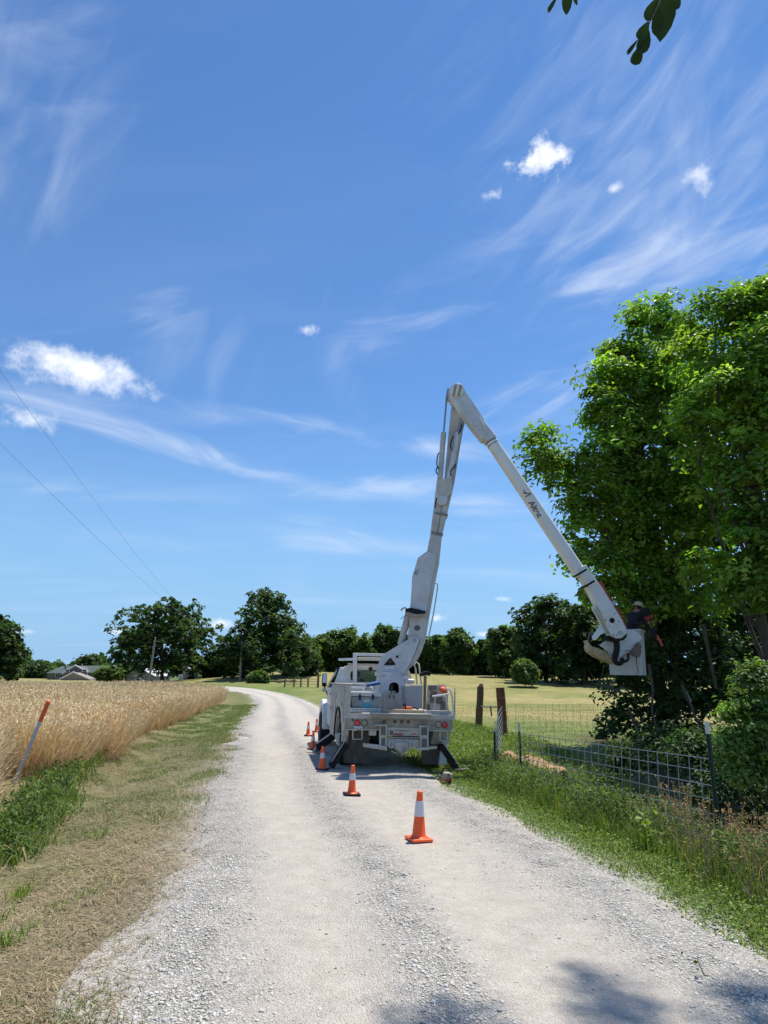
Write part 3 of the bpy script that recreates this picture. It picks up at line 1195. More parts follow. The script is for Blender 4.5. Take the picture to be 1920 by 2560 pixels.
    V = np.stack([b0 - side, b0 + side, b1 + side, b1 - side], 1).reshape(-1, 3)
    f = (np.arange(n) * 4)[:, None] + np.arange(4)[None]
    col = np.repeat(jitter_cols(n, DRYS, [4, 4, 3, 1.8]) * (1 + 0.28 * fbm(p[:, 0] * 1.3, p[:, 1] * .8, 88))[:, None], 4, 0)
    stuff_mesh('mown_straw', [(V, f.ravel(), np.full(n, 4, np.int32), col)], DRY, 'dry mown clippings lying flat on the left verge', 'straw')

    def shoots(x, y, l):
        strip = np.exp(-((l + 2.75) / 0.35) ** 2) * sstep(y, 8, 13)
        return np.clip(sstep(fbm(x * 2.1, y * 1.5, 77), -0.1, 0.5) * (0.4 + 0.5 * sstep(y, 7, 14)) + 0.9 * strip * sstep(fbm(x * 1.5, y * 0.6, 79), -0.3, 0.2), 0, 1) * sstep(-l, 1.8, 2.4) + 0.003
    P = []
    p, l = pts_lat(42000, -5.0, -1.7, 3.6, 50, 1.5, shoots)
    n = len(p)
    P.append(blades(p, U(0.02, 0.10, n) * (1 + 0.012 * p[:, 1]), U(0.003, 0.007, n) * (1 + 0.05 * p[:, 1]), U(0.4, 1.15, n), U(0, 6.28, n), jitter_cols(n, [(.10, .155, .04), (.135, .19, .05), (.18, .22, .075), (.26, .235, .12)], [3, 3, 3, 1.6])))
    # thick green clump in the ditch
    pc = []
    for f_ in np.linspace(0, 1, 16):
        g = G(240 - 250 * f_ + random.uniform(-14, 14), 1890 + 235 * f_, z=-0.15)
        k = int(520 * (0.55 + 0.6 * random.random()))
        pc.append(np.stack([rng.normal(g.x, 0.17, k), rng.normal(g.y, 0.24, k)], 1))
    q = np.concatenate(pc)
    p = np.concatenate([q, terrain(q[:, 0], q[:, 1])[:, None]], 1)
    n = len(p)
    P.append(blades(p, U(0.12, 0.38, n), U(0.010, 0.022, n), U(0.3, 1.1, n), U(0, 6.28, n), jitter_cols(n, [(0.095, 0.16, 0.035), (0.13, 0.205, 0.05), (0.18, 0.25, 0.07), (.30, .26, .14)], [3, 3, 2.5, 1.6])))
    p2 = p[rng.choice(n, 2400)].copy()
    p2[:, 2] += U(0.08, 0.36, len(p2))
    P.append(leaf_mesh(p2, rng.normal(0, .6, p2.shape) + np.array([0, 0, .7])[None], U(0.05, 0.12, len(p2)), jitter_cols(len(p2), [(.075, .13, .035), (.10, .17, .045), (.14, .21, .06)], [2, 2, 2]), aspect=.35))
    # single tufts near the camera
    for (a, k, hh) in (((10, 2340), 80, .2), ((60, 2180), 60, .22), ((110, 2060), 60, .25), ((255, 2080), 40, .22), ((10, 2240), 40, .18), ((230, 2230), 30, .12), ((150, 2250), 30, .1), ((90, 2300), 20, .1), ((280, 2200), 30, .1), ((1900, 2330), 80, .1), ((1700, 2240), 60, .09), ((1560, 2190), 60, .08)):
        g = G(*a, z=-0.05)
        q = np.stack([rng.normal(g.x, 0.06, k), rng.normal(g.y, 0.08, k)], 1)
        p = np.concatenate([q, terrain(q[:, 0], q[:, 1])[:, None]], 1)
        P.append(blades(p, U(hh * .4, hh, k), U(0.006, 0.012, k), U(0.3, 0.9, k), U(0, 6.28, k), jitter_cols(k, GREENS, [2, 3, 3, 1])))
    stuff_mesh('ditch_grass', P, BLADE, 'green grass in the ditch and shoots through the straw on the left verge', 'grass')


build_grass()


def build_wheat():
    parts = []
    # candidate points in a wedge left of the verge, kept inside the picture's side margin
    tot = []
    for (n, y0, y1) in ((30000, 6.5, 13), (40000, 12, 24), (40000, 23, 42), (30000, 40, 84)):
        y = rng.uniform(y0, y1, n * 3)
        xl = -0.68 * y - 1.8
        x = rng.uniform(0, 1, n * 3) ** 1.5
        xr = np.interp(y, RL[:, 1][:330], RL[:, 0][:330]) - 4.7
        x = xr - x * (xr - xl)
        k = xl < xr - 0.1
        x, y = x[k][:n], y[k][:n]
        tot.append(np.stack([x, y], 1))
    q = np.concatenate(tot)
    d = lateral(q[:, 0], q[:, 1])
    edge = 5.0 + 0.28 * vnoise(q[:, 0] * 0.8, q[:, 1] * 0.8, 91) + 0.15 * vnoise(q[:, 0] * 3, q[:, 1] * 3, 92)
    mk_ = G(33, 1962, -.08)
    notch = (q[:, 1] < mk_.y + .55) & (np.abs(q[:, 0] - mk_.x * q[:, 1] / mk_.y - .30) < .80) & (q[:, 1] > mk_.y - 6)
    k = (d < -edge) & (q[:, 1] < 84) & ~notch
    q, d = q[k], d[k]
    n = len(q)
    z = terrain(q[:, 0], q[:, 1], d)
    P = np.stack([q[:, 0], q[:, 1], z], 1)
    dist = np.hypot(q[:, 0], q[:, 1])
    h = rng.uniform(0.70, 1.06, n) * (0.92 + 0.12 * vnoise(q[:, 0] * .5, q[:, 1] * .5, 95))
    az = rng.normal(0.4, 1.5, n)
    lean = rng.uniform(0.03, 0.50, n) + 0.14 * (d > -5.8)
    w = np.maximum(0.0045, dist * 0.0005) * rng.uniform(.8, 1.3, n)
    dirv = np.stack([np.cos(az), np.sin(az), np.zeros(n)], 1)
    up = np.array([0, 0, 1.0])[None]
    fa = rng.normal(0, 0.7, n) + np.arctan2(-q[:, 0], q[:, 1]) * 0
    side = np.stack([np.cos(fa), np.sin(fa), np.zeros(n)], 1)
    top = P + dirv * (h * lean)[:, None] + up * (h * np.sqrt(1 - lean ** 2))[:, None]
    sd = side * (w / 2)[:, None]
    # stem
    V1 = np.stack([P - sd, P + sd, top + sd * .7, top - sd * .7], 1)
    # head: a nodding spindle
    nod = rng.uniform(-0.2, 0.9, n)
    hd = dirv * (0.5 + 0.5 * np.abs(nod))[:, None] + up * (0.9 - np.abs(nod))[:, None]
    hl = rng.uniform(0.07, 0.11, n)
    hw = np.maximum(0.008, dist * 0.0007) * rng.uniform(.8, 1.2, n)
    hs = side * hw[:, None]
    hm = top + hd * (hl * 0.4)[:, None]
    he = top + hd * hl[:, None]
    V2 = np.stack([top, hm + hs, he, hm - hs], 1)
    # flag leaf
    lf = P + (top - P) * rng.uniform(0.25, 0.7, n)[:, None]
    la = rng.uniform(0, 6.283, n)
    le = lf + np.stack([np.cos(la), np.sin(la), rng.uniform(-.4, .5, n)], 1) * rng.uniform(.10, .22, n)[:, None]
    V3 = np.stack([lf - sd, lf + sd * 1.5, le], 1)
    V = np.concatenate([V1, V2, V3], 1).reshape(-1, 3)
    b = (np.arange(n) * 11)[:, None]
    Fq = np.concatenate([b + np.arange(4)[None], b + np.arange(4, 8)[None], b + np.arange(8, 11)[None]], 1).ravel()
    S_ = np.tile(np.array([4, 4, 3], np.int32), n)
    cs = jitter_cols(n, [(0.64, 0.49, 0.30), (0.74, 0.605, 0.40), (0.53, 0.375, 0.21), (0.64, 0.53, 0.335)], [3, 3, 2, 1.5], .22)
    pat = 1 + 0.16 * fbm(q[:, 0] * .35, q[:, 1] * .35, 97)
    redd = (np.clip(sstep(d, -6.4, -5.0), 0, 1) * 0.30)[:, None]
    cs = cs * pat[:, None]
    cs = cs * (1 - redd) + np.array([0.50, 0.33, 0.175])[None] * redd
    ch = cs * 1.1
    C_ = np.concatenate([np.repeat(cs[:, None], 4, 1), np.repeat(ch[:, None], 4, 1), np.repeat(cs[:, None] * .95, 3, 1)], 1).reshape(-1, 3)
    stuff_mesh('wheat_field', [(V, Fq, S_, C_)], DRY, 'ripe golden wheat field left of the gravel road', 'wheat')


build_wheat()
# ------------------------------------------------------------------ trees
def sphere_dirs(n, up=0.0):
    v = rng.normal(0, 1, (n, 3))
    v[:, 2] += up
    return v / np.linalg.norm(v, axis=1)[:, None]


def crown_arrays(lobes, clumps, per, leaf, clump_r, pal, wts, inner=0.45, flat=0.6, upn=0.9, rough=0.16):
    """leafy sprays, each a small dome of leaves, spread through and over a set of ellipsoid lobes"""
    lobes = np.array(lobes, float)            # x y z rx ry rz
    vol = (lobes[:, 3] * lobes[:, 4] * lobes[:, 5]) ** 0.72
    k = rng.choice(len(lobes), clumps, p=vol / vol.sum())
    d = sphere_dirs(clumps, 0.2)
    rad = inner + (1 - inner) * rng.uniform(0, 1, clumps) ** 0.5
    rad *= 1 + rough * rng.normal(0, 1, clumps)
    c = lobes[k, :3] + d * lobes[k, 3:6] * rad[:, None]
    ccol = jitter_cols(clumps, pal, wts, 0.2)
    rc = clump_r * rng.uniform(0.35, 1.4, clumps)
    tilt = d * 0.35 + np.array([0, 0, upn])[None] + rng.normal(0, 0.18, (clumps, 3))
    tilt /= np.linalg.norm(tilt, axis=1)[:, None]
    n = clumps * per
    e = rng.normal(0, 1, (clumps, per, 3))
    e /= np.linalg.norm(e, axis=2)[:, :, None]
    dp = (e * tilt[:, None]).sum(2)
    e = e - tilt[:, None] * (np.minimum(dp, 0) * 1.5)[:, :, None]      # fold the underside up: a dome
    rr = rng.uniform(0.25, 1, (clumps, per)) ** 0.45
    off = e * (rc[:, None] * rr)[:, :, None]
    off[:, :, 2] *= flat
    off[:, :, 2] -= 0.32 * flat * np.hypot(off[:, :, 0], off[:, :, 1])
    off += rng.normal(0, 0.16, off.shape) * rc[:, None, None]
    P = (c[:, None] + off).reshape(-1, 3)
    Nn = (e * 0.55 + tilt[:, None] * 0.8 + rng.normal(0, 0.38, (clumps, per, 3))).reshape(-1, 3)
    col = (ccol[:, None] * (1 + rng.normal(0, 0.12, (clumps, per, 1)))).reshape(-1, 3)
    size = leaf * rng.uniform(0.65, 1.25, n)
    return leaf_mesh(P, Nn, size, col), c


def bent(p0, p1, n=6, amp=0.12, seed=None):
    p0, p1 = Vector(p0), Vector(p1)
    L = (p1 - p0).length
    ax = Vector((random.uniform(-1, 1), random.uniform(-1, 1), random.uniform(-.3, .6))) * amp * L
    return [p0.lerp(p1, t) + ax * sin(pi * t) + Vector((random.uniform(-1, 1), random.uniform(-1, 1), random.uniform(-1, 1))) * 0.02 * L for t in [i / (n - 1) for i in range(n)]]


def make_tree(name, label, base, lobes, clumps, per, leaf, clump_r, pal, wts, trunk_r, fork, group=None, limbs=8, cat='tree', trunk_top=None, inner=0.45, flat=0.6, rough=0.16, twigs=0):
    base = Vector(base)
    t = thing(name, label, cat, base, group)
    inv = Matrix.Translation(-base)
    arr, cl = crown_arrays(lobes, clumps, per, leaf, clump_r, pal, wts, inner, flat, rough=rough)
    me = raw_mesh('crown', *arr)
    me.materials.append(LEAF)
    o = link(bpy.data.objects.new('crown', me))
    o.parent = t
    o.matrix_parent_inverse = inv
    mb = MB()
    top = Vector(trunk_top) if trunk_top else Vector((np.mean([q[0] for q in lobes]), np.mean([q[1] for q in lobes]), max(q[2] for q in lobes)))
    fk = base.lerp(top, fork)
    pts = bent(base - Vector((0, 0, .3)), fk, 6, 0.04) + bent(fk, top, 5, 0.06)[1:]
    rs = [trunk_r * (1.35 if i == 0 else 1.0) * (1 - 0.86 * i / (len(pts) - 1)) for i in range(len(pts))]
    mb.tube(pts, rs, 10)
    order = sorted(lobes, key=lambda q: -q[3] * q[4] * q[5])[:limbs]
    for i, q in enumerate(order):
        k = random.uniform(0.35, 0.8)
        s = pts[min(len(pts) - 1, int(k * len(pts)))]
        e = Vector(q[:3])
        bp = bent(s, e, 6, 0.10)
        r0 = trunk_r * random.uniform(0.28, 0.45)
        mb.tube(bp, [r0 * (1 - 0.85 * j / 5) for j in range(6)], 6)
        for w in range(twigs):
            a = bp[random.randint(2, 5)]
            dv = Vector(sphere_dirs(1, 0.3)[0]) * max(q[3:6]) * random.uniform(.5, .95)
            mb.tube(bent(a, a + dv, 4, 0.1), [r0 * .25, r0 * .18, r0 * .12, r0 * .05], 4, caps=False)
    put('trunk', mb, BARK, t, inv=inv, smooth=True)
    return t


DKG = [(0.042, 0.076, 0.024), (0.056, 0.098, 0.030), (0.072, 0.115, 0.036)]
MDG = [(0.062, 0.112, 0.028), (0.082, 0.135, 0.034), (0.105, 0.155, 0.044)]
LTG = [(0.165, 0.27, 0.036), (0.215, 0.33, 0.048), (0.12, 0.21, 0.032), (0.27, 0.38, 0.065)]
SHRUBG = [(0.16, 0.25, 0.06), (0.21, 0.31, 0.085), (0.11, 0.185, 0.042)]


def lobes_px(lst, Y):
    """lobes from (px, py, radius px, forward offset) at distance Y"""
    out = []
    for (x, y, r, dy) in lst:
        p = W(x, y, Y + dy)
        s = (p - CAM).dot(Rc @ Vector((0, 0, -1))) / F
        out.append((p.x, p.y, p.z, r * s, r * s * 0.95, r * s * 0.92))
    return out


def far_tree(label, cx, top, base, width, Y, pal, seed, dens=1.0, shape='round', leaf=0.34, name='deciduous_tree', group=None, trunk=True, inner=0.12):
    random.seed(seed)
    h = base - top
    L_ = []
    r0 = width / 2
    rows = 7
    for i in range(rows):
        f = (i + 0.5) / rows
        if shape == 'round':
            half = r0 * (1 - abs(2 * (f - 0.55)) ** 2.6 * .93) ** 0.5
        elif shape == 'cone':
            half = r0 * min(1, 0.30 + 0.95 * f) * (1 if f < .85 else .8)
        else:
            half = r0 * (0.6 + 0.4 * sin(pi * f))
        lr = max(h / rows * 0.85, half * 0.36)
        y = top + lr * 0.7 + (h * 0.97 - lr * 1.2) * f
        k = max(1, int(round(half / lr * 1.7)))
        for j in range(k):
            x = cx + (0 if k == 1 else (-half + lr * .75 + (2 * half - 1.5 * lr) * j / (k - 1))) + random.uniform(-.3, .3) * lr
            L_.append((x, y + random.uniform(-.35, .35) * lr, lr * random.uniform(.85, 1.2), random.uniform(-.4, .4) * width * Y / F))
    lb = lobes_px(L_, Y)
    g = W(cx, base, Y)
    bz = gz(g.x, g.y)
    n = int(dens * len(lb) * 33)
    m = 16
    return make_tree(name, label, (g.x, g.y, min(bz, g.z)), lb, n, m, leaf * 1.75 * Y / 100, 0.55 * Y / 100, pal, [1] * len(pal), 0.028 * width * Y / F * 0.8, 0.3, group=group, limbs=7, inner=inner, flat=0.95, rough=0.2)


FT = 'trees along the far edge of the fields'
far_tree('dark tree cut by the left edge of the picture, beyond the wheat', -8, 1535, 1708, 128, 104, DKG, 1, 1.1, group=FT)
far_tree('broad round oak behind the leaning utility pole', 405, 1487, 1700, 236, 106, DKG, 2, 1.15, group=FT)
far_tree('tall dark oak tapering upward beside the road bend', 662, 1474, 1702, 232, 100, DKG, 3, 1.25, 'cone', group=FT)
far_tree('low dark tree between the two big oaks', 552, 1628, 1700, 96, 112, DKG, 4, 1.2, group=FT)
far_tree('low tree at the right foot of the tapering oak', 752, 1588, 1696, 96, 108, DKG, 5, 1.1, group=FT)
far_tree('small round tree left of the green roofed house', 96, 1654, 1704, 66, 150, DKG, 6, 1.2, group=FT)
far_tree('tiny distant tree at the left edge behind the wheat', 45, 1668, 1706, 44, 155, DKG, 7, 1.2, group=FT)
far_tree('tree rising behind the green roof of the house', 222, 1640, 1700, 66, 160, DKG, 8, 1.2, group=FT)
far_tree('tree behind the right end of the house roof', 305, 1664, 1704, 70, 158, DKG, 9, 1.2, group=FT)
far_tree('wide pale topped tree left of the truck cab', 856, 1576, 1688, 140, 134, MDG, 10, 1.0, group=FT)
far_tree('rounded tree just left of the boom turret', 965, 1562, 1688, 84, 136, MDG, 11, 1.1, group=FT)
far_tree('tree directly behind the boom turret', 1040, 1585, 1688, 100, 140, DKG, 12, 1.1, group=FT)
far_tree('tree behind the boom, right of the turret', 1092, 1588, 1688, 76, 132, MDG, 13, 1.1, group=FT)
far_tree('open crowned tree with visible trunk right of the boom', 1146, 1567, 1688, 78, 124, MDG, 14, 0.62, group=FT)
far_tree('low tree in the dip right of the open crowned tree', 1212, 1604, 1690, 76, 128, DKG, 15, 1.2, group=FT)
far_tree('tree on the left shoulder of the dark grove', 1270, 1560, 1694, 100, 116, MDG, 16, 1.2, group=FT)
far_tree('tallest dark tree of the grove left of the bucket', 1368, 1480, 1706, 160, 104, DKG, 17, 1.25, group=FT)
far_tree('dense dark tree of the grove behind the lifted bucket', 1460, 1500, 1710, 150, 100, DKG, 18, 1.25, group=FT)
far_tree('pale green tree of the grove beside the boom tip', 1500, 1488, 1708, 110, 110, MDG, 19, 1.2, group=FT)
far_tree('dark tree at the right end of the grove', 1590, 1500, 1714, 140, 96, DKG, 20, 1.25, group=FT)
far_tree('small light green bush standing out before the grove', 1312, 1652, 1708, 52, 92, [(0.10, 0.155, 0.035), (0.13, 0.185, 0.045)], 21, 1.4, name='field_bush', leaf=.3)
far_tree('small light green bush beside the road bend', 646, 1684, 1708, 34, 90, [(0.075, 0.13, 0.03), (0.10, 0.155, 0.04)], 22, 1.4, name='field_bush', leaf=.28)
far_tree('bright green hedge in front of the house', 272, 1674, 1698, 52, 118, [(0.095, 0.155, 0.03), (0.12, 0.18, 0.04)], 23, 1.5, name='hedge', leaf=.28)
far_tree('low dark shrubs behind the metal sheds', 520, 1650, 1700, 60, 122, DKG, 24, 1.2, group=FT)

# distant wood closing the horizon
def far_wood():
    n = 15000
    a = rng.uniform(-1.35, 1.35, n)
    R0 = 330 + 60 * vnoise(a * 6, a * 0, 3) + rng.uniform(0, 40, n)
    x, y = R0 * np.sin(a), R0 * np.cos(a)
    hh = 6 + 5 * np.abs(vnoise(a * 40, a * 0, 5)) + 3 * vnoise(a * 110, a * 0, 6)
    z = base_z(x, y) + hh * rng.uniform(0, 1, n) ** .7
    P = np.stack([x, y, z], 1)
    me = raw_mesh('distant_wood', *leaf_mesh(P, rng.normal(0, 1, (n, 3)) + np.array([0, -1.0, .5])[None], rng.uniform(2.0, 4.2, n), jitter_cols(n, DKG, [1, 1, 1]), aspect=.8))
    me.materials.append(LEAF)
    stuff(link(bpy.data.objects.new('distant_wood', me)), 'dark band of distant woodland along the horizon', 'wood')


far_wood()

# big trees on the right
random.seed(40)
A = lobes_px([(1362, 1115, 46, .2), (1338, 1160, 36, .0), (1388, 1190, 44, .2), (1420, 1235, 36, .3), (1345, 1215, 26, .0), (1470, 1195, 52, .5),
              (1538, 965, 62, 1.2), (1500, 1010, 48, .6), (1575, 880, 58, 1.6), (1628, 820, 52, 1.6), (1690, 850, 66, 2.0), (1610, 950, 84, .8), (1560, 1060, 70, .6),
              (1520, 1130, 66, .2), (1660, 1020, 90, .6), (1600, 1140, 88, .2), (1500, 1250, 64, .0), (1560, 1300, 80, .4), (1470, 1340, 58, .2), (1500, 1420, 56, .3),
              (1455, 1395, 48, .1), (1540, 1500, 60, .4), (1640, 1500, 70, .6), (1490, 1470, 34, .2), (1720, 1520, 70, .6), (1545, 905, 50, 1.2), (1605, 800, 36, 1.6), (1660, 770, 34, 1.6), (1515, 940, 40, .8), (1760, 1300, 80, .2),
              (1590, 1430, 80, .8), (1700, 1180, 95, .2), (1650, 1300, 96, .2), (1730, 940, 80, 1.6), (1680, 1420, 80, 1.0), (1450, 1290, 40, .1)], 17.6)
maple = make_tree('maple_tree', 'big leafy maple the bucket reaches into', (7.9, 18.4, gz(7.9, 18.4)), A, 560, 74, 0.185, 0.50, LTG, [3, 3, 2, 1.8], 0.22, 0.45, limbs=26, trunk_top=(7.6, 18.2, 11.2), inner=0.62, flat=0.75, rough=0.17, twigs=5)
B_ = lobes_px([(1800, 800, 60, .6), (1870, 780, 66, .4), (1920, 760, 70, .6), (1780, 900, 80, .0), (1880, 900, 90, -.2), (1960, 860, 90, .2), (1830, 1020, 90, -.6), (1930, 1040, 100, -.8),
               (1740, 1080, 66, -.4), (1860, 1160, 80, -1.0), (1950, 1200, 90, -1.0), (1800, 1260, 50, -.6), (1900, 1320, 70, -1.4), (1960, 1400, 80, -1.2), (1850, 1420, 44, -1.2), (1760, 1420, 40, -.2),
               (1820, 1500, 36, -1.2), (1920, 1490, 50, -1.4)], 15.6)
tree_b = make_tree('roadside_tree', 'tall bright leaved tree with bare trunk at the right edge', tuple(W(1893, 1690, 14.6))[:2] + (gz(8.4, 14.6),), B_, 330, 74, 0.18, 0.48, LTG, [3, 3.4, 2, 2.4], 0.17, 0.55, limbs=18, trunk_top=tuple(W(1850, 900, 14.9)), inner=0.62, flat=0.75, rough=0.17, twigs=5)
C_ = lobes_px([(1640, 1240, 150, 0), (1760, 1380, 130, 0), (1860, 1250, 160, .5), (1700, 1060, 130, 0), (1830, 1050, 130, .5), (1960, 1380, 140, 0), (1570, 1480, 70, 0), (1700, 1560, 100, .5), (1830, 1600, 120, 0), (1950, 1620, 120, 0), (1600, 1600, 90, .8), (1780, 1480, 90, 0), (1880, 1470, 90, 0), (1560, 1400, 90, .3), (1540, 1200, 90, .5), (1600, 1000, 90, .5), (1700, 920, 80, .5)], 22.5)
make_tree('backing_tree', 'added dark leaved tree closing the sky gaps behind the maple', (9.8, 22.8, gz(9.8, 22.8)), C_, 560, 40, 0.28, 0.6, DKG + MDG[:1], [2, 2, 2, 1], 0.2, 0.4, limbs=10, inner=0.2)  # added to block the sky; its dark leaf colour shades the maple gaps
D_ = lobes_px([(1600, 1690, 80, 0), (1700, 1700, 90, .6), (1560, 1760, 62, -.5), (1650, 1790, 80, 0), (1780, 1720, 90, .6), (1540, 1815, 44, -.6), (1720, 1800, 80, .4), (1850, 1740, 90, .8), (1490, 1838, 26, -.6), (1600, 1845, 44, -.8), (1660, 1600, 70, 1.2), (1760, 1620, 80, 1.2), (1840, 1640, 70, 1.5), (1920, 1660, 80, 1.5), (1720, 1540, 60, 1.5), (1950, 1560, 80, 2), (1860, 1560, 60, 2.2), (1600, 1640, 50, .6)], 17.6)
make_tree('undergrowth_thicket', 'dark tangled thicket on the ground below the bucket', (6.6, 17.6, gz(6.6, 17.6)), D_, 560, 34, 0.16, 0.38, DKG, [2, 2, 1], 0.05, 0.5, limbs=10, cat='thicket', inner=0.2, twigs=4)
E_ = lobes_px([(1720, 1880, 70, 1.0), (1820, 1900, 80, .6), (1900, 1880, 90, .6), (1640, 1880, 60, 2.2), (1560, 1900, 46, 3.4), (1780, 1980, 60, .2), (1900, 2020, 70, .0)], 10.6)
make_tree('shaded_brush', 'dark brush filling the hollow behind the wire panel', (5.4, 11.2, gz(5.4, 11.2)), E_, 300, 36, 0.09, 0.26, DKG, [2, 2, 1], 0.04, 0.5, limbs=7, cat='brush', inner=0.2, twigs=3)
S_ = lobes_px([(1890, 1715, 42, .2), (1850, 1780, 34, .0), (1915, 1790, 52, .2), (1870, 1850, 42, 0), (1925, 1890, 56, .2), (1850, 1925, 30, 0), (1900, 1960, 44, .1), (1830, 1730, 16, 0), (1950, 1740, 40, .2), (1880, 1690, 34, .2), (1830, 1800, 30, .0), (1825, 1860, 26, .1)], 8.7)
make_tree('roadside_shrub', 'light green shrub beyond the steel fence post at the right edge', (5.1, 8.7, gz(5.1, 8.7)), S_, 240, 60, 0.068, 0.17, SHRUBG, [2, 2, 2], 0.035, 0.4, limbs=9, cat='shrub', inner=0.35, flat=0.6, twigs=4)

# bare stems and vines that show in front of the dark hollow
random.seed(51)
for (lab, pts, Y, r) in (('pale slanting dead limb pointing at the white tipped post', [(1705, 1712), (1728, 1765), (1736, 1790), (1755, 1822)], 15.4, .035),
                         ('crooked vine stem hanging below the bucket', [(1622, 1660), (1632, 1720), (1630, 1780), (1645, 1830), (1655, 1870)], 15.6, .03),
                         ('thin bare sapling trunk in the dark right of the bucket', [(1758, 1560), (1765, 1600), (1775, 1650), (1790, 1720)], 16.2, .05),
                         ('leaning bare stem by the left side of the thicket', [(1570, 1770), (1590, 1820), (1605, 1860)], 14.8, .03),
                         ('forked bare branch sticking out of the thicket over the field', [(1560, 1735), (1530, 1722), (1505, 1712), (1494, 1710)], 15.0, .03)):
    P = [W(x, y, Y + random.uniform(-.1, .1)) for x, y in pts]
    t = thing('dead_branch', lab, 'branch', P[-1])
    inv = Matrix.Translation(-P[-1])
    mb = MB()
    mb.tube(P, [r * (1 - .12 * i) for i in range(len(P))], 6)
    put('stem', mb, BARK, t, inv=inv, smooth=True)
    for k in range(3):
        a = P[1 + k % (len(P) - 1)]
        mb = MB()
        mb.tube(bent(a, a + Vector((random.uniform(-.4, .4), random.uniform(-.2, .2), random.uniform(-.1, .45))), 4, .1), [r * .45, r * .35, r * .25, r * .12], 5)
        put('twig', mb, BARK, t, inv=inv, smooth=True)


# overhead tree behind the camera: only its low twigs hang into view, its crown shades the road
def in_view(p, margin=60):
    q = Rc.transposed() @ (Vector(p) - CAM)
    if q.z > -0.05:
        return False
    x = 960 - F * q.x / q.z
    y = 1280 + F * q.y / q.z
    return -margin < x < 1920 + margin and -margin < y < 2560 + margin


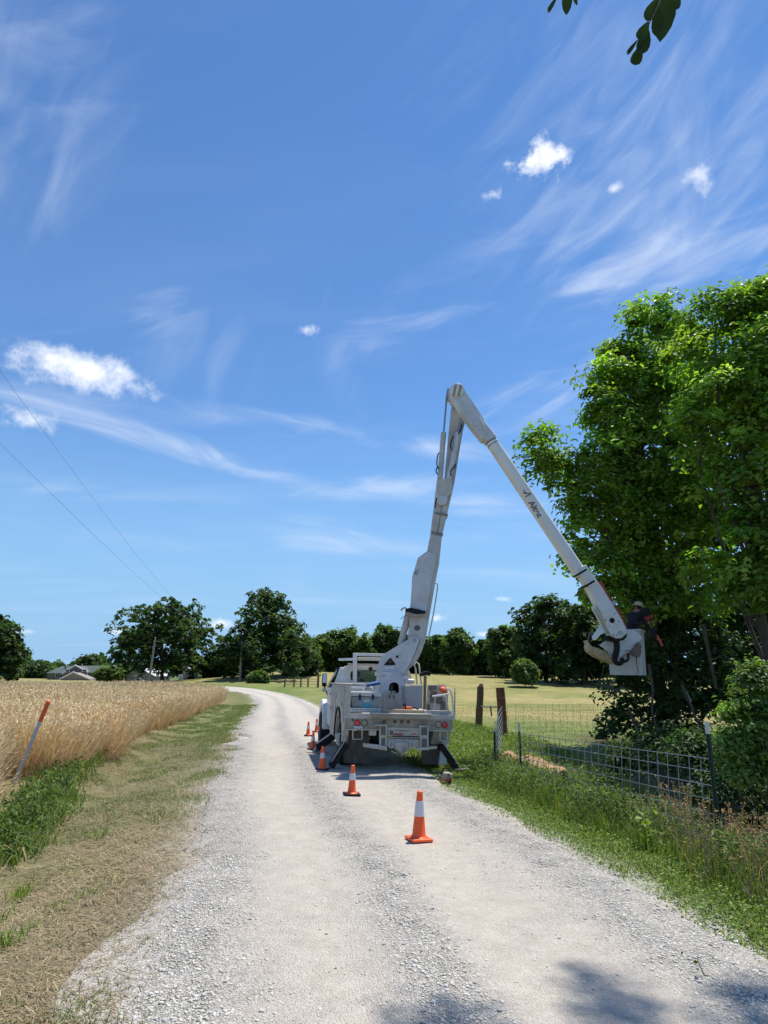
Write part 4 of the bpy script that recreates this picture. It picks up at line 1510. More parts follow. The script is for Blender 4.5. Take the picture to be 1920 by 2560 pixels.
def build_overhead():
    random.seed(60)
    base = Vector((4.6, -2.6, gz(4.6, -2.6)))
    t = thing('overhanging_tree', 'tree behind the viewer whose low leaves hang in at the top right', 'tree', base)
    inv = Matrix.Translation(-base)
    mb = MB()
    top = Vector((4.6, 1.0, 14))
    pts = bent(base - Vector((0, 0, .3)), top, 8, .04)
    mb.tube(pts, [.26, .22, .2, .18, .16, .13, .1, .05], 10)
    ends = []
    sunslope = Vector((SUN.x / SUN.z, SUN.y / SUN.z, 0))
    for (gx, gy, h) in ((0.32, 4.0, 15.5), (0.30, 3.7, 15), (1.25, 4.45, 16), (1.5, 4.2, 15.6), (1.3, 3.85, 15), (1.75, 3.8, 15.4), (2.25, 4.45, 16.2), (2.7, 4.3, 15.8), (2.1, 3.9, 15), (0.2, 3.3, 14.5)):
        e = Vector((gx, gy, 0)) + sunslope * h + Vector((0, 0, h))
        ends.append(e)
        mb.tube(bent(pts[5], e, 6, .06), [.07, .055, .04, .03, .02, .01], 6)
    cs = []
    for k in range(60):
        e = Vector((random.uniform(2.5, 7), random.uniform(-5, 1.2), random.uniform(5.5, 10.5)))
        cs.append(e)
    C0 = []
    for e in ends:
        for k in range(7):
            C0.append(e + Vector((random.gauss(0, .13), random.gauss(0, .13), random.gauss(0, .25))))
    C0 += cs
    P = np.concatenate([np.array(c)[None] + rng.normal(0, 1, (19, 3)) * (0.12 if i < len(ends) * 7 else .38) for i, c in enumerate(C0)])
    keep = np.array([not in_view(p) for p in P])
    P = P[keep]
    n = len(P)
    me = raw_mesh('crown', *leaf_mesh(P, rng.normal(0, .5, (n, 3)) + np.array([0, 0, 1])[None], 0.11 * rng.uniform(.7, 1.2, n), jitter_cols(n, LTG, [1, 1, 1, 1])))
    me.materials.append(LEAF)
    o = link(bpy.data.objects.new('crown', me))
    o.parent = t
    o.matrix_parent_inverse = inv
    # drooping twigs with single leaves; positions are read off the photo at arm's length
    Yd = 1.55

    def tp(x, y, dy=0):
        d = ray(x, y)
        return CAM + d * ((Yd + dy) / d.y)
    tw1 = [tp(1700, -130), tp(1668, -40), tp(1648, 10), tp(1625, 55), tp(1605, 100)]
    tw2 = [tp(1450, -140), tp(1430, -70), tp(1415, -25)]
    hub = tp(1560, -900, .1)
    mb2 = MB()
    mb.tube(bent(pts[3] + Vector((0, -.2, 1.5)), hub, 6, .02), [.04, .03, .024, .018, .013, .008], 6)
    mb.tube([hub] + tw1, [.007, .0045, .0035, .003, .002, .0012], 5)
    mb.tube([hub] + tw2, [.007, .0045, .003, .0015], 5)
    put('trunk', mb, BARK, t, inv=inv, smooth=True)
    lm = attr_material('near_leaf', 0.12, 0.85, 0.05)
    leaves = [((1640, -4), (1617, 53), 22), ((1622, 52), (1598, 100), 22), ((1645, 20), (1642, 92), 21), ((1672, -50), (1650, 106), 40), ((1694, -25), (1690, 25), 15), ((1620, 68), (1602, 136), 25),
              ((1602, 112), (1586, 163), 22), ((1596, 97), (1567, 136), 8), ((1396, -14), (1368, 32), 8), ((1420, -50), (1416, 38), 19), ((1432, -20), (1443, 14), 7)]
    for (a, b, wpx) in leaves:
        dy = random.uniform(-.04, .04)
        p0, p1 = tp(*a, dy), tp(*b, dy + random.uniform(-.03, .03))
        ax = (p1 - p0)
        sc_ = (p0 - CAM).length / F
        side = ax.cross(p0 - CAM).normalized() * wpx * sc_ * 0.5
        nrm = side.cross(ax).normalized()
        prof = [(0, .04), (.12, .5), (.3, .92), (.5, 1.0), (.7, .8), (.87, .42), (1, 0.0)]
        vs, fs = [], []
        for (tt, ww) in prof:
            c = p0 + ax * tt + nrm * (0.012 * sin(pi * tt))
            vs += [c - side * ww + nrm * .004 * ww, c, c + side * ww + nrm * .004 * ww]
        for i in range(len(prof) - 1):
            q = i * 3
            fs += [(q, q + 1, q + 4, q + 3), (q + 1, q + 2, q + 5, q + 4)]
        m2 = MB().add(vs, fs).mesh('leaf')
        ca = m2.color_attributes.new('Col', 'FLOAT_COLOR', 'POINT')
        for dd in ca.data:
            dd.color = (0.035, 0.06, 0.02, 1)  # leaf colour darkened to give backlit silhouettes
        m2.materials.append(lm)
        m2.polygons.foreach_set('use_smooth', [True] * len(m2.polygons))
        o = link(bpy.data.objects.new('leaf', m2))
        o.parent = t
        o.matrix_parent_inverse = inv


build_overhead()
# ------------------------------------------------------------------ bucket truck
HEAD = radians(9.3)
TRUCK_M = Matrix.Translation((0.41, 14.24, 0.0)) @ Matrix.Rotation(HEAD, 4, 'Z')
TRUCK_I = TRUCK_M.inverted()
truck = thing('bucket_truck', 'dusty white utility bucket truck parked on the gravel with its boom raised to the trees', 'truck', M=TRUCK_M)


def tl(px, py, ly):
    """truck coordinates of the point seen at a pixel on the plane ly metres ahead of the tail"""
    o = TRUCK_I @ CAM
    d = TRUCK_I.to_3x3() @ ray(px, py)
    return o + d * ((ly - o.y) / d.y)


def T(p):
    return TRUCK_M @ Vector(p)


def tpart(name, mb, mat, parent=None, bevel=0.006, smooth=False, label=None):
    """part of the truck; mesh is in world coordinates"""
    if parent is None:
        return put(name, mb, mat, truck, bevel, smooth, inv=TRUCK_I, label=label)
    return put(name, mb, mat, parent, bevel, smooth, label=label)


def pxprism(pts, ly, depth):
    f = [tl(x, y, ly) for x, y in pts]
    return MB().prism([T(p) for p in f], [T((p.x, p.y + depth, p.z)) for p in f])


def tbox(x0, x1, y0, y1, z0, z1):
    return MB().box(((x0 + x1) / 2, (y0 + y1) / 2, (z0 + z1) / 2), (x1 - x0, y1 - y0, z1 - z0), TRUCK_M)


def rectpx(x0, y0, x1, y1, ly, depth):
    return pxprism([(x0, y0), (x1, y0), (x1, y1), (x0, y1)], ly, depth)


def disc(c, r, axis, depth, n=20, prof=None):
    """short cylinder from c along axis"""
    axis = Vector(axis).normalized()
    M = Matrix.Translation(Vector(c)) @ axis.to_track_quat('Z', 'Y').to_matrix().to_4x4()
    return MB().lathe(prof or [(r, 0), (r, depth)], n=n, M=M)


def ring_polar(cx, cy, outer, inner_r, inner_shape):
    """matching outer/inner loops about (cx, cy) for a plate with a hole"""
    angs = sorted(set([i * 2 * pi / 40 for i in range(40)] + [math.atan2(y - cy, x - cx) % (2 * pi) for x, y in outer]))
    O, I = [], []
    n = len(outer)
    for a in angs:
        d = (cos(a), sin(a))
        best = 1e9
        for i in range(n):
            x1, y1 = outer[i]
            x2, y2 = outer[(i + 1) % n]
            ex, ey = x2 - x1, y2 - y1
            den = d[0] * ey - d[1] * ex
            if abs(den) < 1e-9:
                continue
            t = ((x1 - cx) * ey - (y1 - cy) * ex) / den
            u = ((x1 - cx) * d[1] - (y1 - cy) * d[0]) / den
            if t > 0 and -1e-6 <= u <= 1 + 1e-6:
                best = min(best, t)
        O.append((cx + d[0] * best, cy + d[1] * best))
        r = inner_shape(a)
        I.append((cx + d[0] * r, cy + d[1] * r))
    return O, I


def rect_r(hw, hh, k=6):
    """rounded-rectangle radius as a function of angle"""
    return lambda a: 1.0 / ((abs(cos(a)) / hw) ** k + (abs(sin(a)) / hh) ** k) ** (1 / k)


DECK = tl(960, 1785, 0).z
BACK = tl(960, 1823, 0).z
LX0, LX1 = tl(860, 1800, 0).x, tl(1132, 1810, 0).x
TOPZ = tl(862, 1712, 0).z
# chassis
for s in (-.42, .42):
    tpart('frame_rail', tbox(s - .045, s + .045, .25, 6.6, .58, .80), BLACK)
tpart('rear_axle', disc(T((-.85, 1.15, .48)), .08, TRUCK_M.to_3x3() @ Vector((1, 0, 0)), 1.7), BLACK)


def wheel(x, y, r, w, out):
    ax = TRUCK_M.to_3x3() @ Vector((out, 0, 0))
    prof = [(r * .58, 0), (r * .93, 0), (r, w * .12), (r, w * .88), (r * .93, w), (r * .58, w)]
    t = tpart('wheel', disc(T((x, y, r)), 0, ax, 0, 28, [(r * .5, w * .3), (r * .57, w * .25), (r * .57, w * .9), (r * .5, w * .85)]), STEEL, bevel=0, smooth=True)
    put('tyre', disc(T((x, y, r)), 0, ax, 0, 32, prof), RUBBER, t, smooth=True)
    put('hub', disc(T((x, y, r)), 0, ax, 0, 16, [(r * .22, w * .3), (r * .22, w * .95), (r * .12, w * 1.05)]), STEEL, t, smooth=True)
    mb = MB()
    for k in range(26):
        a = k * 2 * pi / 26
        M = TRUCK_M @ Matrix.Translation((x, y, r)) @ Matrix.Rotation(a, 4, 'X')
        mb.box((out * w * .5, 0, r * 1.0), (w * .82, .035, .02), M)
    put('tread', mb, RUBBER, t)


for (x, y, o_) in ((LX0 + .30, 1.15, -1), (LX1 - .30, 1.15, 1), (-.98, 5.75, -1), (.98, 5.75, 1)):
    wheel(x - (0 if y > 3 else 0), y, .46, .28 if y > 3 else .27, o_)

# bed deck, tail shelf and rear panel
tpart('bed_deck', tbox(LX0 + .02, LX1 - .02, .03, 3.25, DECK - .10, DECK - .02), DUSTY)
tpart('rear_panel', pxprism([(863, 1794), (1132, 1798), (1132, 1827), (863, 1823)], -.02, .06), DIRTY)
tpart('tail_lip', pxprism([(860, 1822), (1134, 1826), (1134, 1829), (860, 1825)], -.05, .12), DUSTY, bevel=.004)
tpart('tail_shelf', pxprism([(928, 1785), (936, 1796), (1073, 1799), (1079, 1788), (1078, 1786), (928, 1783.5)], -.16, .20), DIRTY)
tpart('tail_shelf_edge', pxprism([(928, 1782.6), (1080, 1785.4), (1080, 1788), (928, 1785.2)], -.18, .22), DUSTY, bevel=.004)
for (a, b) in ((863, 932), (1075, 1132)):
    tpart('corner_plate', rectpx(a, 1784 if a < 1000 else 1788, b, 1796 if a < 1000 else 1799, -.03, .05), DUSTY, bevel=.004)
pb = tpart('centre_board', pxprism([(954, 1773), (1060, 1776), (1060, 1786), (954, 1784)], .06, .30), BOARD)
for (x0, x1, y0) in ((876, 953, 1770), (1062, 1130, 1776)):
    sb = tpart('step_tread', pxprism([(x0, y0), (x1, y0 + 1.5), (x1, y0 + 12.5), (x0, y0 + 11)], .02, .05), LGREY, bevel=.003)
    mb = MB()
    for r_ in range(2):
        for k in range(14):
            p = tl(x0 + 6 + (x1 - x0 - 12) * k / 13, y0 + 3.6 + r_ * 4.2 + k * .1, .02)
            mb.box((p.x, p.y, p.z), (.017, .006, .016), TRUCK_M)
    o_ = put("tread_hole", mb, BLACK, sb)
    o_["kind"] = "stuff"
BX = TRUCK_M.to_3x3() @ Vector((0, -1, 0))
for (x, y, r, m, nm) in ((893, 1807, 6.6, RED, 'tail_light'), (1112, 1812, 6.4, RED, 'tail_light'), (911, 1807.5, 7, LGREY, 'reverse_light'), (1096, 1811.5, 7, LGREY, 'reverse_light'),
                         (987, 1804, 3.6, material('dirty_marker', (.11, .075, .05), .6, 0, .2, 20), 'marker_light'), (1004, 1804.3, 3.6, None, 'marker_light'), (1021, 1804.8, 3.6, None, 'marker_light'), (960, 1804, 3.2, None, 'marker_light'), (882, 1800, 2.6, None, 'marker_light')):
    p = tl(x, y, -.02)
    s = 13.4 / F
    g = tpart(nm, disc(T(p), r * s * 1.18, BX, .012, 20), BLACK if r > 6 else MATS['dirty_marker'], bevel=0)
    if r > 6:
        put('lens', disc(T((p.x, p.y - .0125, p.z)), 0, BX, 0, 20, [(r * s, 0), (r * s * .95, .01), (r * s * .5, .018)]), m if m is RED else DIRTY, g, smooth=True)

# steps that hang under the tail
for (x0, y0, x1, y1) in ((882, 1823, 905, 1848), (1100, 1829, 1118, 1851)):
    q = [T(tl(x, y, -.02)) for x, y in ((x0, y0), (x0, y1), (x1, y1), (x1, y0))]
    tpart('hanging_step', MB().tube(q, .017, 6), DUSTY, bevel=0, smooth=True)
tpart('step_bracket', rectpx(884, 1815, 907, 1822, -.08, .09), LGREY)
tpart('receiver_box', rectpx(923, 1826, 941, 1839, .0, .12), DUSTY)

# drop hitch and its folded arms
tpart('hitch_frame', pxprism([(966, 1847), (1048, 1849), (1048, 1868), (1028, 1872), (1016, 1880), (992, 1878), (980, 1868), (966, 1866)], -.08, .05), DUSTY)
tpart('hitch_crossbar', pxprism([(966, 1841.5), (1050, 1843), (1050, 1847), (966, 1846)], -.07, .10), DIRTY)
pl = tpart('hitch_panel', pxprism([(966, 1818), (1050, 1820), (1050, 1840.5), (966, 1839)], -.05, .04), DUSTY)
REDP = material('faded_red_print', (.33, .10, .11), .7, 0, .2, 40)
GRYP = material('faded_grey_print', (.13, .12, .115), .8, 0, .2, 40)
put('decal_stripe', rectpx(984, 1833, 1008, 1838.6, -.054, .003), REDP, pl)
put('decal_block', rectpx(975, 1827, 983, 1837, -.054, .003), GRYP, pl)
put('decal_mark', rectpx(1030, 1834, 1041, 1836.5, -.054, .003), REDP, pl)
put('panel_grip', MB().tube([T(tl(x, y, -.06)) for x, y in ((987, 1825), (990, 1827), (1018, 1827.5), (1021, 1826))], .010, 6), DIRTY, pl, smooth=True)
for (x0, x1, yy) in ((949, 968, 0), (1050, 1072, 2)):
    up = tpart('hitch_upright', pxprism([(x0, 1812 + yy), (x1, 1812 + yy), (x1, 1876), (x0, 1874)], -.13, .09), DUSTY)
    put('slot', rectpx(x0 + 3, 1816 + yy, x1 - 4, 1838, -.133, .004), GRYP, up)
    put('slot', rectpx(x0 + 4, 1845 + yy, x1 - 5, 1868, -.133, .004), GRYP, up)
tpart('folded_arm', pxprism([(908, 1858), (946, 1862), (968, 1866), (968, 1877), (944, 1873), (908, 1868)], -.16, .08), DUSTY, bevel=.012)
tpart('folded_arm', pxprism([(1043, 1870), (1092, 1865), (1094, 1868), (1092, 1872), (1043, 1877)], -.16, .08), DUSTY, bevel=.012)
tpart('arm_cap', pxprism([(936, 1811), (968, 1812), (968, 1816), (936, 1815)], -.15, .12), DUSTY)
tpart('arm_cap', pxprism([(1048, 1814), (1070, 1814.5), (1070, 1818), (1048, 1818)], -.15, .12), DUSTY)
for (x, y) in ((978, 1861), (1030, 1861)):
    q = [T(tl(x + 6.2 * cos(a), y + 8.5 * sin(a), -.12)) for a in [k * 2 * pi / 14 for k in range(15)]]
    tpart('tow_ring', MB().tube(q, .018, 7, caps=False), LGREY, bevel=0, smooth=True)
hk = tpart('pintle_hook', pxprism([(988, 1856), (1018, 1856), (1022, 1868), (1010, 1882), (1000, 1880), (988, 1868)], -.16, .08), DUSTY, bevel=.012)
put('hook_pin', MB().tube([T(tl(x, y, -.19)) for x, y in ((1011, 1866), (1010, 1876), (1007, 1884))], .022, 8), STEEL, hk, smooth=True)
put('safety_chain', MB().tube([T(tl(x, y, -.17)) for x, y in ((978, 1876), (986, 1882), (994, 1884), (1000, 1880), (1004, 1888), (1006, 1893))], .014, 6), DIRTY, hk, smooth=True)

# mud flaps
tpart('mud_flap', pxprism([(859, 1826), (924, 1828), (923, 1908), (918, 1910), (862, 1908), (858, 1904)], .42, .02), MUD, bevel=.003)
tpart('mud_flap', pxprism([(1054, 1842), (1106, 1842), (1104, 1912), (1060, 1911), (1054, 1906)], .42, .02), MUD, bevel=.003)

# left side compartments with a wheel arch
zb = .52


def side_profile(z_top, arch_c=1.15, arch_r=.66):
    pts = [(0.0, BACK - .0), (0.0, z_top), (3.22, z_top), (3.22, zb), (arch_c + arch_r + .05, zb)]
    for k in range(13):
        a = k * pi / 12
        pts.append((arch_c + arch_r * cos(a), zb + (arch_r * 1.02) * sin(a) + .0))
    pts += [(0.35, zb), (0.12, BACK - .05)]
    return pts


pf = side_profile(TOPZ)
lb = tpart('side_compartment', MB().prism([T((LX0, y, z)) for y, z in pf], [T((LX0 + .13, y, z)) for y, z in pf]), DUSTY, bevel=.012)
mc = tpart('inner_compartment', tbox(LX0 + .132, LX0 + .50, .62, 3.2, DECK, TOPZ - .004), LGREY, bevel=.012)
fa, fbx = (LX0 + .15, LX0 + .48), (DECK + .06, TOPZ - .05)
put('end_frame', MB().ring(*[[T((x, yy, z)) for x, z in L4] for yy, L4 in ((.600, [(fa[0] - .02, fbx[0]), (fa[1] + .02, fbx[0]), (fa[1] + .02, fbx[1] + .03), (fa[0] - .02, fbx[1] + .03)]), (.600, [(fa[0] + .03, fbx[0] + .04), (fa[1] - .03, fbx[0] + .04), (fa[1] - .03, fbx[1] - .02), (fa[0] + .03, fbx[1] - .02)]), (.618, [(fa[0] - .02, fbx[0]), (fa[1] + .02, fbx[0]), (fa[1] + .02, fbx[1] + .03), (fa[0] - .02, fbx[1] + .03)]), (.618, [(fa[0] + .03, fbx[0] + .04), (fa[1] - .03, fbx[0] + .04), (fa[1] - .03, fbx[1] - .02), (fa[0] + .03, fbx[1] - .02)]))]), WHITE, mc)
put('end_latch', tbox(LX0 + .28, LX0 + .38, .605, .617, TOPZ - .22, TOPZ - .19), BLACK, mc)
pf = side_profile(DECK)
tpart('side_compartment', MB().prism([T((LX1, y, z)) for y, z in pf], [T((LX1 - .40, y, z)) for y, z in pf]), DUSTY, bevel=.012)
tpart('compartment_top', MB().prism([T((x, y, TOPZ + .002)) for x, y in ((LX0 - .02, -.02), (LX0 + .15, -.02), (LX0 + .15, .60), (LX0 + .52, .60), (LX0 + .52, 3.24), (LX0 - .02, 3.24))], [T((x, y, TOPZ + .03)) for x, y in ((LX0 - .02, -.02), (LX0 + .15, -.02), (LX0 + .15, .60), (LX0 + .52, .60), (LX0 + .52, 3.24), (LX0 - .02, 3.24))]), DUSTY)
for (y0, y1, z0, z1) in ((.06, .52, .95, TOPZ - .05), (.55, 1.80, 1.24, TOPZ - .05), (1.86, 2.5, .60, TOPZ - .05), (2.54, 3.18, .60, TOPZ - .05)):
    dr = tpart('compartment_door', tbox(LX0 - .016, LX0 - .002, y0, y1, z0, z1), DUSTY, bevel=.005)
    ym = y1 - .10 if y1 - y0 > .5 else (y0 + y1) / 2
    put('door_handle', tbox(LX0 - .032, LX0 - .018, ym - .05, ym + .05, (z0 + z1) / 2 - .04, (z0 + z1) / 2 + .04), STEEL, dr, .004)
    put('hinge', tbox(LX0 - .024, LX0 - .0165, y0 + .02, y0 + .04, z0 + .05, z1 - .05), LGREY, dr)
arch = [(1.15 + .70 * cos(k * pi / 14), zb + .71 * sin(k * pi / 14)) for k in range(15)]
tpart('wheel_arch_trim', MB().tube([T((LX0 - .01, y, z)) for y, z in arch], .028, 6), RUBBER, bevel=0, smooth=True)

# rails on the bed
tpart('grab_post', MB().tube([T(tl(x, y, .06)) for x, y in ((871, 1782), (871, 1722), (869, 1714), (866, 1712))], .026, 8), WHITE, bevel=0, smooth=True)
tpart('tail_rail', MB().tube([T(tl(x, y, .10)) for x, y in ((1116, 1722), (1123, 1722), (1127, 1727), (1131, 1745), (1135, 1798))], .026, 8), WHITE, bevel=0, smooth=True)
tpart('tail_rail', MB().tube([T(tl(x, y, .25)) for x, y in ((1110, 1740), (1114, 1742), (1121, 1778))], .020, 8), DUSTY, bevel=0, smooth=True)
tpart('cross_rail', MB().tube([T(tl(x, y, .15)) for x, y in ((1081, 1741), (1122, 1735))], .020, 8), WHITE, bevel=0, smooth=True)
tpart('cross_rail', MB().tube([T(tl(x, y, .15)) for x, y in ((1089, 1741), (1085, 1776))], .016, 8), DUSTY, bevel=0, smooth=True)
tb = tpart('tool_panel', pxprism([(1070, 1712), (1110, 1712), (1119, 1722), (1121, 1776), (1066, 1776)], .62, .05), DUSTY)
for (x0, y0, x1, y1) in ((1073, 1714, 1083, 1727), (1086, 1714, 1091, 1725), (1078, 1730, 1092, 1737), (1075, 1738, 1087, 1757), (1090, 1743, 1106, 1759), (1102, 1754, 1113, 1775), (1069, 1760, 1075, 1775)):
    put('tool_pocket', rectpx(x0, y0, x1, y1, .585, .03), material('pocket_grey', (.14, .12, .11), .8, 0, .3, 20), tb, .004)
tpart('grab_hoop', MB().tube([T(tl(x, y, 2.9)) for x, y in ((1043, 1715), (1039, 1672), (1036, 1662), (1041, 1655), (1047, 1660), (1051, 1690), (1054, 1716))], .022, 8), DUSTY, bevel=0, smooth=True)

# cab
CB = 3.42
cab_out = [(842, 1720), (846, 1704), (851, 1686), (857, 1672), (864, 1665), (876, 1661), (1006, 1663), (1018, 1668), (1026, 1682), (1034, 1722)]
cab_in = None
O, I = ring_polar(938, 1690, cab_out, 0, rect_r(62, 15.5, 5))
of = [tl(x, y, CB) for x, y in O]
inn = [tl(x, y, CB) for x, y in I]
sh = lambda L_, dy: [T((p.x, p.y + dy, p.z)) for p in L_]
cabb = tpart('cab', MB().ring(sh(of, 0), sh(inn, 0), sh(of, .06), sh(inn, .06)), WHITE, bevel=0)
RZ = max(p.z for p in of)
CX = sum(p.x for p in of) / len(of)
HW = max(abs(p.x - CX) for p in of)
outl = [tl(x, y, CB) for x, y in cab_out]
upper = outl[1:-1]
# roof and sides as a shell that follows the rear outline forward
vs = [T((p.x, CB + .06, p.z)) for p in upper] + [T((CX + (p.x - CX) * .97, CB + 1.25, p.z - .02)) for p in upper]
n_ = len(upper)
roof_idx = [i for i in range(n_ - 1) if 2 <= i <= n_ - 4]
fs = [(i, i + 1, i + 1 + n_, i + n_) for i in range(2, n_ - 3)]
ro = MB()
ro.prism([T((p.x, CB + .06, p.z)) for p in upper[2:-2]], [T((CX + (p.x - CX) * .95, CB + 1.2, p.z - .015)) for p in upper[2:-2]])
put('roof', ro, WHITE, cabb, .02, smooth=True)
bz = outl[0].z
body = MB()
bl, br = CX - HW, CX + HW
body.box((CX, CB + 1.0, (0.62 + bz) / 2), (2 * HW, 1.98, bz - .62), TRUCK_M)
put('cab_body', body, WHITE, cabb, .04, smooth=True)
for s in (-1, 1):
    # pillars and side glass
    e = upper[1] if s < 0 else upper[-2]
    xb = bl if s < 0 else br
    put('pillar', MB().beam(T((xb - s * .06, CB + .17, bz)), T((e.x - s * .05, CB + .17, RZ - .10)), .10, .20, BX), WHITE, cabb, .02)
    put('pillar', MB().beam(T((xb, CB + 1.95, bz)), T((CX + (e.x - CX) * .93, CB + 1.18, RZ - .10)), .06, .06, BX), WHITE, cabb, .015)
    g4 = [T((xb + .012 * -s, CB + .2, bz)), T((xb + .012 * -s, CB + 1.9, bz)), T((CX + (e.x - CX) * .95, CB + 1.2, RZ - .06)), T((e.x, CB + .22, RZ - .06))]
    off = TRUCK_M.to_3x3() @ Vector((.006 * -s, 0, 0))
    put('side_window', MB().prism(g4, [p + off for p in g4]), GLASS, cabb)
    dr = put('cab_door', MB().box((xb + s * .006, CB + 1.0, (bz + .72) / 2), (.012, 1.15, bz - .76), TRUCK_M), WHITE, cabb, .005)
    put('door_handle', MB().box((xb + s * .024, CB + .62, bz - .16), (.02, .16, .035), TRUCK_M), BLACK, dr, .004)
gi = [T((p.x, p.y + .03, p.z)) for p in inn]
put('rear_window', MB().prism(gi, [p - BX * -.006 for p in gi]), GLASS, cabb)
ws = [T((CX - HW * .86, CB + 1.22, RZ - .07)), T((CX + HW * .86, CB + 1.22, RZ - .07)), T((CX + HW * .93, CB + 1.95, bz)), T((CX - HW * .93, CB + 1.95, bz))]
put('windscreen', MB().prism(ws, [p + Vector((0, 0, .008)) for p in ws]), GLASS, cabb)
for s in (-.45, .45):
    st = put('seat', MB().box((CX + s, CB + .55, bz - .05), (.5, .16, .62), TRUCK_M), RUBBER, cabb, .05)
    put('headrest', MB().box((CX + s, CB + .52, bz + .36), (.28, .1, .18), TRUCK_M), RUBBER, st, .04)
tpart('hood', MB().box((CX, CB + 2.65, (bz - .08 + .75) / 2), (1.62, 1.4, bz - .83), TRUCK_M), WHITE, bevel=.08)
tpart('front_bumper', tbox(CX - 1.1, CX + 1.1, CB + 3.36, CB + 3.5, .5, .78), STEEL, bevel=.02)
for s in (-1, 1):
    arcp = [(5.75 + .62 * cos(k * pi / 12), .50 + .62 * sin(k * pi / 12)) for k in range(13)]
    outp = [(5.75 + .80 * cos(k * pi / 12), .48 + .80 * sin(k * pi / 12)) for k in range(13)]
    loop = outp + arcp[::-1]
    x0, x1 = CX + s * .78, CX + s * 1.20
    tpart('front_fender', MB().prism([T((x0, y, z)) for y, z in loop], [T((x1, y, z)) for y, z in loop]), WHITE, bevel=.03, smooth=True)
    mx = tl(811, 1700, CB + 1.6)
    xm = mx.x if s < 0 else 2 * CX - mx.x
    mi = tpart('side_mirror', MB().box((xm, CB + 1.6, mx.z), (.135, .11, .36), TRUCK_M), BLACK, bevel=.03)
    put('mirror_glass', MB().box((xm + .0, CB + 1.54, mx.z + .04), (.10, .006, .24), TRUCK_M), material('mirror_glass', (.35, .42, .5), .05, 1, .05, 3), mi)
    put('mirror_arm', MB().tube([T((xm, CB + 1.6, mx.z - .17)), T((xm - s * .05, CB + 1.62, mx.z - .25)), T((CX + s * HW, CB + 1.7, mx.z - .42))], .018, 6), BLACK, mi, smooth=True)
    put('convex_mirror', disc(T((xm, CB + 1.56, mx.z - .28)), 0, BX, 0, 14, [(.06, 0), (.06, .02), (.03, .035)]), LGREY, mi, smooth=True)

# headache rack over the cab
RK = 3.26


def bar(x0, y0, x1, y1, w=.06, ly=RK):
    return MB().beam(T(tl(x0, y0, ly)), T(tl(x1, y1, ly)), w, .07, BX)


rk = tpart('headache_rack', bar(887, 1636, 1010, 1639, .075), WHITE, bevel=.01)
put('rack_post', bar(887.5, 1632.5, 887, 1712, .105, RK - .075), WHITE, rk, .01)
put('rack_post', bar(1010, 1635, 1012, 1712, .105, RK - .075), WHITE, rk, .01)
put('rack_bar', bar(894, 1647, 1006, 1649, .08, RK + .08), WHITE, rk, .01)
put('rack_bar', bar(870, 1661, 1006, 1664, .06, RK + .08), DUSTY, rk, .01)
a0, a1 = tl(884, 1648, RK), tl(848, 1649, RK + 1.5)
put('roof_arm', MB().beam(T(a0), T(a1), .055, .055, BX), WHITE, rk, .01)
b0, b1 = tl(1008, 1650, RK), tl(1000, 1652, RK + 1.5)
put('roof_arm', MB().beam(T(b0), T(b1), .055, .055, BX), WHITE, rk, .01)
put('work_lamp', disc(T(tl(926, 1672, RK + .1)), 0, BX, 0, 14, [(.035, -.02), (.05, 0), (.05, .04)]), BLACK, rk, smooth=True)
tpart('light_bar', MB().beam(T(tl(893, 1671, CB - .05)), T(tl(926, 1672, CB - .05)), .055, .06, BX), WHITE, bevel=.015)

# outriggers: two on the left, one visible on the right
def outrigger(ly, top, bot, w, foot):
    p0, p1 = T(tl(*top, ly)), T(tl(*bot, ly))
    a = tpart('outrigger_leg', MB().beam(p0, p1, w, .20, BX), BLACK, bevel=.01)
    put('leg_edge', MB().beam(p0 + Vector((0, 0, w * .72)), p1 + Vector((0, 0, w * .72)), .018, .22, BX), DUSTY, a, .004)
    f = T(tl(*foot, ly))
    put('foot_plate', MB().box((0, 0, 0), (.36, .36, .03), Matrix.Translation((f.x, f.y, max(.03, f.z)))), DIRTY, a, .006)
    put('foot_hinge', MB().tube([p1, Vector((f.x, f.y, .06))], .05, 8), STEEL, a, smooth=True)
    return a


outrigger(.25, (864, 1858), (827, 1916), .14, (826, 1927))
outrigger(3.3, (838, 1838), (792, 1870), .16, (786, 1880))
outrigger(.25, (1100, 1862), (1147, 1928), .14, (1154, 1936))
tpart('outrigger_housing', pxprism([(1106, 1850), (1118, 1850), (1117, 1912), (1097, 1912)], .18, .10), LGREY)
tpart('outrigger_housing', pxprism([(838, 1836), (852, 1832), (852, 1862), (842, 1862)], .45, .10), LGREY)

# pedestal with arched opening
PED = 1.50
ped_out = [(955, 1690), (1011, 1690), (1016, 1778), (939, 1778)]
O, I = ring_polar(985, 1722, ped_out, 0, lambda a: rect_r(13, 16, 2.6)(a))
of = [tl(x, y, PED) for x, y in O]
inn = [tl(x, y, PED) for x, y in I]
pd = tpart('pedestal', MB().ring(sh(of, 0), sh(inn, 0), sh(of, .04), sh(inn, .04)), LAV, bevel=0)
c4 = [tl(x, y, PED) for x, y in ped_out]
mb = MB()
for (i, j) in ((1, 2), (3, 0)):
    p, q = c4[i], c4[j]
    mb.prism([T(p), T(q), T((q.x, q.y + .8, q.z)), T((p.x, p.y + .8, p.z))], [T((p.x * .98 + .0, p.y, p.z)), T((q.x * .98, q.y, q.z)), T((q.x * .98, q.y + .8, q.z)), T((p.x * .98, p.y + .8, p.z))])
put('pedestal_side', mb, LAV, pd)
put('pedestal_back', MB().prism([T((p.x, p.y + .8, p.z)) for p in c4], [T((p.x, p.y + .84, p.z)) for p in c4]), BLACK, pd)
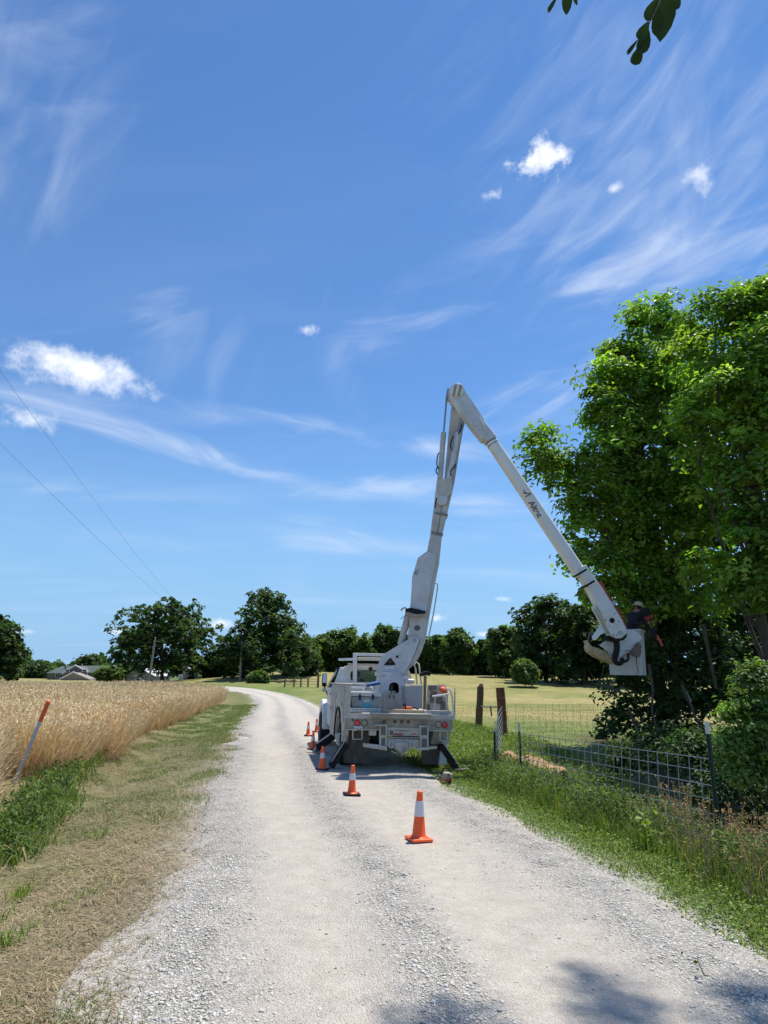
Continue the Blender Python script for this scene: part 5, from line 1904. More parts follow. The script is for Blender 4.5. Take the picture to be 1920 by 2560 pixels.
gs = tpart('pedestal_gusset', pxprism([(960, 1776), (961, 1736), (967, 1728), (988, 1727), (997, 1738), (1012, 1762), (1013, 1776)], PED - .16, .06), DUSTY, bevel=.01)
for (x, y) in ((974, 1742), (985, 1742), (979, 1731), (988, 1731)):
    put('bolt_hole', rectpx(x - 1.8, y - 4, x + 1.8, y + 4, PED - .164, .004), GRYP, gs)
put('hydraulic_swivel', MB().tube([T(tl(978, 1728, PED + .3)), T(tl(979, 1712, PED + .3)), T(tl(981, 1704, PED + .4))], .04, 8), STEEL, pd, smooth=True)
for (x, y) in ((968, 1703), (962, 1709), (1004, 1702), (1000, 1697)):
    put('bolt', disc(T(tl(x, y, PED)), .012, BX, .01, 8), STEEL, pd)

# turret and booms (they swing to the right, square to the view)
TY = 16.12                      # forward distance of the boom plane
fl = W(978, 1685.5, TY)
tpart('turntable', disc((fl.x, fl.y, fl.z - .045), 0, (0, 0, 1), 0, 36, [(.40, 0), (.40, .09)]), LAV, bevel=.008)


def wprism(pts, Y, depth):
    """outline seen at these pixels, standing on the plane Y, of the given thickness away from the viewer"""
    f = [W(x, y, Y) for x, y in pts]
    return MB().prism(f, [Vector((p.x, p.y + depth, p.z)) for p in f])


def wtube(pts, Y, r, n=8):
    P = [W(x, y, Y) for x, y in pts]
    if len(P) > 2:
        Q = []
        E3 = [P[0] * 2 - P[1]] + P + [P[-1] * 2 - P[-2]]
        for i in range(1, len(E3) - 2):
            a, b, c, d = E3[i - 1:i + 3]
            for k in range(4):
                t = k / 4
                Q.append(0.5 * ((b * 2) + (c - a) * t + (a * 2 - b * 5 + c * 4 - d) * t * t + (b * 3 - a - c * 3 + d) * t ** 3))
        P = Q + [P[-1]]
    return MB().tube(P, r, n)


VB = Vector((0, -1, 0))
tur = [(940, 1682), (949, 1650), (956, 1638), (999, 1611), (1021, 1598), (1035, 1590.5), (1043, 1592), (1047, 1599), (1046, 1607), (1039, 1626), (1031, 1647), (1012, 1682)]
tu = tpart('turret', wprism(tur, TY - .30, .06), LAV, bevel=.008)
put('turret_plate', wprism([(x + 4, y + 1) for x, y in tur], TY + .24, .06), LAV, tu, .008)
put('turret_web', wprism([(1010, 1683), (1032, 1664), (1046, 1646), (1057, 1622), (1062, 1602), (1052, 1600), (1040, 1628), (1030, 1650), (1008, 1683)], TY - .22, .44), BOOMD, tu, .008)
put('turret_floor', wprism([(944, 1677), (1010, 1677), (1010, 1684), (944, 1684)], TY - .24, .48), LAV, tu)
tri = [(960, 1662), (974.5, 1645), (977, 1645), (989, 1660), (988, 1663), (962, 1663.5)]
wn = put('warning_sign', wprism(tri, TY - .306, .004), BLACK, tu)
put('warning_bolt', wprism([(974.5, 1651), (976.5, 1651), (976, 1655), (977, 1655), (975, 1661), (975.5, 1656.5), (974.2, 1656.5)], TY - .3095, .003), material('warning_amber', (.35, .16, .02), .6), wn)
put('notice_panel', wprism([(962, 1666), (986, 1666.5), (986, 1673), (962, 1672)], TY - .306, .004), WHITE, tu)
for (x0, y0, x1, y1) in ((996, 1654, 1010, 1672), (1017, 1625, 1031, 1646)):
    o = [(x0, y0), (x1, y0), (x1 - 1, y1), (x0 - 1, y1)]
    i_ = [(x0 + 1.2, y0 + 1.2), (x1 - 1.2, y0 + 1.2), (x1 - 2.2, y1 - 1.2), (x0 + .2, y1 - 1.2)]
    a = [W(x, y, TY - .312) for x, y in o]
    b = [W(x, y, TY - .312) for x, y in i_]
    dv = Vector((0, .012, 0))
    put('access_frame', MB().ring(a, b, [p + dv for p in a], [p + dv for p in b]), LAV, tu)
for (x, y, r, m) in ((993, 1642, .030, BLACK), (1036, 1601, .045, STEEL), (984, 1636, .012, STEEL), (1000, 1638, .012, STEEL), (1006, 1618, .012, STEEL), (1021, 1607, .012, STEEL), (1015, 1610, .012, STEEL)):
    p = W(x, y, TY - .30)
    put('pin', disc(p, r, VB, .025, 14), m, tu)
put('lift_lug', wprism([(1006, 1632), (1009, 1622), (1011, 1622), (1009, 1634)], TY - .33, .03), WHITE, tu, .004)

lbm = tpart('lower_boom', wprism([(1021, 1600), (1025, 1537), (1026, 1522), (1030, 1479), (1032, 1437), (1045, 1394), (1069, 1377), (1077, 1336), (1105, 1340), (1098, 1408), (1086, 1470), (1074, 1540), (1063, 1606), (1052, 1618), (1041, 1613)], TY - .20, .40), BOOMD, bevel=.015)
put('boom_plate', wprism([(1027, 1523), (1031, 1479), (1033, 1438), (1046, 1396), (1070, 1379), (1091, 1384), (1089, 1412), (1081, 1445), (1067, 1528)], TY - .225, .022), LAV, lbm, .006)
put('inspection_port', wprism([(1036 + 8 * cos(a) + 7, 1570 + 7 * sin(a)) for a in [k * pi / 8 for k in range(16)]], TY - .206, .005), GRYP, lbm)
put('boom_tube', wprism([(1077, 1336), (1092, 1213), (1094, 1198), (1112, 1199), (1122, 1092), (1130, 1012), (1136, 985), (1160, 992), (1163, 1043), (1150, 1120), (1136, 1208), (1117, 1290), (1105, 1340)], TY - .18, .34), BOOMD, lbm, .02)
put('boom_seam', wprism([(1092, 1336), (1108, 1240), (1109, 1240), (1094, 1336)], TY - .186, .005), GRYP, lbm)
for (a, b) in (((1086, 1287), (1118, 1292)), ((1077, 1334), (1106, 1340))):
    put('boom_band', MB().beam(W(*a, TY - .01), W(*b, TY - .01), .045, .39, VB), material('band_grey', (.2, .19, .18), .6), lbm, .004)
put('cylinder_collar', wprism([(1091, 1228), (1093, 1197), (1122, 1195), (1132, 1200), (1130, 1232), (1121, 1240), (1095, 1238)], TY - .30, .14), BOOMD, lbm, .012)
put('collar_plate', wprism([(1091, 1232), (1120, 1230), (1119, 1250), (1113, 1262), (1098, 1262), (1091, 1250)], TY - .29, .10), LAV, lbm, .012)
cy = tpart('elbow_cylinder', MB().tube([W(1100, 1198, TY - .26), W(1109, 1082, TY - .26)], .072, 14), BOOMD, bevel=0, smooth=True)
put('cylinder_rod', MB().tube([W(1109, 1084, TY - .26), W(1117, 990, TY - .28), W(1120, 972, TY - .3)], .024, 8), STEEL, cy, smooth=True)
cy2 = tpart('elbow_cylinder', MB().tube([W(1122, 1200, TY - .27), W(1146, 1083, TY - .27)], .082, 14), LAV, bevel=0, smooth=True)
put('cylinder_rod', MB().tube([W(1146, 1085, TY - .27), W(1154, 1040, TY - .27)], .03, 8), STEEL, cy2, smooth=True)
put('valve_block', wprism([(1143, 1085), (1150, 1062), (1158, 1050), (1162, 1058), (1156, 1080), (1150, 1090)], TY - .32, .08), STEEL, cy2, .01)
tpart('lift_cylinder', MB().tube([W(1002, 1612, TY), W(1022, 1530, TY)], .085, 14), BOOMD, bevel=0, smooth=True)
tpart('elbow_link', wprism([(1113, 1000), (1119, 972), (1123, 968), (1132, 980), (1140, 1004), (1148, 1016), (1140, 1022), (1133, 1010), (1120, 1003)], TY - .24, .08), LAV, bevel=.01)
for pts in ([(1096, 1172), (1092, 1160), (1094, 1140), (1097, 1132)], [(1094, 1186), (1090, 1178), (1093, 1168)], [(1127, 1190), (1128, 1176), (1136, 1168), (1139, 1160)], [(1129, 1125), (1126, 1112), (1133, 1090)], [(1155, 1062), (1151, 1075), (1146, 1085)], [(1092, 1245), (1089, 1258), (1088, 1270)]):
    tpart('hydraulic_hose', wtube(pts, TY - .36, .016, 7), BLACK, bevel=0, smooth=True)
cn = tpart('boom_rest', wprism([(1014, 1522), (1026, 1519), (1046, 1523), (1064, 1528), (1062, 1536), (1028, 1534), (1014, 1531)], TY - .34, .20), BLACK, bevel=.012)
put('rest_arm', wtube([(1003, 1527), (1006, 1521), (1014, 1520), (1016, 1528)], TY - .3, .022), BOOMD, cn, smooth=True)
put('rest_arm', wtube([(1016, 1532), (1040, 1538), (1064, 1537)], TY - .34, .03), DIRTY, cn, smooth=True)
put('loose_wire', wtube([(1001, 1548), (1008, 1543), (1018, 1537)], TY - .3, .008, 5), BLACK, cn, smooth=True)
tpart('boom_guard_rod', wtube([(1086, 1459), (1091, 1459), (1094, 1466), (1086, 1520), (1080, 1552), (1072, 1590), (1069, 1597), (1058, 1596)], TY - .16, .016, 7), LGREY, bevel=0, smooth=True)
tpart('lifting_eye', wtube([(1038, 1428 + 0), (1036, 1433), (1041, 1435), (1044, 1430), (1044, 1424)], TY - .24, .014, 6), STEEL, bevel=0, smooth=True)
tpart('boom_strap', wtube([(1080, 1400), (1086, 1386), (1093, 1375)], TY - .22, .018, 6), WHITE, bevel=0, smooth=True)

# upper boom, in front of the lower one
UY = TY - .55
ub = tpart('upper_boom', wprism([(1127, 985), (1126, 972), (1131, 962), (1140, 958), (1150, 959), (1158, 967), (1165, 978), (1196, 1023), (1232, 1086), (1222, 1094), (1208, 1099), (1182, 1068), (1152, 1027), (1136, 1000)], UY - .17, .34), LAV, bevel=.03)
elb = W(1143, 976, UY - .17)
ed = put('elbow_cap', disc(elb, 0, VB, 0, 36, [(.185, 0), (.185, .05), (.17, .06)]), WHITE, ub, smooth=True)
for dx in (-5.5, 7.5):
    put('cap_stripe', wprism([(1143 + dx - 2.8 + 2, 976 - 14), (1143 + dx + 2.8 + 2, 976 - 14), (1143 + dx + 2.8 - 4, 976 + 14), (1143 + dx - 2.8 - 4, 976 + 14)], UY - .2335, .003), material('tan_stripe', (.36, .24, .13), .6), ed)
put('elbow_shaft', disc(W(1143, 976, UY), .14, (0, 1, 0), .75, 20), DUSTY, ub)
t0, t1 = W(1219, 1091, UY), W(1452, 1437, UY)
sc0 = (t0 - CAM).dot(Rc @ Vector((0, 0, -1))) / F
fb = put('fibreglass_tube', MB().beam(t0, t1, .285, .33, VB, .30, .33, rad=.10, seg=6), BOOMW, ub, smooth=True)
put('tube_collar', MB().beam(t0.lerp(t1, .035), t0.lerp(t1, .045), .292, .338, VB, rad=.10), material('band_grey', (.2, .19, .18), .6), ub, smooth=True)
put('tube_collar', MB().beam(t0.lerp(t1, .06), t0.lerp(t1, .066), .292, .338, VB, rad=.10), material('band_grey', (.2, .19, .18), .6), ub, smooth=True)
put('boom_shoe', MB().beam(W(1186, 1050, UY), W(1226, 1101, UY), .31, .36, VB, rad=.06), LAV, ub, .01, smooth=True)
for pts in ([(1199, 1043), (1210, 1064)], [(1181, 1057), (1192, 1063)], [(1208, 1066), (1218, 1080), (1212, 1086)]):
    put('hose_clip', wtube(pts, UY - .20, .014, 6), WHITE, ub, smooth=True)
tipp = [(1440, 1421), (1470, 1466), (1503, 1530), (1518, 1566), (1528, 1588), (1541, 1597), (1555, 1596), (1566, 1586), (1568, 1572), (1556, 1548), (1512, 1476), (1466, 1410)]
tip = put('boom_tip', wprism(tipp, UY - .18, .36), WHITE, ub, .04)
for (a, b) in (((1437, 1441), (1464, 1424)), ((1456, 1470), (1484, 1452))):
    m0 = Vector((W(*a, UY) + W(*b, UY)) / 2)
    ax = (W(1546, 1581, UY) - W(1143, 976, UY)).normalized()
    put('black_band', MB().beam(m0 - ax * .022, m0 + ax * .022, .335, .385, VB, rad=.08), BLACK, ub, smooth=True)
put('port', disc(W(1530, 1551, UY - .18), .062, VB, .012, 20), BLACK, tip)
put('pin', disc(W(1551, 1582, UY - .18), .05, VB, .03, 16), STEEL, tip)
for (x, y) in ((1514, 1550), (1524, 1565), (1547, 1553), (1536, 1535), (1534, 1586), (1541, 1588)):
    put('bolt', disc(W(x, y, UY - .18), .013, VB, .012, 8), BLACK, tip)
put('tip_ledge', wprism([(1526, 1570), (1552, 1556), (1553, 1558), (1527, 1572.5)], UY - .20, .02), WHITE, tip)
put('link_arm', wprism([(1480, 1516), (1488, 1513), (1496, 1530), (1506, 1556), (1512, 1574), (1521, 1582), (1511, 1583), (1502, 1587), (1491, 1600), (1485, 1600), (1482, 1592), (1500, 1567), (1502, 1560), (1492, 1540), (1483, 1524)], UY - .10, .10), WHITE, ub, .012)
put('link_rod', wtube([(1486, 1522), (1500, 1548), (1514, 1575), (1522, 1584)], UY - .13, .014, 6), STEEL, ub, smooth=True)
ho = tpart('chainsaw_scabbard', wprism([(1497, 1456), (1502, 1452), (1509, 1458), (1514, 1474), (1529, 1496), (1540, 1514), (1556, 1540), (1568, 1568), (1564, 1570), (1546, 1548), (1526, 1516), (1513, 1486), (1504, 1478)], UY + .10, .14), DULLORANGE, bevel=.02)
put('scabbard_band', MB().beam(W(1527, 1505, UY + .17), W(1533, 1514, UY + .17), .17, .18, VB), LGREY, ho, .01)
put('scabbard_bracket', wprism([(1504, 1482), (1508, 1480), (1518, 1496), (1514, 1498)], UY + .05, .06), WHITE, ho)
mt = tpart('bucket_mount', wprism([(1499, 1613), (1515, 1602), (1542, 1588), (1565, 1573), (1586, 1575), (1600, 1586), (1606, 1594), (1604, 1599), (1574, 1629), (1547, 1643), (1530, 1636)], UY + .22, .06), WHITE, bevel=.012)
put('mount_saddle', wprism([(1531, 1593), (1541, 1598), (1555, 1597), (1568, 1584), (1567, 1592), (1560, 1600), (1545, 1604), (1533, 1601)], UY - .14, .34), BLACK, mt, .01)
put('mount_block', wprism([(1515, 1590), (1526, 1590), (1528, 1602), (1518, 1600)], UY - .05, .2), BLACK, mt, .01)
put('mount_loop', wtube([(1562, 1632), (1564, 1626), (1572, 1627), (1578, 1625)], UY + .18, .008, 5), STEEL, mt, smooth=True)
tpart('control_hose', wtube([(1541, 1597), (1544, 1612), (1543, 1632), (1538, 1648), (1540, 1657), (1550, 1659), (1556, 1652), (1554, 1645)], UY - .02, .052, 10), BLACK, bevel=0, smooth=True)
tpart('control_hose', wtube([(1553, 1657), (1562, 1654), (1569, 1650), (1571, 1642), (1570, 1633)], UY + .0, .03, 8), BLACK, bevel=0, smooth=True)
tpart('control_hose', wtube([(1536, 1600), (1539, 1620), (1534, 1642), (1535, 1652), (1545, 1656)], UY - .04, .045, 8), BLACK, bevel=0, smooth=True)

# bucket
BKY = UY + .72
nc = W(1606, 1688, BKY - .35)      # nearest bottom corner
phi = radians(31)
ea = Vector((-cos(phi), sin(phi), 0))
eb = Vector((sin(phi), cos(phi), 0))
LA, LB, BH = .76, .61, None
topp = W(1606, 1573, BKY - .35)
BH = topp.z - nc.z


def bucket_loop(z, grow, inset=0.0):
    c = Vector((nc.x, nc.y, 0)) + ea * LA / 2 + eb * LB / 2
    a, b = LA / 2 + grow - inset, LB / 2 + grow - inset
    r = .035
    pts = []
    for q, (sx, sy) in enumerate(((1, 1), (-1, 1), (-1, -1), (1, -1))):
        for s in range(5):
            an = q * pi / 2 + s / 4 * pi / 2
            pts.append(c + ea * (sx * (a - r) + r * cos(an)) + eb * (sy * (b - r) + r * sin(an)) + Vector((0, 0, z)))
    return pts


loops = [bucket_loop(nc.z, 0), bucket_loop(nc.z + BH - .05, .02), bucket_loop(nc.z + BH - .045, .05), bucket_loop(nc.z + BH, .05), bucket_loop(nc.z + BH, -.005), bucket_loop(nc.z + .06, -.03)]
mb = MB()
vs, fs = [], []
n_ = len(loops[0])
for L_ in loops:
    vs += L_
for i in range(len(loops) - 1):
    for j in range(n_):
        fs.append((i * n_ + j, i * n_ + (j + 1) % n_, (i + 1) * n_ + (j + 1) % n_, (i + 1) * n_ + j))
fs.append(tuple(range(n_ - 1, -1, -1)))
fs.append(tuple(range(5 * n_, 6 * n_)))
mb.add(vs, fs)
BKT = material('bucket_gelcoat', (.50, .485, .43), .5, 0, .06, 6, color2=(.64, .63, .58), stretch=(6, 6, .7))
bk = tpart('bucket', mb, BKT, bevel=0, smooth=True)
bkc = Vector((nc.x, nc.y, 0)) + ea * LA / 2 + eb * LB / 2
put('mount_arm', MB().beam(W(1560, 1612, UY + .26), Vector((bkc.x, bkc.y, nc.z + .62)) - eb * LB * .4, .22, .2, (0, 0, 1)), WHITE, mt, .01)
# tan tool tray hanging under the boom tip
tr = [(1468, 1600), (1472, 1608), (1470, 1618), (1474, 1628), (1490, 1640), (1515, 1651), (1534, 1659), (1540, 1656), (1530, 1640), (1512, 1628), (1495, 1620), (1480, 1616)]
ty_ = tpart('tool_tray', wprism(tr, UY + .30, .34), TAN, bevel=.03)
put('tray_hook', wtube([(1470, 1606), (1473, 1590), (1477, 1580), (1480, 1586), (1482, 1596), (1478, 1604)], UY + .34, .022, 7), GRYP, ty_, smooth=True)

# lettering on the upper boom
def boom_text():
    cu = bpy.data.curves.new('lettering', 'FONT')
    cu.body = 'Altec'
    cu.size = .215
    cu.extrude = .001
    cu.offset = .006
    to = bpy.data.objects.new('lettering', cu)
    link(to)
    dg = bpy.context.evaluated_depsgraph_get()
    me = bpy.data.meshes.new_from_object(to.evaluated_get(dg))
    bpy.data.objects.remove(to)
    ax = (t1 - t0).normalized()
    upv = ax.cross(VB).normalized()
    if upv.x < 0:
        upv = -upv
    st = W(1322, 1256, UY - .168)
    M = Matrix((ax, upv, VB)).transposed().to_4x4()
    if M.determinant() < 0:
        M = Matrix((ax, upv, -VB)).transposed().to_4x4()
    M.translation = st - upv * .02
    me.transform(M)
    me.materials.append(material('lettering_grey', (.12, .11, .115), .6))
    put('lettering', me, None, fb)
    k = MB()
    s2 = W(1316, 1243, UY - .168)

    def q(a, b):
        return s2 + ax * a + upv * b
    faded = material('faded_emblem', (.30, .24, .22), .6)
    for poly in ([(-.16, -.02), (-.12, -.02), (.0, .15), (-.04, .15)], [(-.04, -.02), (.0, -.02), (.0, .15), (-.04, .15)], [(-.20, .03), (-.07, .03), (-.07, .06), (-.20, .06)]):
        f = [q(a, b) for a, b in poly]
        k.prism(f, [p + Vector((0, .002, 0)) for p in f])
    put('emblem', k, faded, fb)


boom_text()
# ------------------------------------------------------------------ things carried on the truck
def tthing(name, label, cat, ly, px, py):
    p = T(tl(px, py, ly))
    e = thing(name, label, cat, p)
    return e, Matrix.Translation(-p)


co, ci = tthing('cooler', 'grey cooler with blue latches on the left rear of the truck bed', 'cooler', .12, 914, 1770)
put('body', pxprism([(877, 1741), (951, 1743), (949, 1770), (880, 1769)], .12, .42), GREY, co, .02, inv=ci)
put('lid', pxprism([(875, 1730), (879, 1728.5), (949, 1730.5), (953, 1733), (952.5, 1742), (875.5, 1740)], .10, .46), LGREY, co, .02, inv=ci)
for x in (900, 932.5):
    la = put('latch', rectpx(x - 2.4, 1736, x + 2.4, 1750, .085, .016), BLACK, co, .003, inv=ci)
    put('latch_clip', rectpx(x - 3.8, 1747, x + 3.8, 1751, .075, .012), BLUE, la, .002)
lp = put('label_plate', pxprism([(906, 1756), (911, 1758), (916, 1763), (921, 1758), (926, 1757), (926, 1769), (906, 1769)], .112, .006), TEAL, co, inv=ci)
put('lid_plate', rectpx(909, 1749, 924, 1755, .112, .006), LGREY, co, .002, inv=ci)
for x in (886, 944):
    put('side_handle', pxprism([(x - 4, 1747), (x + 4, 1746), (x + 3, 1760), (x - 1, 1760)], .11, .01), DIRTY, co, .003, inv=ci)

bx_, bi = tthing('storage_bin', 'tall blue grey bin open at the top beside the boom pedestal', 'bin', .62, 1036, 1772)
O4 = [(1013, 1716), (1057, 1715), (1056, 1772), (1016, 1772)]
f4 = [tl(x, y, .62) for x, y in O4]
put('front_wall', MB().prism([T(p) for p in f4], [T((p.x, p.y + .02, p.z)) for p in f4]), GREYBLUE, bx_, .004, inv=bi)
for (i, j) in ((0, 3), (1, 2)):
    p, q = f4[i], f4[j]
    sgn = .02 if i == 0 else -.02
    put('side_wall', MB().prism([T((p.x, p.y + .021, p.z)), T((q.x, q.y + .021, q.z)), T((q.x, q.y + .45, q.z)), T((p.x, p.y + .45, p.z))], [T((p.x + sgn, p.y + .021, p.z)), T((q.x + sgn, q.y + .021, q.z)), T((q.x + sgn, q.y + .45, q.z)), T((p.x + sgn, p.y + .45, p.z))]), GREYBLUE, bx_, inv=bi)
put('back_wall', MB().prism([T((p.x, p.y + .451, p.z)) for p in f4], [T((p.x, p.y + .47, p.z)) for p in f4]), GREYBLUE, bx_, inv=bi)
put('rim', MB().tube([T(tl(1012, 1714, .61)), T(tl(1058, 1713, .61))], .014, 6), DUSTY, bx_, inv=bi, smooth=True)

tm, ti = tthing('hand_tamper', 'wooden pole with a black block head standing in the truck bed', 'tool', .75, 1061, 1773)
put('shaft', MB().tube([T(tl(1061.5, 1774, .8)), T(tl(1062, 1735, .8)), T(tl(1063, 1690, .8))], .036, 8), WOODG, tm, inv=ti, smooth=True)
put('head', pxprism([(1051, 1686), (1056, 1681), (1067, 1677), (1076, 1680), (1076, 1690), (1070, 1688), (1053, 1691)], .72, .16), BLACK, tm, .012, inv=ti)

rl, ri = tthing('white_roll', 'short white roll lying on top of the bin by the pedestal', 'roll', 1.2, 1024, 1708)
rp = [T(tl(1013, 1701.5, .85)), T(tl(1035, 1703, .85))]
put('sleeve', MB().tube(rp, .048, 14), WHITE, rl, inv=ri, smooth=True)
put('core', MB().tube([rp[0] + (rp[0] - rp[1]).normalized() * .012, rp[1] + (rp[1] - rp[0]).normalized() * .012], .022, 10), WOODG, rl, inv=ri, smooth=True)

hh, hi_ = tthing('hard_hat', 'orange hard hat hung on the right tool rack of the truck', 'helmet', .5, 1103, 1735)
pc = T(tl(1104, 1728, .5))
Mh = Matrix.Translation(pc) @ Matrix.Rotation(radians(72), 4, 'Y') @ Matrix.Rotation(.4, 4, 'Z')
put('shell', MB().lathe([(.095, 0), (.098, .03), (.088, .07), (.062, .10), (.02, .118)], n=20, M=Mh), SAWORANGE, hh, inv=hi_, smooth=True)
put('brim', MB().lathe([(.095, -.004), (.118, -.006), (.118, .004), (.095, .006)], n=20, M=Mh), SAWORANGE, hh, inv=hi_, smooth=True)


def chainsaw(name, label, pos, yaw, tilt=0.0, scale=1.0, top=None, low=None):
    M = Matrix.Translation(Vector(pos)) @ Matrix.Rotation(yaw, 4, 'Z') @ Matrix.Rotation(tilt, 4, 'Y') @ Matrix.Scale(scale, 4)
    e = thing(name, label, 'chainsaw', M=Matrix.Translation(Vector(pos)))
    inv = Matrix.Translation(-Vector(pos))
    put('engine_housing', MB().box((0, 0, .11), (.26, .17, .15), M), top or SAWORANGE, e, .03, inv=inv)
    put('base', MB().box((0, 0, .025), (.29, .19, .05), M), low or LGREY, e, .015, inv=inv)
    put('guide_bar', MB().box((.36, .05, .07), (.46, .008, .085), M), STEEL, e, .004, inv=inv)
    put('saw_chain', MB().tube([M @ Vector(p) for p in ((.14, .05, .115), (.56, .05, .112), (.59, .05, .07), (.56, .05, .028), (.14, .05, .025))], .008, 5), BLACK, e, inv=inv)
    put('front_handle', MB().tube([M @ Vector(p) for p in ((.08, -.10, .04), (.08, -.12, .17), (.07, -.05, .26), (.07, .06, .25), (.08, .10, .12))], .015, 7), BLACK, e, inv=inv, smooth=True)
    put('rear_handle', MB().tube([M @ Vector(p) for p in ((-.12, 0, .16), (-.24, 0, .15), (-.32, 0, .10), (-.30, 0, .03), (-.12, 0, .02))], .018, 7), BLACK, e, inv=inv, smooth=True)
    put('starter_cover', MB().lathe([(.06, 0), (.06, .02), (.03, .025)], n=14, M=M @ Matrix.Translation((0, -.087, .11)) @ Matrix.Rotation(pi / 2, 4, 'X')), LGREY, e, inv=inv, smooth=True)
    return e


p = T(tl(1018, 1776, .35))
chainsaw('chainsaw', 'orange and white chainsaw lying on the tail end of the truck bed', (p.x, p.y, T((0, 0, DECK)).z + .0), pi + .25, 0, .8)
g = G(1117, 1954, gz(1.3, 12.95))
chainsaw('chainsaw', 'chainsaw set down on the grass by the right outrigger', (g.x, g.y, gz(g.x, g.y) + .005), pi / 2 + .15, 0, .9, DIRTY, SAWORANGE)

tp_, tpi = tthing('blue_tarp_roll', 'rolled blue tarp behind the cooler against the pedestal', 'tarp', 1.2, 930, 1714)
put('roll', MB().tube([T(tl(916, 1713, 1.3)), T(tl(930, 1710, 1.3)), T(tl(949, 1706, 1.3))], .05, 10), BLUE, tp_, inv=tpi, smooth=True)
put('tie_cord', MB().tube([T(tl(916, 1711, 1.22)), T(tl(949, 1704, 1.22))], .008, 5), WHITE, tp_, inv=tpi)
ch, chi = tthing('bent_pipe', 'short curved white pipe standing behind the cooler', 'pipe', .9, 928, 1730)
put('pipe', MB().tube([T(tl(x, y, .95)) for x, y in ((931, 1735), (931, 1724), (929, 1719), (925, 1717))], .022, 8), WHITE, ch, inv=chi, smooth=True)
put('coupling', MB().tube([T(tl(931, 1730, .95)), T(tl(931, 1726, .95))], .03, 8), LGREY, ch, inv=chi, smooth=True)

# bag and hook hanging from the bucket
bp_ = W(1592, 1612, UY + .12)
bg_ = thing('tool_bag', 'brown canvas tool bag hanging on the front of the bucket', 'bag', bp_)
bi2 = Matrix.Translation(-bp_)
put('pouch', wprism([(1590, 1611), (1597, 1608), (1603, 1618), (1605, 1630), (1602, 1640), (1594, 1643), (1580, 1638), (1577, 1631), (1584, 1622)], UY + .10, .10), BAG, bg_, .03, inv=bi2)
put('strap', wtube([(1590, 1613), (1594, 1606), (1600, 1610), (1603, 1620)], UY + .10, .014, 6), BAG, bg_, inv=bi2, smooth=True)
hp = W(1592, 1643, UY + .2)
hk_ = thing('hanging_hook', 'thin cord with a metal hook hanging below the tool bag', 'hook', hp)
hki = Matrix.Translation(-hp)
put('cord', wtube([(1590, 1642), (1592, 1660), (1594, 1676)], UY + .12, .010, 6), BLACK, hk_, inv=hki, smooth=True)
put('hook', wtube([(1594, 1675), (1597, 1679), (1595, 1684), (1591, 1681)], UY + .12, .014, 6), STEEL, hk_, inv=hki, smooth=True)


# ------------------------------------------------------------------ worker in the bucket
def skin_mesh(verts, edges, radii, root, levels=2):
    me = bpy.data.meshes.new('skeleton')
    me.from_pydata([tuple(v) for v in verts], edges, [])
    o = link(bpy.data.objects.new('skeleton', me))
    md = o.modifiers.new('skin', 'SKIN')
    md.use_smooth_shade = True
    for i, r in enumerate(radii):
        sv = me.skin_vertices[0].data[i]
        sv.radius = (r, r) if not isinstance(r, tuple) else r
        sv.use_root = (i == root)
    sd = o.modifiers.new('sub', 'SUBSURF')
    sd.levels = levels
    sd.render_levels = levels
    dg = bpy.context.evaluated_depsgraph_get()
    out = bpy.data.meshes.new_from_object(o.evaluated_get(dg))
    bpy.data.objects.remove(o)
    return out


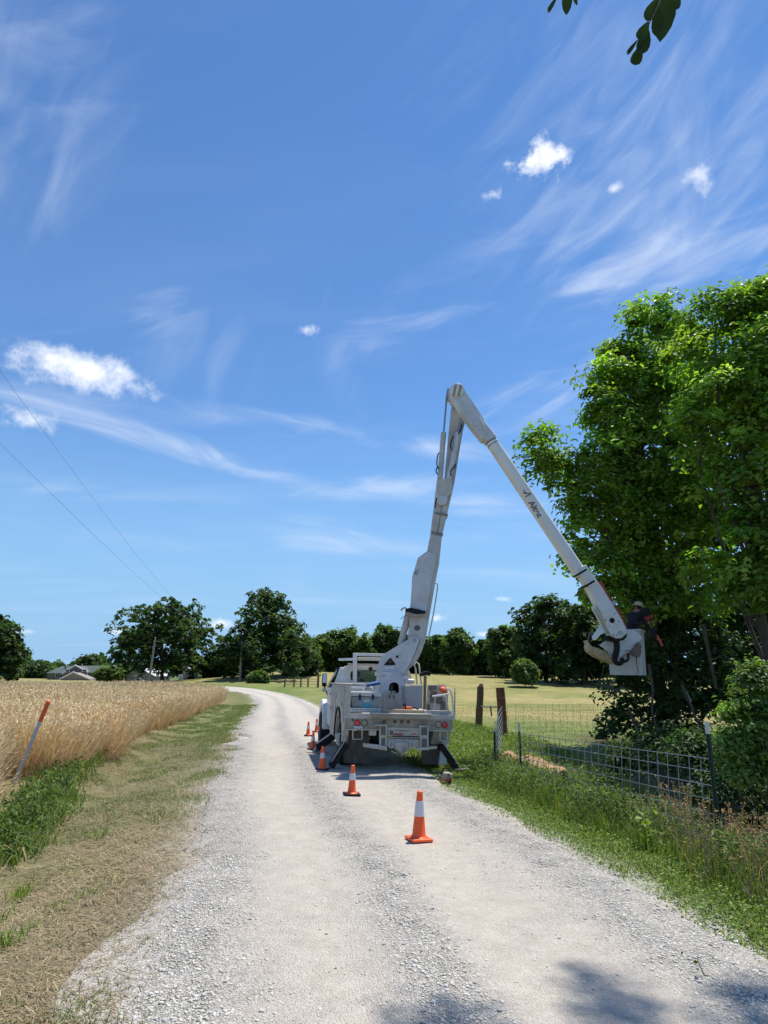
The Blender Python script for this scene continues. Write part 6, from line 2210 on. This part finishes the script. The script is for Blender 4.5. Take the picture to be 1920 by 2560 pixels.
def build_worker():
    zf = nc.z + .07
    Yb = bkc.y
    base = Vector((bkc.x + .14, Yb, zf))
    e = thing('person', 'worker in dark shirt and tan hard hat leaning over the bucket rim', 'person', base)
    inv = Matrix.Translation(-base)
    B = lambda x, y, z: base + Vector((x, y, z))
    V = {'pel': B(0, 0, .90), 'abd': B(.03, -.03, 1.08), 'chest': B(.08, -.06, 1.28), 'neckb': B(.13, -.08, 1.44), 'neck': B(.16, -.09, 1.51), 'head': B(.20, -.10, 1.60), 'crown': B(.215, -.10, 1.70),
         'lsh': B(-.06, -.02, 1.40), 'lel': B(.02, -.24, 1.18), 'lwr': B(.30, -.33, 1.20), 'lha': B(.38, -.35, 1.21),
         'rsh': B(.24, -.14, 1.36), 'rel': B(.38, -.24, 1.08), 'rwr': B(.53, -.32, .84), 'rha': B(.57, -.345, .77),
         'lhi': B(-.10, .02, .86), 'lkn': B(-.10, -.05, .47), 'lan': B(-.11, .0, .07), 'lto': B(-.09, -.14, .035),
         'rhi': B(.10, -.02, .86), 'rkn': B(.11, -.08, .47), 'ran': B(.11, -.03, .07), 'rto': B(.12, -.17, .035)}
    R_ = {'pel': .145, 'abd': .135, 'chest': .155, 'neckb': .085, 'neck': .058, 'head': .082, 'crown': .07, 'lsh': .072, 'lel': .052, 'lwr': .034, 'lha': .036, 'rsh': .072, 'rel': .052, 'rwr': .034, 'rha': .036,
          'lhi': .10, 'lkn': .066, 'lan': .045, 'lto': .04, 'rhi': .10, 'rkn': .066, 'ran': .045, 'rto': .04}
    ks = list(V)
    E_ = [('pel', 'abd'), ('abd', 'chest'), ('chest', 'neckb'), ('neckb', 'neck'), ('neck', 'head'), ('head', 'crown'), ('neckb', 'lsh'), ('lsh', 'lel'), ('lel', 'lwr'), ('lwr', 'lha'), ('neckb', 'rsh'), ('rsh', 'rel'), ('rel', 'rwr'), ('rwr', 'rha'),
          ('pel', 'lhi'), ('lhi', 'lkn'), ('lkn', 'lan'), ('lan', 'lto'), ('pel', 'rhi'), ('rhi', 'rkn'), ('rkn', 'ran'), ('ran', 'rto')]
    me = skin_mesh([V[k] for k in ks], [(ks.index(a), ks.index(b)) for a, b in E_], [R_[k] for k in ks], 0)
    me.materials.append(NAVY)
    me.materials.append(SKIN)
    for pl_ in me.polygons:
        c = pl_.center
        if (c - V['head']).length < .17 and c.z > V['neck'].z - .02 or (c - V['lha']).length < .08 or (c - V['rha']).length < .08:
            pl_.material_index = 1
    me.name = 'body'
    o = put('body', me, None, e, smooth=True, inv=inv)
    # hands: fingers that close round the tool shaft
    for (w_, h_, d) in ((V['lwr'], V['lha'], 1), (V['rwr'], V['rha'], -1)):
        f = (h_ - w_).normalized()
        s = f.cross(Vector((0, 1, 0))).normalized()
        dn = Vector((0, 1, 0))
        for k in range(4):
            L_ = (.045, .052, .048, .038)[k]
            b0 = h_ + s * (.022 - .015 * k) + f * .012
            fm = skin_mesh([b0, b0 + f * L_ * .5 - dn * .012, b0 + f * L_ * .75 + dn * .012, b0 + f * L_ * .4 + dn * .035], [(0, 1), (1, 2), (2, 3)], [.0095, .009, .0085, .007], 0, 1)
            put('finger', fm, SKIN, e, smooth=True, inv=inv)
        b0 = h_ - f * .015 + s * .03
        fm = skin_mesh([b0, b0 + s * .02 + f * .02, b0 + s * .012 + f * .045 + dn * .015], [(0, 1), (1, 2)], [.011, .010, .008], 0, 1)
        put('thumb', fm, SKIN, e, smooth=True, inv=inv)
    hd = V['head'] + Vector((.005, 0, .035))
    Mh = Matrix.Translation(hd) @ Matrix.Rotation(radians(14), 4, 'Y')
    put('hard_hat', MB().lathe([(.110, .0), (.142, .0), (.143, .012), (.112, .02), (.108, .06), (.085, .10), (.04, .122), (.01, .126)], n=22, M=Mh), HATTAN, e, inv=inv, smooth=True)
    put('hair', MB().lathe([(.075, -.08), (.098, -.05), (.102, .0), (.09, .01)], n=18, M=Mh @ Matrix.Translation((-.012, .012, 0))), material('dark_hair', (.03, .022, .018), .9), e, inv=inv, smooth=True)
    face = Vector((.55, -.8, -.1)).normalized()
    sd = face.cross(Vector((0, 0, 1))).normalized()
    fc = V['head'] + Vector((0, 0, .01))
    put('nose', skin_mesh([fc + face * .085 + Vector((0, 0, .015)), fc + face * .105 - Vector((0, 0, .015))], [(0, 1)], [.010, .014], 0, 1), SKIN, e, smooth=True, inv=inv)
    for s in (-1, 1):
        put('eye', disc(fc + face * .082 + sd * .03 * s + Vector((0, 0, .02)), .010, face, .004, 8), BLACK, e, inv=inv)
        put('ear', disc(fc + sd * .09 * s, .026, sd * s, .012, 10), SKIN, e, .004, inv=inv)
    put('mouth', MB().beam(fc + face * .088 - Vector((0, 0, .045)) - sd * .02, fc + face * .088 - Vector((0, 0, .045)) + sd * .02, .008, .006, face), material('lips', (.25, .08, .07), .6), e, inv=inv)
    # the pole saw in both hands
    dirn = (V['rha'] - V['lha']).normalized()
    p0 = V['lha'] - dirn * .20
    p1 = V['lha'] + dirn * 1.75
    t = thing('pole_saw', 'black pole saw pointing down from the bucket into the thicket', 'pole saw', p1)
    iv = Matrix.Translation(-p1)
    put('shaft', MB().tube([p0, p1], .017, 8), BLACK, t, inv=iv, smooth=True)
    put('engine', MB().box((0, 0, 0), (.20, .2, .22), Matrix.Translation(p0 - dirn * .06) @ dirn.to_track_quat('Z', 'Y').to_matrix().to_4x4()), BLACK, t, .04, inv=iv)
    put('engine_cover', MB().box((0, 0, 0), (.14, .21, .12), Matrix.Translation(p0 + Vector((.03, -.02, -.06))) @ dirn.to_track_quat('Z', 'Y').to_matrix().to_4x4()), material('saw_red', (.28, .03, .025), .5), t, .03, inv=iv)
    put('foam_grip', MB().tube([V['rha'] - dirn * .14, V['rha'] + dirn * .14], .024, 8), SAWORANGE, t, inv=iv, smooth=True)
    put('guide_bar', MB().beam(p1, p1 + dirn * .30, .06, .012, VB), STEEL, t, .004, inv=iv)


build_worker()


# ------------------------------------------------------------------ traffic cones
def make_cone(h, base_mat, collar):
    e = thing('traffic_cone', '', 'traffic cone', group='traffic cones set out around the truck')
    rb, rt = .147 * h, .062 * h
    zz = .045
    prof = [(rb * 1.18, zz), (rb * 1.02, zz + .012), (rb, zz + .02)]
    rad = lambda f: rb + (rt - rb) * f
    body = [(rb * 1.15, zz - .004), (rb * 1.0, zz + .02), (rad(.5), zz + (h - zz) * .5), (rt * 1.0, h * .985), (rt * .7, h), (rt * .55, h)]
    put('cone_body', MB().lathe(body, n=28), ORANGE, e, smooth=True)
    a, b = collar
    za, zb_ = zz + (h - zz) * a, zz + (h - zz) * b
    ra, rb2 = rad(a) + .0035, rad(b) + .0035
    put('reflective_collar', MB().lathe([(ra - .004, za - .001), (ra, za), (rb2, zb_), (rb2 - .004, zb_ + .001)], n=28), REFL, e, smooth=True)
    w = .26
    mb = MB()
    mb.box((0, 0, .016), (w, w, .032))
    bo = put('base', mb, base_mat, e, .012)
    put('base_flange', MB().lathe([(w * .40, .030), (w * .36, .042), (rb * 1.1, .046)], n=24), ORANGE if base_mat is ORANGE else ORANGE, e, smooth=True)
    return e


big = make_cone(.53, ORANGE, (.44, .78))
small = make_cone(.45, BLACK, (.45, .70))
cone_spots = [(big, (1047, 2101), 'nearest traffic cone, all orange with a wide white collar, on the open gravel', .35, 0.02),
              (small, (879, 1988), 'traffic cone with a black base on the gravel behind the truck tail', .2, 0.02),
              (None, (805, 1925), 'traffic cone with a black base touching the left rear outrigger', -.1, 0.0),
              (None, (781, 1875), 'traffic cone half in the truck shadow at the left front outrigger', .3, 0.02),
              (None, (770, 1840), 'small far traffic cone farthest left on the gravel', .1, 0.0),
              (None, (791, 1830), 'far traffic cone next to the front wheel of the truck', .5, 0.0)]
for (o, px, lab, rz_, tl_) in cone_spots:
    c = o or copy_tree(small)
    g = G(*px, .03)
    c.location = (g.x, g.y, gz(g.x, g.y) + .02)
    c.rotation_euler = (0, tl_, rz_)
    tag(c, lab, 'traffic cone', 'traffic cones set out around the truck')


# ------------------------------------------------------------------ fence line on the right
def t_post(label, base, top, tip_h, r=.021):
    base, top = Vector(base), Vector(top)
    e = thing('steel_fence_post', label, 'fence post', base, 'steel posts of the fence')
    inv = Matrix.Translation(-base)
    ax = (top - base).normalized()
    ta = top - ax * tip_h
    sd = Vector((1, .3, 0)).normalized()

    def sect(a, b, k=1.0):
        mb = MB()
        mb.beam(a, b, .008, .046 * k, sd)
        mb.beam(a + Vector((.010, -.016, 0)), b + Vector((.010, -.016, 0)), .030 * k, .010, sd)
        return mb
    put('shaft', sect(base - ax * .3, ta), POSTG, e, inv=inv)
    put('painted_tip', sect(ta, top, 1.03), POSTW, e, inv=inv)
    for k in range(int((ta - base).length / .14)):
        put('stud', MB().box((0, 0, 0), (.014, .012, .022), Matrix.Translation(base + ax * (.12 + .14 * k) + Vector((-.004, -.026, 0)))), POSTG, e, inv=inv)
    return e


b1 = G(1806, 2170, gz(3.6, 7.3))
t1_ = W(1766, 1804, b1.y)
t_post('tall green steel post with a white tip at the near end of the wire panel', b1, t1_, .135)
b2 = Vector((2.92, 14.1, gz(2.92, 14.1)))
t2_ = W(1297, 1807, 14.0)
t_post('grey tipped steel post at the far end of the wire panel, before the dirt mound', (t2_.x + .02, 14.0, gz(t2_.x, 14.0)), t2_, .17)
b3 = W(1137, 1800, 33.0)
t_post('thin dark steel post seen over the right rear corner of the truck', (b3.x, 33, gz(b3.x, 33)), W(1137, 1719, 33), .20)
b4 = W(1237, 1900, 15.2)
t_post('short steel post carrying the loose woven wire', (b4.x, 15.2, gz(b4.x, 15.2)), W(1236, 1824, 15.2), .05)

# welded wire panel
pn = Vector((b1.x + .05, b1.y + .06, 0))
pf_ = W(1300, 1850, 13.2)
pf_ = Vector((pf_.x, 13.2, 0))
wp = thing('wire_panel', 'welded galvanised wire panel with square mesh leaning along the verge', 'fence panel', (pn.x, pn.y, gz(pn.x, pn.y)))
wi = Matrix.Translation(-Vector((pn.x, pn.y, gz(pn.x, pn.y))))
ztn = W(1792, 1898, pn.y).z
ztf = W(1330, 1834, pf_.y).z
ln = (pf_ - pn).length
along = (pf_ - pn).normalized()
leanv = Vector((-along.y, along.x, 0)) * -.06
NV = 27
HB = [0, .14, .29, .44, .59, .74, .87, .98]


def panel_pt(f, dz):
    p = pn + (pf_ - pn) * f
    zt = ztn + (ztf - ztn) * f
    return Vector((p.x, p.y, zt - dz)) + leanv * (dz * -1)


for k in range(NV):
    f = k / (NV - 1)
    put('vertical_wire', MB().tube([panel_pt(f, -.01), panel_pt(f, 1.02)], .0052, 5), GALV, wp, inv=wi)
for dz in HB:
    put('horizontal_wire', MB().tube([panel_pt(0, dz) + Vector((0, -.006, 0)), panel_pt(.5, dz) + Vector((0, -.006, random.uniform(-.01, .01))), panel_pt(1, dz) + Vector((0, -.006, 0))], .0052, 5), GALV, wp, inv=wi)


def log_post(label, px_b, px_t, Y, r, mat, cut):
    b = W(*px_b, Y)
    b.z = gz(b.x, b.y)
    t = W(*px_t, Y)
    e = thing('wooden_fence_post', label, 'fence post', b)
    inv = Matrix.Translation(-b)
    ax = t - b
    pts = [b - ax.normalized() * .3] + [b + ax * f + Vector((random.uniform(-1, 1), random.uniform(-1, 1), 0)) * .012 for f in (0, .2, .4, .6, .8)] + [t]
    put('log', MB().tube(pts, [r * 1.1, r * 1.08, r, r * 1.04, r * .94, r * .97, r * .92], 12), mat, e, inv=inv, smooth=True)
    if cut:
        put('broken_top', MB().prism([t + Vector((r * .9 * cos(a), r * .9 * sin(a), -.01)) for a in (0, 1.2, 2.4, 3.6, 4.8)], [t + Vector((r * .45 * cos(a) + r * .3, r * .4 * sin(a), .10 + .05 * sin(3 * a))) for a in (0, 1.2, 2.4, 3.6, 4.8)]), mat, e, inv=inv)
        for z in (.35, .7, 1.0):
            q = b + ax * (z / 1.5)
            put('knot', MB().lathe([(.03, 0), (.02, .03), (.005, .035)], n=8, M=Matrix.Translation(q + Vector((.02, -r * .95, 0))) @ Matrix.Rotation(pi / 2, 4, 'X')), mat, e, inv=inv)
    else:
        for f in (.3, .55, .8):
            q = b + ax * f
            put('wire_wrap', MB().tube([q + Vector((r * 1.05 * cos(a), r * 1.05 * sin(a), .01 * sin(a))) for a in [k * 2 * pi / 10 for k in range(11)]], .006, 5), GALV, e, inv=inv)
    return e, b, t


pA, bA, tA = log_post('gnarled grey brown wooden post with a broken top, left of the pair', (1196, 1812), (1201, 1717), 28.5, .15, WOODB, True)
pB, bB, tB = log_post('thick reddish wooden post wrapped in wire, right of the pair', (1258, 1834), (1250, 1719), 24.5, .17, WOODR, False)
br = thing('brace_rail', 'thin brace rail between the two wooden posts', 'rail', tuple(bA))
bri = Matrix.Translation(-bA)
r0, r1 = W(1204, 1766, 28.3), W(1250, 1767, 24.6)
put('rail', MB().tube([r0, r0.lerp(r1, .5) + Vector((0, 0, -.02)), r1], .03, 7), WOODG, br, inv=bri, smooth=True)
put('hanging_stick', MB().tube([W(1226, 1764, 26.4), W(1229, 1790, 26.4)], .03, 6), WOODB, br, inv=bri, smooth=True)


def woven(label, a, b, h, nv, nh, r):
    a, b = Vector(a), Vector(b)
    e = thing('woven_wire_fence', label, 'wire fence', a)
    inv = Matrix.Translation(-a)

    def pt(f, z):
        p = a.lerp(b, f)
        return Vector((p.x + .03 * sin(9 * f), p.y, gz(p.x, p.y) + z))
    for k in range(nv):
        f = k / (nv - 1)
        put('vertical_wire', MB().tube([pt(f, .02), pt(f, h)], r, 4), GALV, e, inv=inv)
    for k in range(nh):
        z = .05 + (h - .05) * (k / (nh - 1)) ** 1.25
        put('horizontal_wire', MB().tube([pt(f, z) for f in (0, .25, .5, .75, 1)], r, 4), GALV, e, inv=inv)


woven('loose woven wire running back from the short post to the reddish wooden post', (b4.x, 15.2, gz(b4.x, 15.2)), (bB.x - .05, bB.y - .2, bB.z), 1.12, 22, 8, .006)
woven('fine woven wire fence crossing the pasture right of the reddish post', (bB.x + .18, bB.y, bB.z), (11.6, 27.0, gz(11.6, 27)), 1.15, 24, 7, .005)

# spoil heap beside the post
def heap():
    c = W(1294, 1850, 18.6)
    bz_ = gz(c.x, 18.6)
    m_ = 46
    gx, gy = np.meshgrid(np.linspace(-1.15, 1.15, m_), np.linspace(-1.2, 1.2, m_))
    gx, gy = gx.ravel(), gy.ravel()
    hz_ = 0.30 * np.exp(-((gx + .25) / .42) ** 2 - (gy / .55) ** 2) + 0.24 * np.exp(-((gx - .38) / .36) ** 2 - ((gy + .1) / .5) ** 2)
    hz_ = hz_ * (1 + .35 * fbm(gx * 3.5, gy * 3.5, 5)) + .03 * vnoise(gx * 9, gy * 9, 8) + .015 * vnoise(gx * 19, gy * 19, 9) - .07
    idm = np.arange(m_ * m_).reshape(m_, m_)
    fm = np.stack([idm[:-1, :-1], idm[:-1, 1:], idm[1:, 1:], idm[1:, :-1]], -1).reshape(-1, 4)
    me = raw_mesh('dirt_mound', np.stack([gx, gy, hz_], 1), fm.ravel(), np.full(len(fm), 4, np.int32))
    me.materials.append(SOIL)
    o = put('dirt_mound', me, None, smooth=True)
    o.location = (c.x, 18.6, bz_ + .05)
    tag(o, 'heap of orange clay soil at the foot of the reddish wooden post', 'dirt mound')
    for k in range(14):
        a = random.uniform(0, 6.28)
        v, f = stone_template(400 + k)
        m = raw_mesh('clod', v * random.uniform(.04, .09), f.ravel(), np.full(len(f), 3, np.int32))
        m.materials.append(SOIL)
        q = link(bpy.data.objects.new('clod', m))
        q.parent = o
        rx_, ry_ = .6 * cos(a) * random.uniform(.3, 1), .7 * sin(a) * random.uniform(.3, 1)
        q.location = (rx_, ry_, float(hz_[np.argmin((gx - rx_) ** 2 + (gy - ry_) ** 2)]) + .01)


heap()


# weeds in front of the panel: single leafy stems
def weed(kind, label, px, Y, h, seed, group=None, pal=SHRUBG):
    random.seed(seed)
    g = W(px, 2000, Y)
    b = Vector((g.x, Y, gz(g.x, Y)))
    e = thing('weed_plant' if kind != 'seed' else 'dry_weed', label, 'weed', b, group)
    inv = Matrix.Translation(-b)
    ns = (5 if h > .2 else 1) if kind != 'seed' else 6
    C, N_, S_, P_ = [], [], [], []
    for s in range(ns):
        tip_ = b + Vector((random.gauss(0, .25 * h), random.gauss(0, .2 * h), h * random.uniform(.7, 1.05)))
        st = bent(b + Vector((random.gauss(0, .05), random.gauss(0, .05), -.03)), tip_, 5, .06)
        put('stem', MB().tube(st, [.006, .005, .004, .003, .002], 5, caps=False), material('weed_stem', (.12, .15, .05), .8) if kind != 'seed' else material('dry_stem', (.36, .25, .11), .85), e, inv=inv)
        k = (26 if kind == 'leafy' else 9) if kind != 'seed' else 10
        for j in range(k):
            f = random.uniform(.15, 1) if kind != 'seed' else random.uniform(.78, 1.05)
            q = st[0].lerp(st[-1], min(1, f))
            sp = (.07 if kind == 'leafy' else h * .22) if kind != 'seed' else .016
            C.append(q + Vector((random.gauss(0, sp), random.gauss(0, sp), random.gauss(0, sp * .5))))
            N_.append((random.gauss(0, .6), random.gauss(0, .6), .8))
    C = np.array(C)
    n = len(C)
    size = rng.uniform(.04, .085, n) if kind == 'leafy' else (rng.uniform(.25, .32, n) * h * .8 if kind == 'broad' else rng.uniform(.02, .04, n))
    col = jitter_cols(n, pal if kind != 'seed' else [(.42, .29, .13), (.50, .36, .18), (.33, .21, .09)], [1] * 3)
    me = raw_mesh('foliage', *leaf_mesh(C, np.array(N_), size, col, aspect=.42 if kind == 'leafy' else (.8 if kind == 'broad' else .4)))
    me.materials.append(LEAF if kind != 'seed' else DRY)
    o = link(bpy.data.objects.new('foliage', me))
    o.parent = e
    o.matrix_parent_inverse = inv


WG = 'leafy weeds in front of the wire panel'
WL = 'leafy green weed growing up in front of the wire panel'
for i, (px, Y, h) in enumerate(((1330, 11.9, .75), (1370, 11.2, .62), (1420, 10.6, .82), (1460, 10.2, .6), (1500, 9.8, .72), (1540, 9.6, .80), (1395, 11.0, .5), (1580, 9.3, .5), (1290, 12.6, .6), (1265, 13.4, .55), (1310, 12.3, .5), (1650, 8.6, .42))):
    weed('leafy', WL, px, Y, h, 700 + i, WG, [(.10, .17, .05), (.075, .14, .035), (.14, .20, .07)])
weed('broad', 'broad leaved yellow green plant at the foot of the wire panel', 1622, 8.5, .42, 731, pal=[(.19, .28, .05), (.16, .25, .045), (.22, .30, .06)])
SG = 'tan seed heads along the near end of the panel'
SL = 'tall dry stalk with tan seed heads by the white tipped post'
for i, (px, Y, h) in enumerate(((1690, 7.9, .82), (1725, 7.6, .9), (1755, 7.4, .86), (1785, 7.0, .78), (1830, 6.9, .8), (1868, 7.0, .92), (1890, 6.8, .8), (1850, 6.4, .6), (1640, 8.4, .75), (1670, 8.1, .7), (1740, 7.0, .6), (1905, 6.6, .7), (1810, 7.4, .8), (1775, 7.7, .7), (1880, 7.4, .7))):
    weed('seed', SL, px, Y, h, 760 + i, SG)
weed('broad', 'single small weed rising from the gravel at the right road edge', 1717, 4.75, .16, 790, pal=[(.06, .11, .03), (.08, .13, .04), (.07, .12, .03)])

# ------------------------------------------------------------------ marker post in the wheat
mb_ = G(33, 1962, -.08)
mt_ = W(121, 1754, mb_.y + .05)
mk = thing('marker_post', 'leaning white cable marker post with an orange top at the edge of the wheat', 'marker post', mb_)
mi_ = Matrix.Translation(-mb_)
mv = mt_ - mb_
put('tube', MB().tube([mb_ - mv * .1, mb_ + mv * .76], .034, 14), material('marker_white', (.50, .52, .55), .45, 0, .06, 6), mk, inv=mi_, smooth=True)
put('orange_sleeve', MB().tube([mb_ + mv * .755, mb_ + mv * .99], .037, 14), SAWORANGE, mk, inv=mi_, smooth=True)
put('cap', MB().tube([mb_ + mv * .985, mb_ + mv * 1.005, mb_ + mv * 1.012], [.040, .036, .02], 14), ORANGE, mk, inv=mi_, smooth=True)

# ------------------------------------------------------------------ utility poles and wires
def utility_pole(label, pxb, pxt, Y, arm):
    b, t = W(*pxb, Y), W(*pxt, Y)
    b.z = min(b.z, gz(b.x, b.y))
    e = thing('utility_pole', label, 'utility pole', b, 'utility poles beyond the wheat')
    inv = Matrix.Translation(-b)
    put('pole', MB().tube([b - Vector((0, 0, .3)), b.lerp(t, .5), t], [.17, .15, .12], 10), POLEW, e, inv=inv, smooth=True)
    a = W(*arm, Y)
    q = t - (t - b).normalized() * .35
    put('crossarm', MB().beam(q - Vector((a.x - t.x, 0, 0)) * .3, Vector((a.x, Y, q.z)), .10, .12, (0, 1, 0)), POLEW, e, inv=inv)
    put('insulator', MB().lathe([(.05, 0), (.07, .06), (.05, .12), (.06, .18), (.02, .24)], n=10, M=Matrix.Translation(t)), LGREY, e, inv=inv, smooth=True)
    return e, t


utility_pole('leaning utility pole in front of the broad round oak', (371, 1712), (388, 1597), 96, (400, 1600))
up2, pt2 = utility_pole('upright utility pole by the road bend left of the tapering oak', (599, 1712), (605, 1602), 94, (628, 1604))
for (lab, pa, Yb_, drop, sag) in (('upper power line running down across the left sky', (-260, 560), 8.6, .15, 2.3), ('lower power line running down across the left sky', (-260, 850), 8.6, 1.0, 1.2)):
    a = Vector(pt2) - Vector((0, 0, drop))
    b = W(*pa, Yb_)
    mbw = MB()
    pts = [a.lerp(b, f) - Vector((0, 0, sag * 4 * f * (1 - f))) for f in [k / 40 for k in range(41)]]
    mbw.tube(pts, .0042, 4, caps=False)
    o = put('power_line', mbw, material('aluminium_wire', (.22, .24, .27), .5))
    tag(o, lab, 'power line')

# ------------------------------------------------------------------ farm buildings
HY = 128.0


def hp_(x, y, dy=0):
    return W(x, y, HY + dy)


def hprism(pts, dy, depth):
    f = [hp_(x, y, dy) for x, y in pts]
    return MB().prism(f, [Vector((p.x, p.y + depth, p.z)) for p in f])


hb = hp_(196, 1704)
house = thing('farmhouse', 'brown sided house with a green shingle roof beyond the wheat', 'house', (hb.x, HY, gz(hb.x, HY)))
hi2 = Matrix.Translation(-Vector((hb.x, HY, gz(hb.x, HY))))
put('wall', hprism([(118, 1683), (278, 1680), (278, 1712), (118, 1712)], 0, 8), BRICK, house, inv=hi2)


def roof(x0, x1, yr, ye, dy, depth, xr0=None, xr1=None, mat=None):
    e0, e1 = hp_(x0, ye, dy - .5), hp_(x1, ye - 2, dy - .5)
    r0_, r1_ = hp_(xr0 or x0, yr, dy), hp_(xr1 or x1, yr - 1.5, dy)
    r0_.y += depth / 2
    r1_.y += depth / 2
    r0_.z += (r0_.z - CAM_H) * depth / 2 / HY
    r1_.z += (r1_.z - CAM_H) * depth / 2 / HY
    b0_, b1_ = e0 + Vector((0, depth + 1, 0)), e1 + Vector((0, depth + 1, 0))
    return MB().add([e0, e1, r1_, r0_, b0_, b1_], [(0, 1, 2, 3), (3, 2, 5, 4), (0, 3, 4), (1, 5, 2), (0, 4, 5, 1)])


rf = put('roof', roof(114, 281, 1664.5, 1683, 0, 8, 130, 276), ROOFG, house, inv=hi2)
put('vent_pipe', MB().tube([hp_(163, 1672, 2), hp_(163, 1664, 2)], .12, 8), BLACK, rf)
gab = put('gable', hprism([(157, 1683), (189, 1664), (217, 1679), (217, 1700), (157, 1700)], -1.2, 4.5), material('grey_gable_siding', (.13, .12, .12), .85, 0, .1, 2), house, inv=hi2)
put('gable_trim', MB().tube([hp_(155, 1684.5, -1.3), hp_(189, 1663, -1.3), hp_(220, 1680, -1.3)], .16, 5), TRIM, gab)
gar = put('garage_gable', hprism([(150, 1698), (184, 1681), (224, 1697), (224, 1712), (150, 1712)], -4.5, 3.2), STONE_B, house, inv=hi2)
put('garage_trim', MB().tube([hp_(148, 1699, -4.6), hp_(184, 1680, -4.6), hp_(226, 1698, -4.6)], .16, 5), TRIM, gar)
for (x0, y0, x1, y1) in ((138, 1684, 150, 1695), (225, 1684, 236, 1694), (250, 1684, 262, 1694)):
    w = put('window', hprism([(x0, y0), (x1, y0), (x1, y1), (x0, y1)], -.10, .09), TRIM, house, inv=hi2)
    for k in (0, 1):
        xa = x0 + 1 + k * (x1 - x0 - 1) / 2
        put('pane', hprism([(xa, y0 + 1), (xa + (x1 - x0) / 2 - 1.5, y0 + 1), (xa + (x1 - x0) / 2 - 1.5, y1 - 1), (xa, y1 - 1)], -.14, .03), DARKWIN, w)
for (x0, y0, x1, y1) in ((161, 1673, 174, 1680), (203, 1673, 217, 1680)):
    w = put('dormer_window', hprism([(x0, y1), (x0 + 3, y0), (x1, y0 + 1), (x1, y1)], -1.45, .2), TRIM, house, inv=hi2)
    put('pane', hprism([(x0 + 3, y1 - 1), (x0 + 4, y0 + 1.5), (x1 - 1.5, y0 + 2), (x1 - 1.5, y1 - 1)], -1.5, .04), DARKWIN, w)
put('door', hprism([(238, 1685), (246, 1685), (246, 1708), (238, 1708)], -.06, .05), TRIM, house, inv=hi2)


def shed(name, label, px0, px1, y_top, y_eave, y_base, Y, wall, roofm, depth, doorpx):
    f = lambda x, y, dy=0: W(x, y, Y + dy)
    c = f((px0 + px1) / 2, y_base)
    e = thing(name, label, 'shed', (c.x, Y, gz(c.x, Y)))
    inv = Matrix.Translation(-Vector((c.x, Y, gz(c.x, Y))))
    mid = (px0 + px1) / 2
    q = [f(px0, y_eave), f(mid, y_top + 1.5), f(px1, y_eave), f(px1, y_base), f(px0, y_base)]
    put('wall', MB().prism(q, [p + Vector((0, depth, 0)) for p in q]), wall, e, inv=inv)
    for (a, b) in (((px0 - 2, y_eave + 1), (mid, y_top)), ((mid, y_top), (px1 + 2, y_eave + 1))):
        p0_, p1_ = f(*a, -.4), f(*b, -.4)
        up_ = Vector((0, 0, .12))
        put('roof_slope', MB().prism([p0_, p1_, p1_ + up_, p0_ + up_], [p + Vector((0, depth + .8, 0)) for p in (p0_, p1_, p1_ + up_, p0_ + up_)]), roofm, e, inv=inv)
    q = [f(x, y, -.05) for x, y in ((doorpx[0], doorpx[2]), (doorpx[1], doorpx[2]), (doorpx[1], y_base), (doorpx[0], y_base))]
    d_ = put('door', MB().prism(q, [p + Vector((0, .04, 0)) for p in q]), METALG if wall is not METALG else METALW, e, inv=inv)
    put('door_track', MB().beam(q[0] + Vector((0, -.05, .1)), q[1] + Vector((0, -.05, .1)), .1, .08, (0, 1, 0)), TRIM, d_)


shed('farm_shed', 'low grey shed with a pale roof edge right of the house', 311, 385, 1672, 1690, 1710, 118, METALG, METALW, 9, (335, 358, 1690))
shed('farm_shed', 'white metal shed with a grey wall right of the broad oak', 486, 528, 1664, 1673, 1708, 120, METALG, METALW, 14, (498, 516, 1682))
shed('farm_shed', 'small pale shed half hidden behind the broad oak', 446, 482, 1668, 1676, 1708, 124, METALW, METALW, 8, (458, 470, 1684))

# rail gate by the far bend
gt = W(760, 1712, 84)
gate = thing('rail_gate', 'low wooden rail fence with a gate beside the far road bend', 'fence', (gt.x, 84, gz(gt.x, 84)))
gti = Matrix.Translation(-Vector((gt.x, 84, gz(gt.x, 84))))
for x, h in ((712, .9), (735, 1.0), (752, 1.05), (770, 1.25), (795, 1.5), (812, 1.2)):
    p = W(x, 1712, 84)
    z = gz(p.x, 84)
    put('post', MB().tube([Vector((p.x, 84, z - .2)), Vector((p.x, 84, z + h))], .10 if h < 1.4 else .14, 7), WOODB, gate, inv=gti, smooth=True)
for z in (.35, .65, .95):
    a, b = W(712, 1712, 84), W(795, 1712, 84)
    put('rail', MB().tube([Vector((a.x, 83.9, gz(a.x, 84) + z)), Vector((b.x, 83.9, gz(b.x, 84) + z + .1))], .035, 5), WOODG, gate, inv=gti)
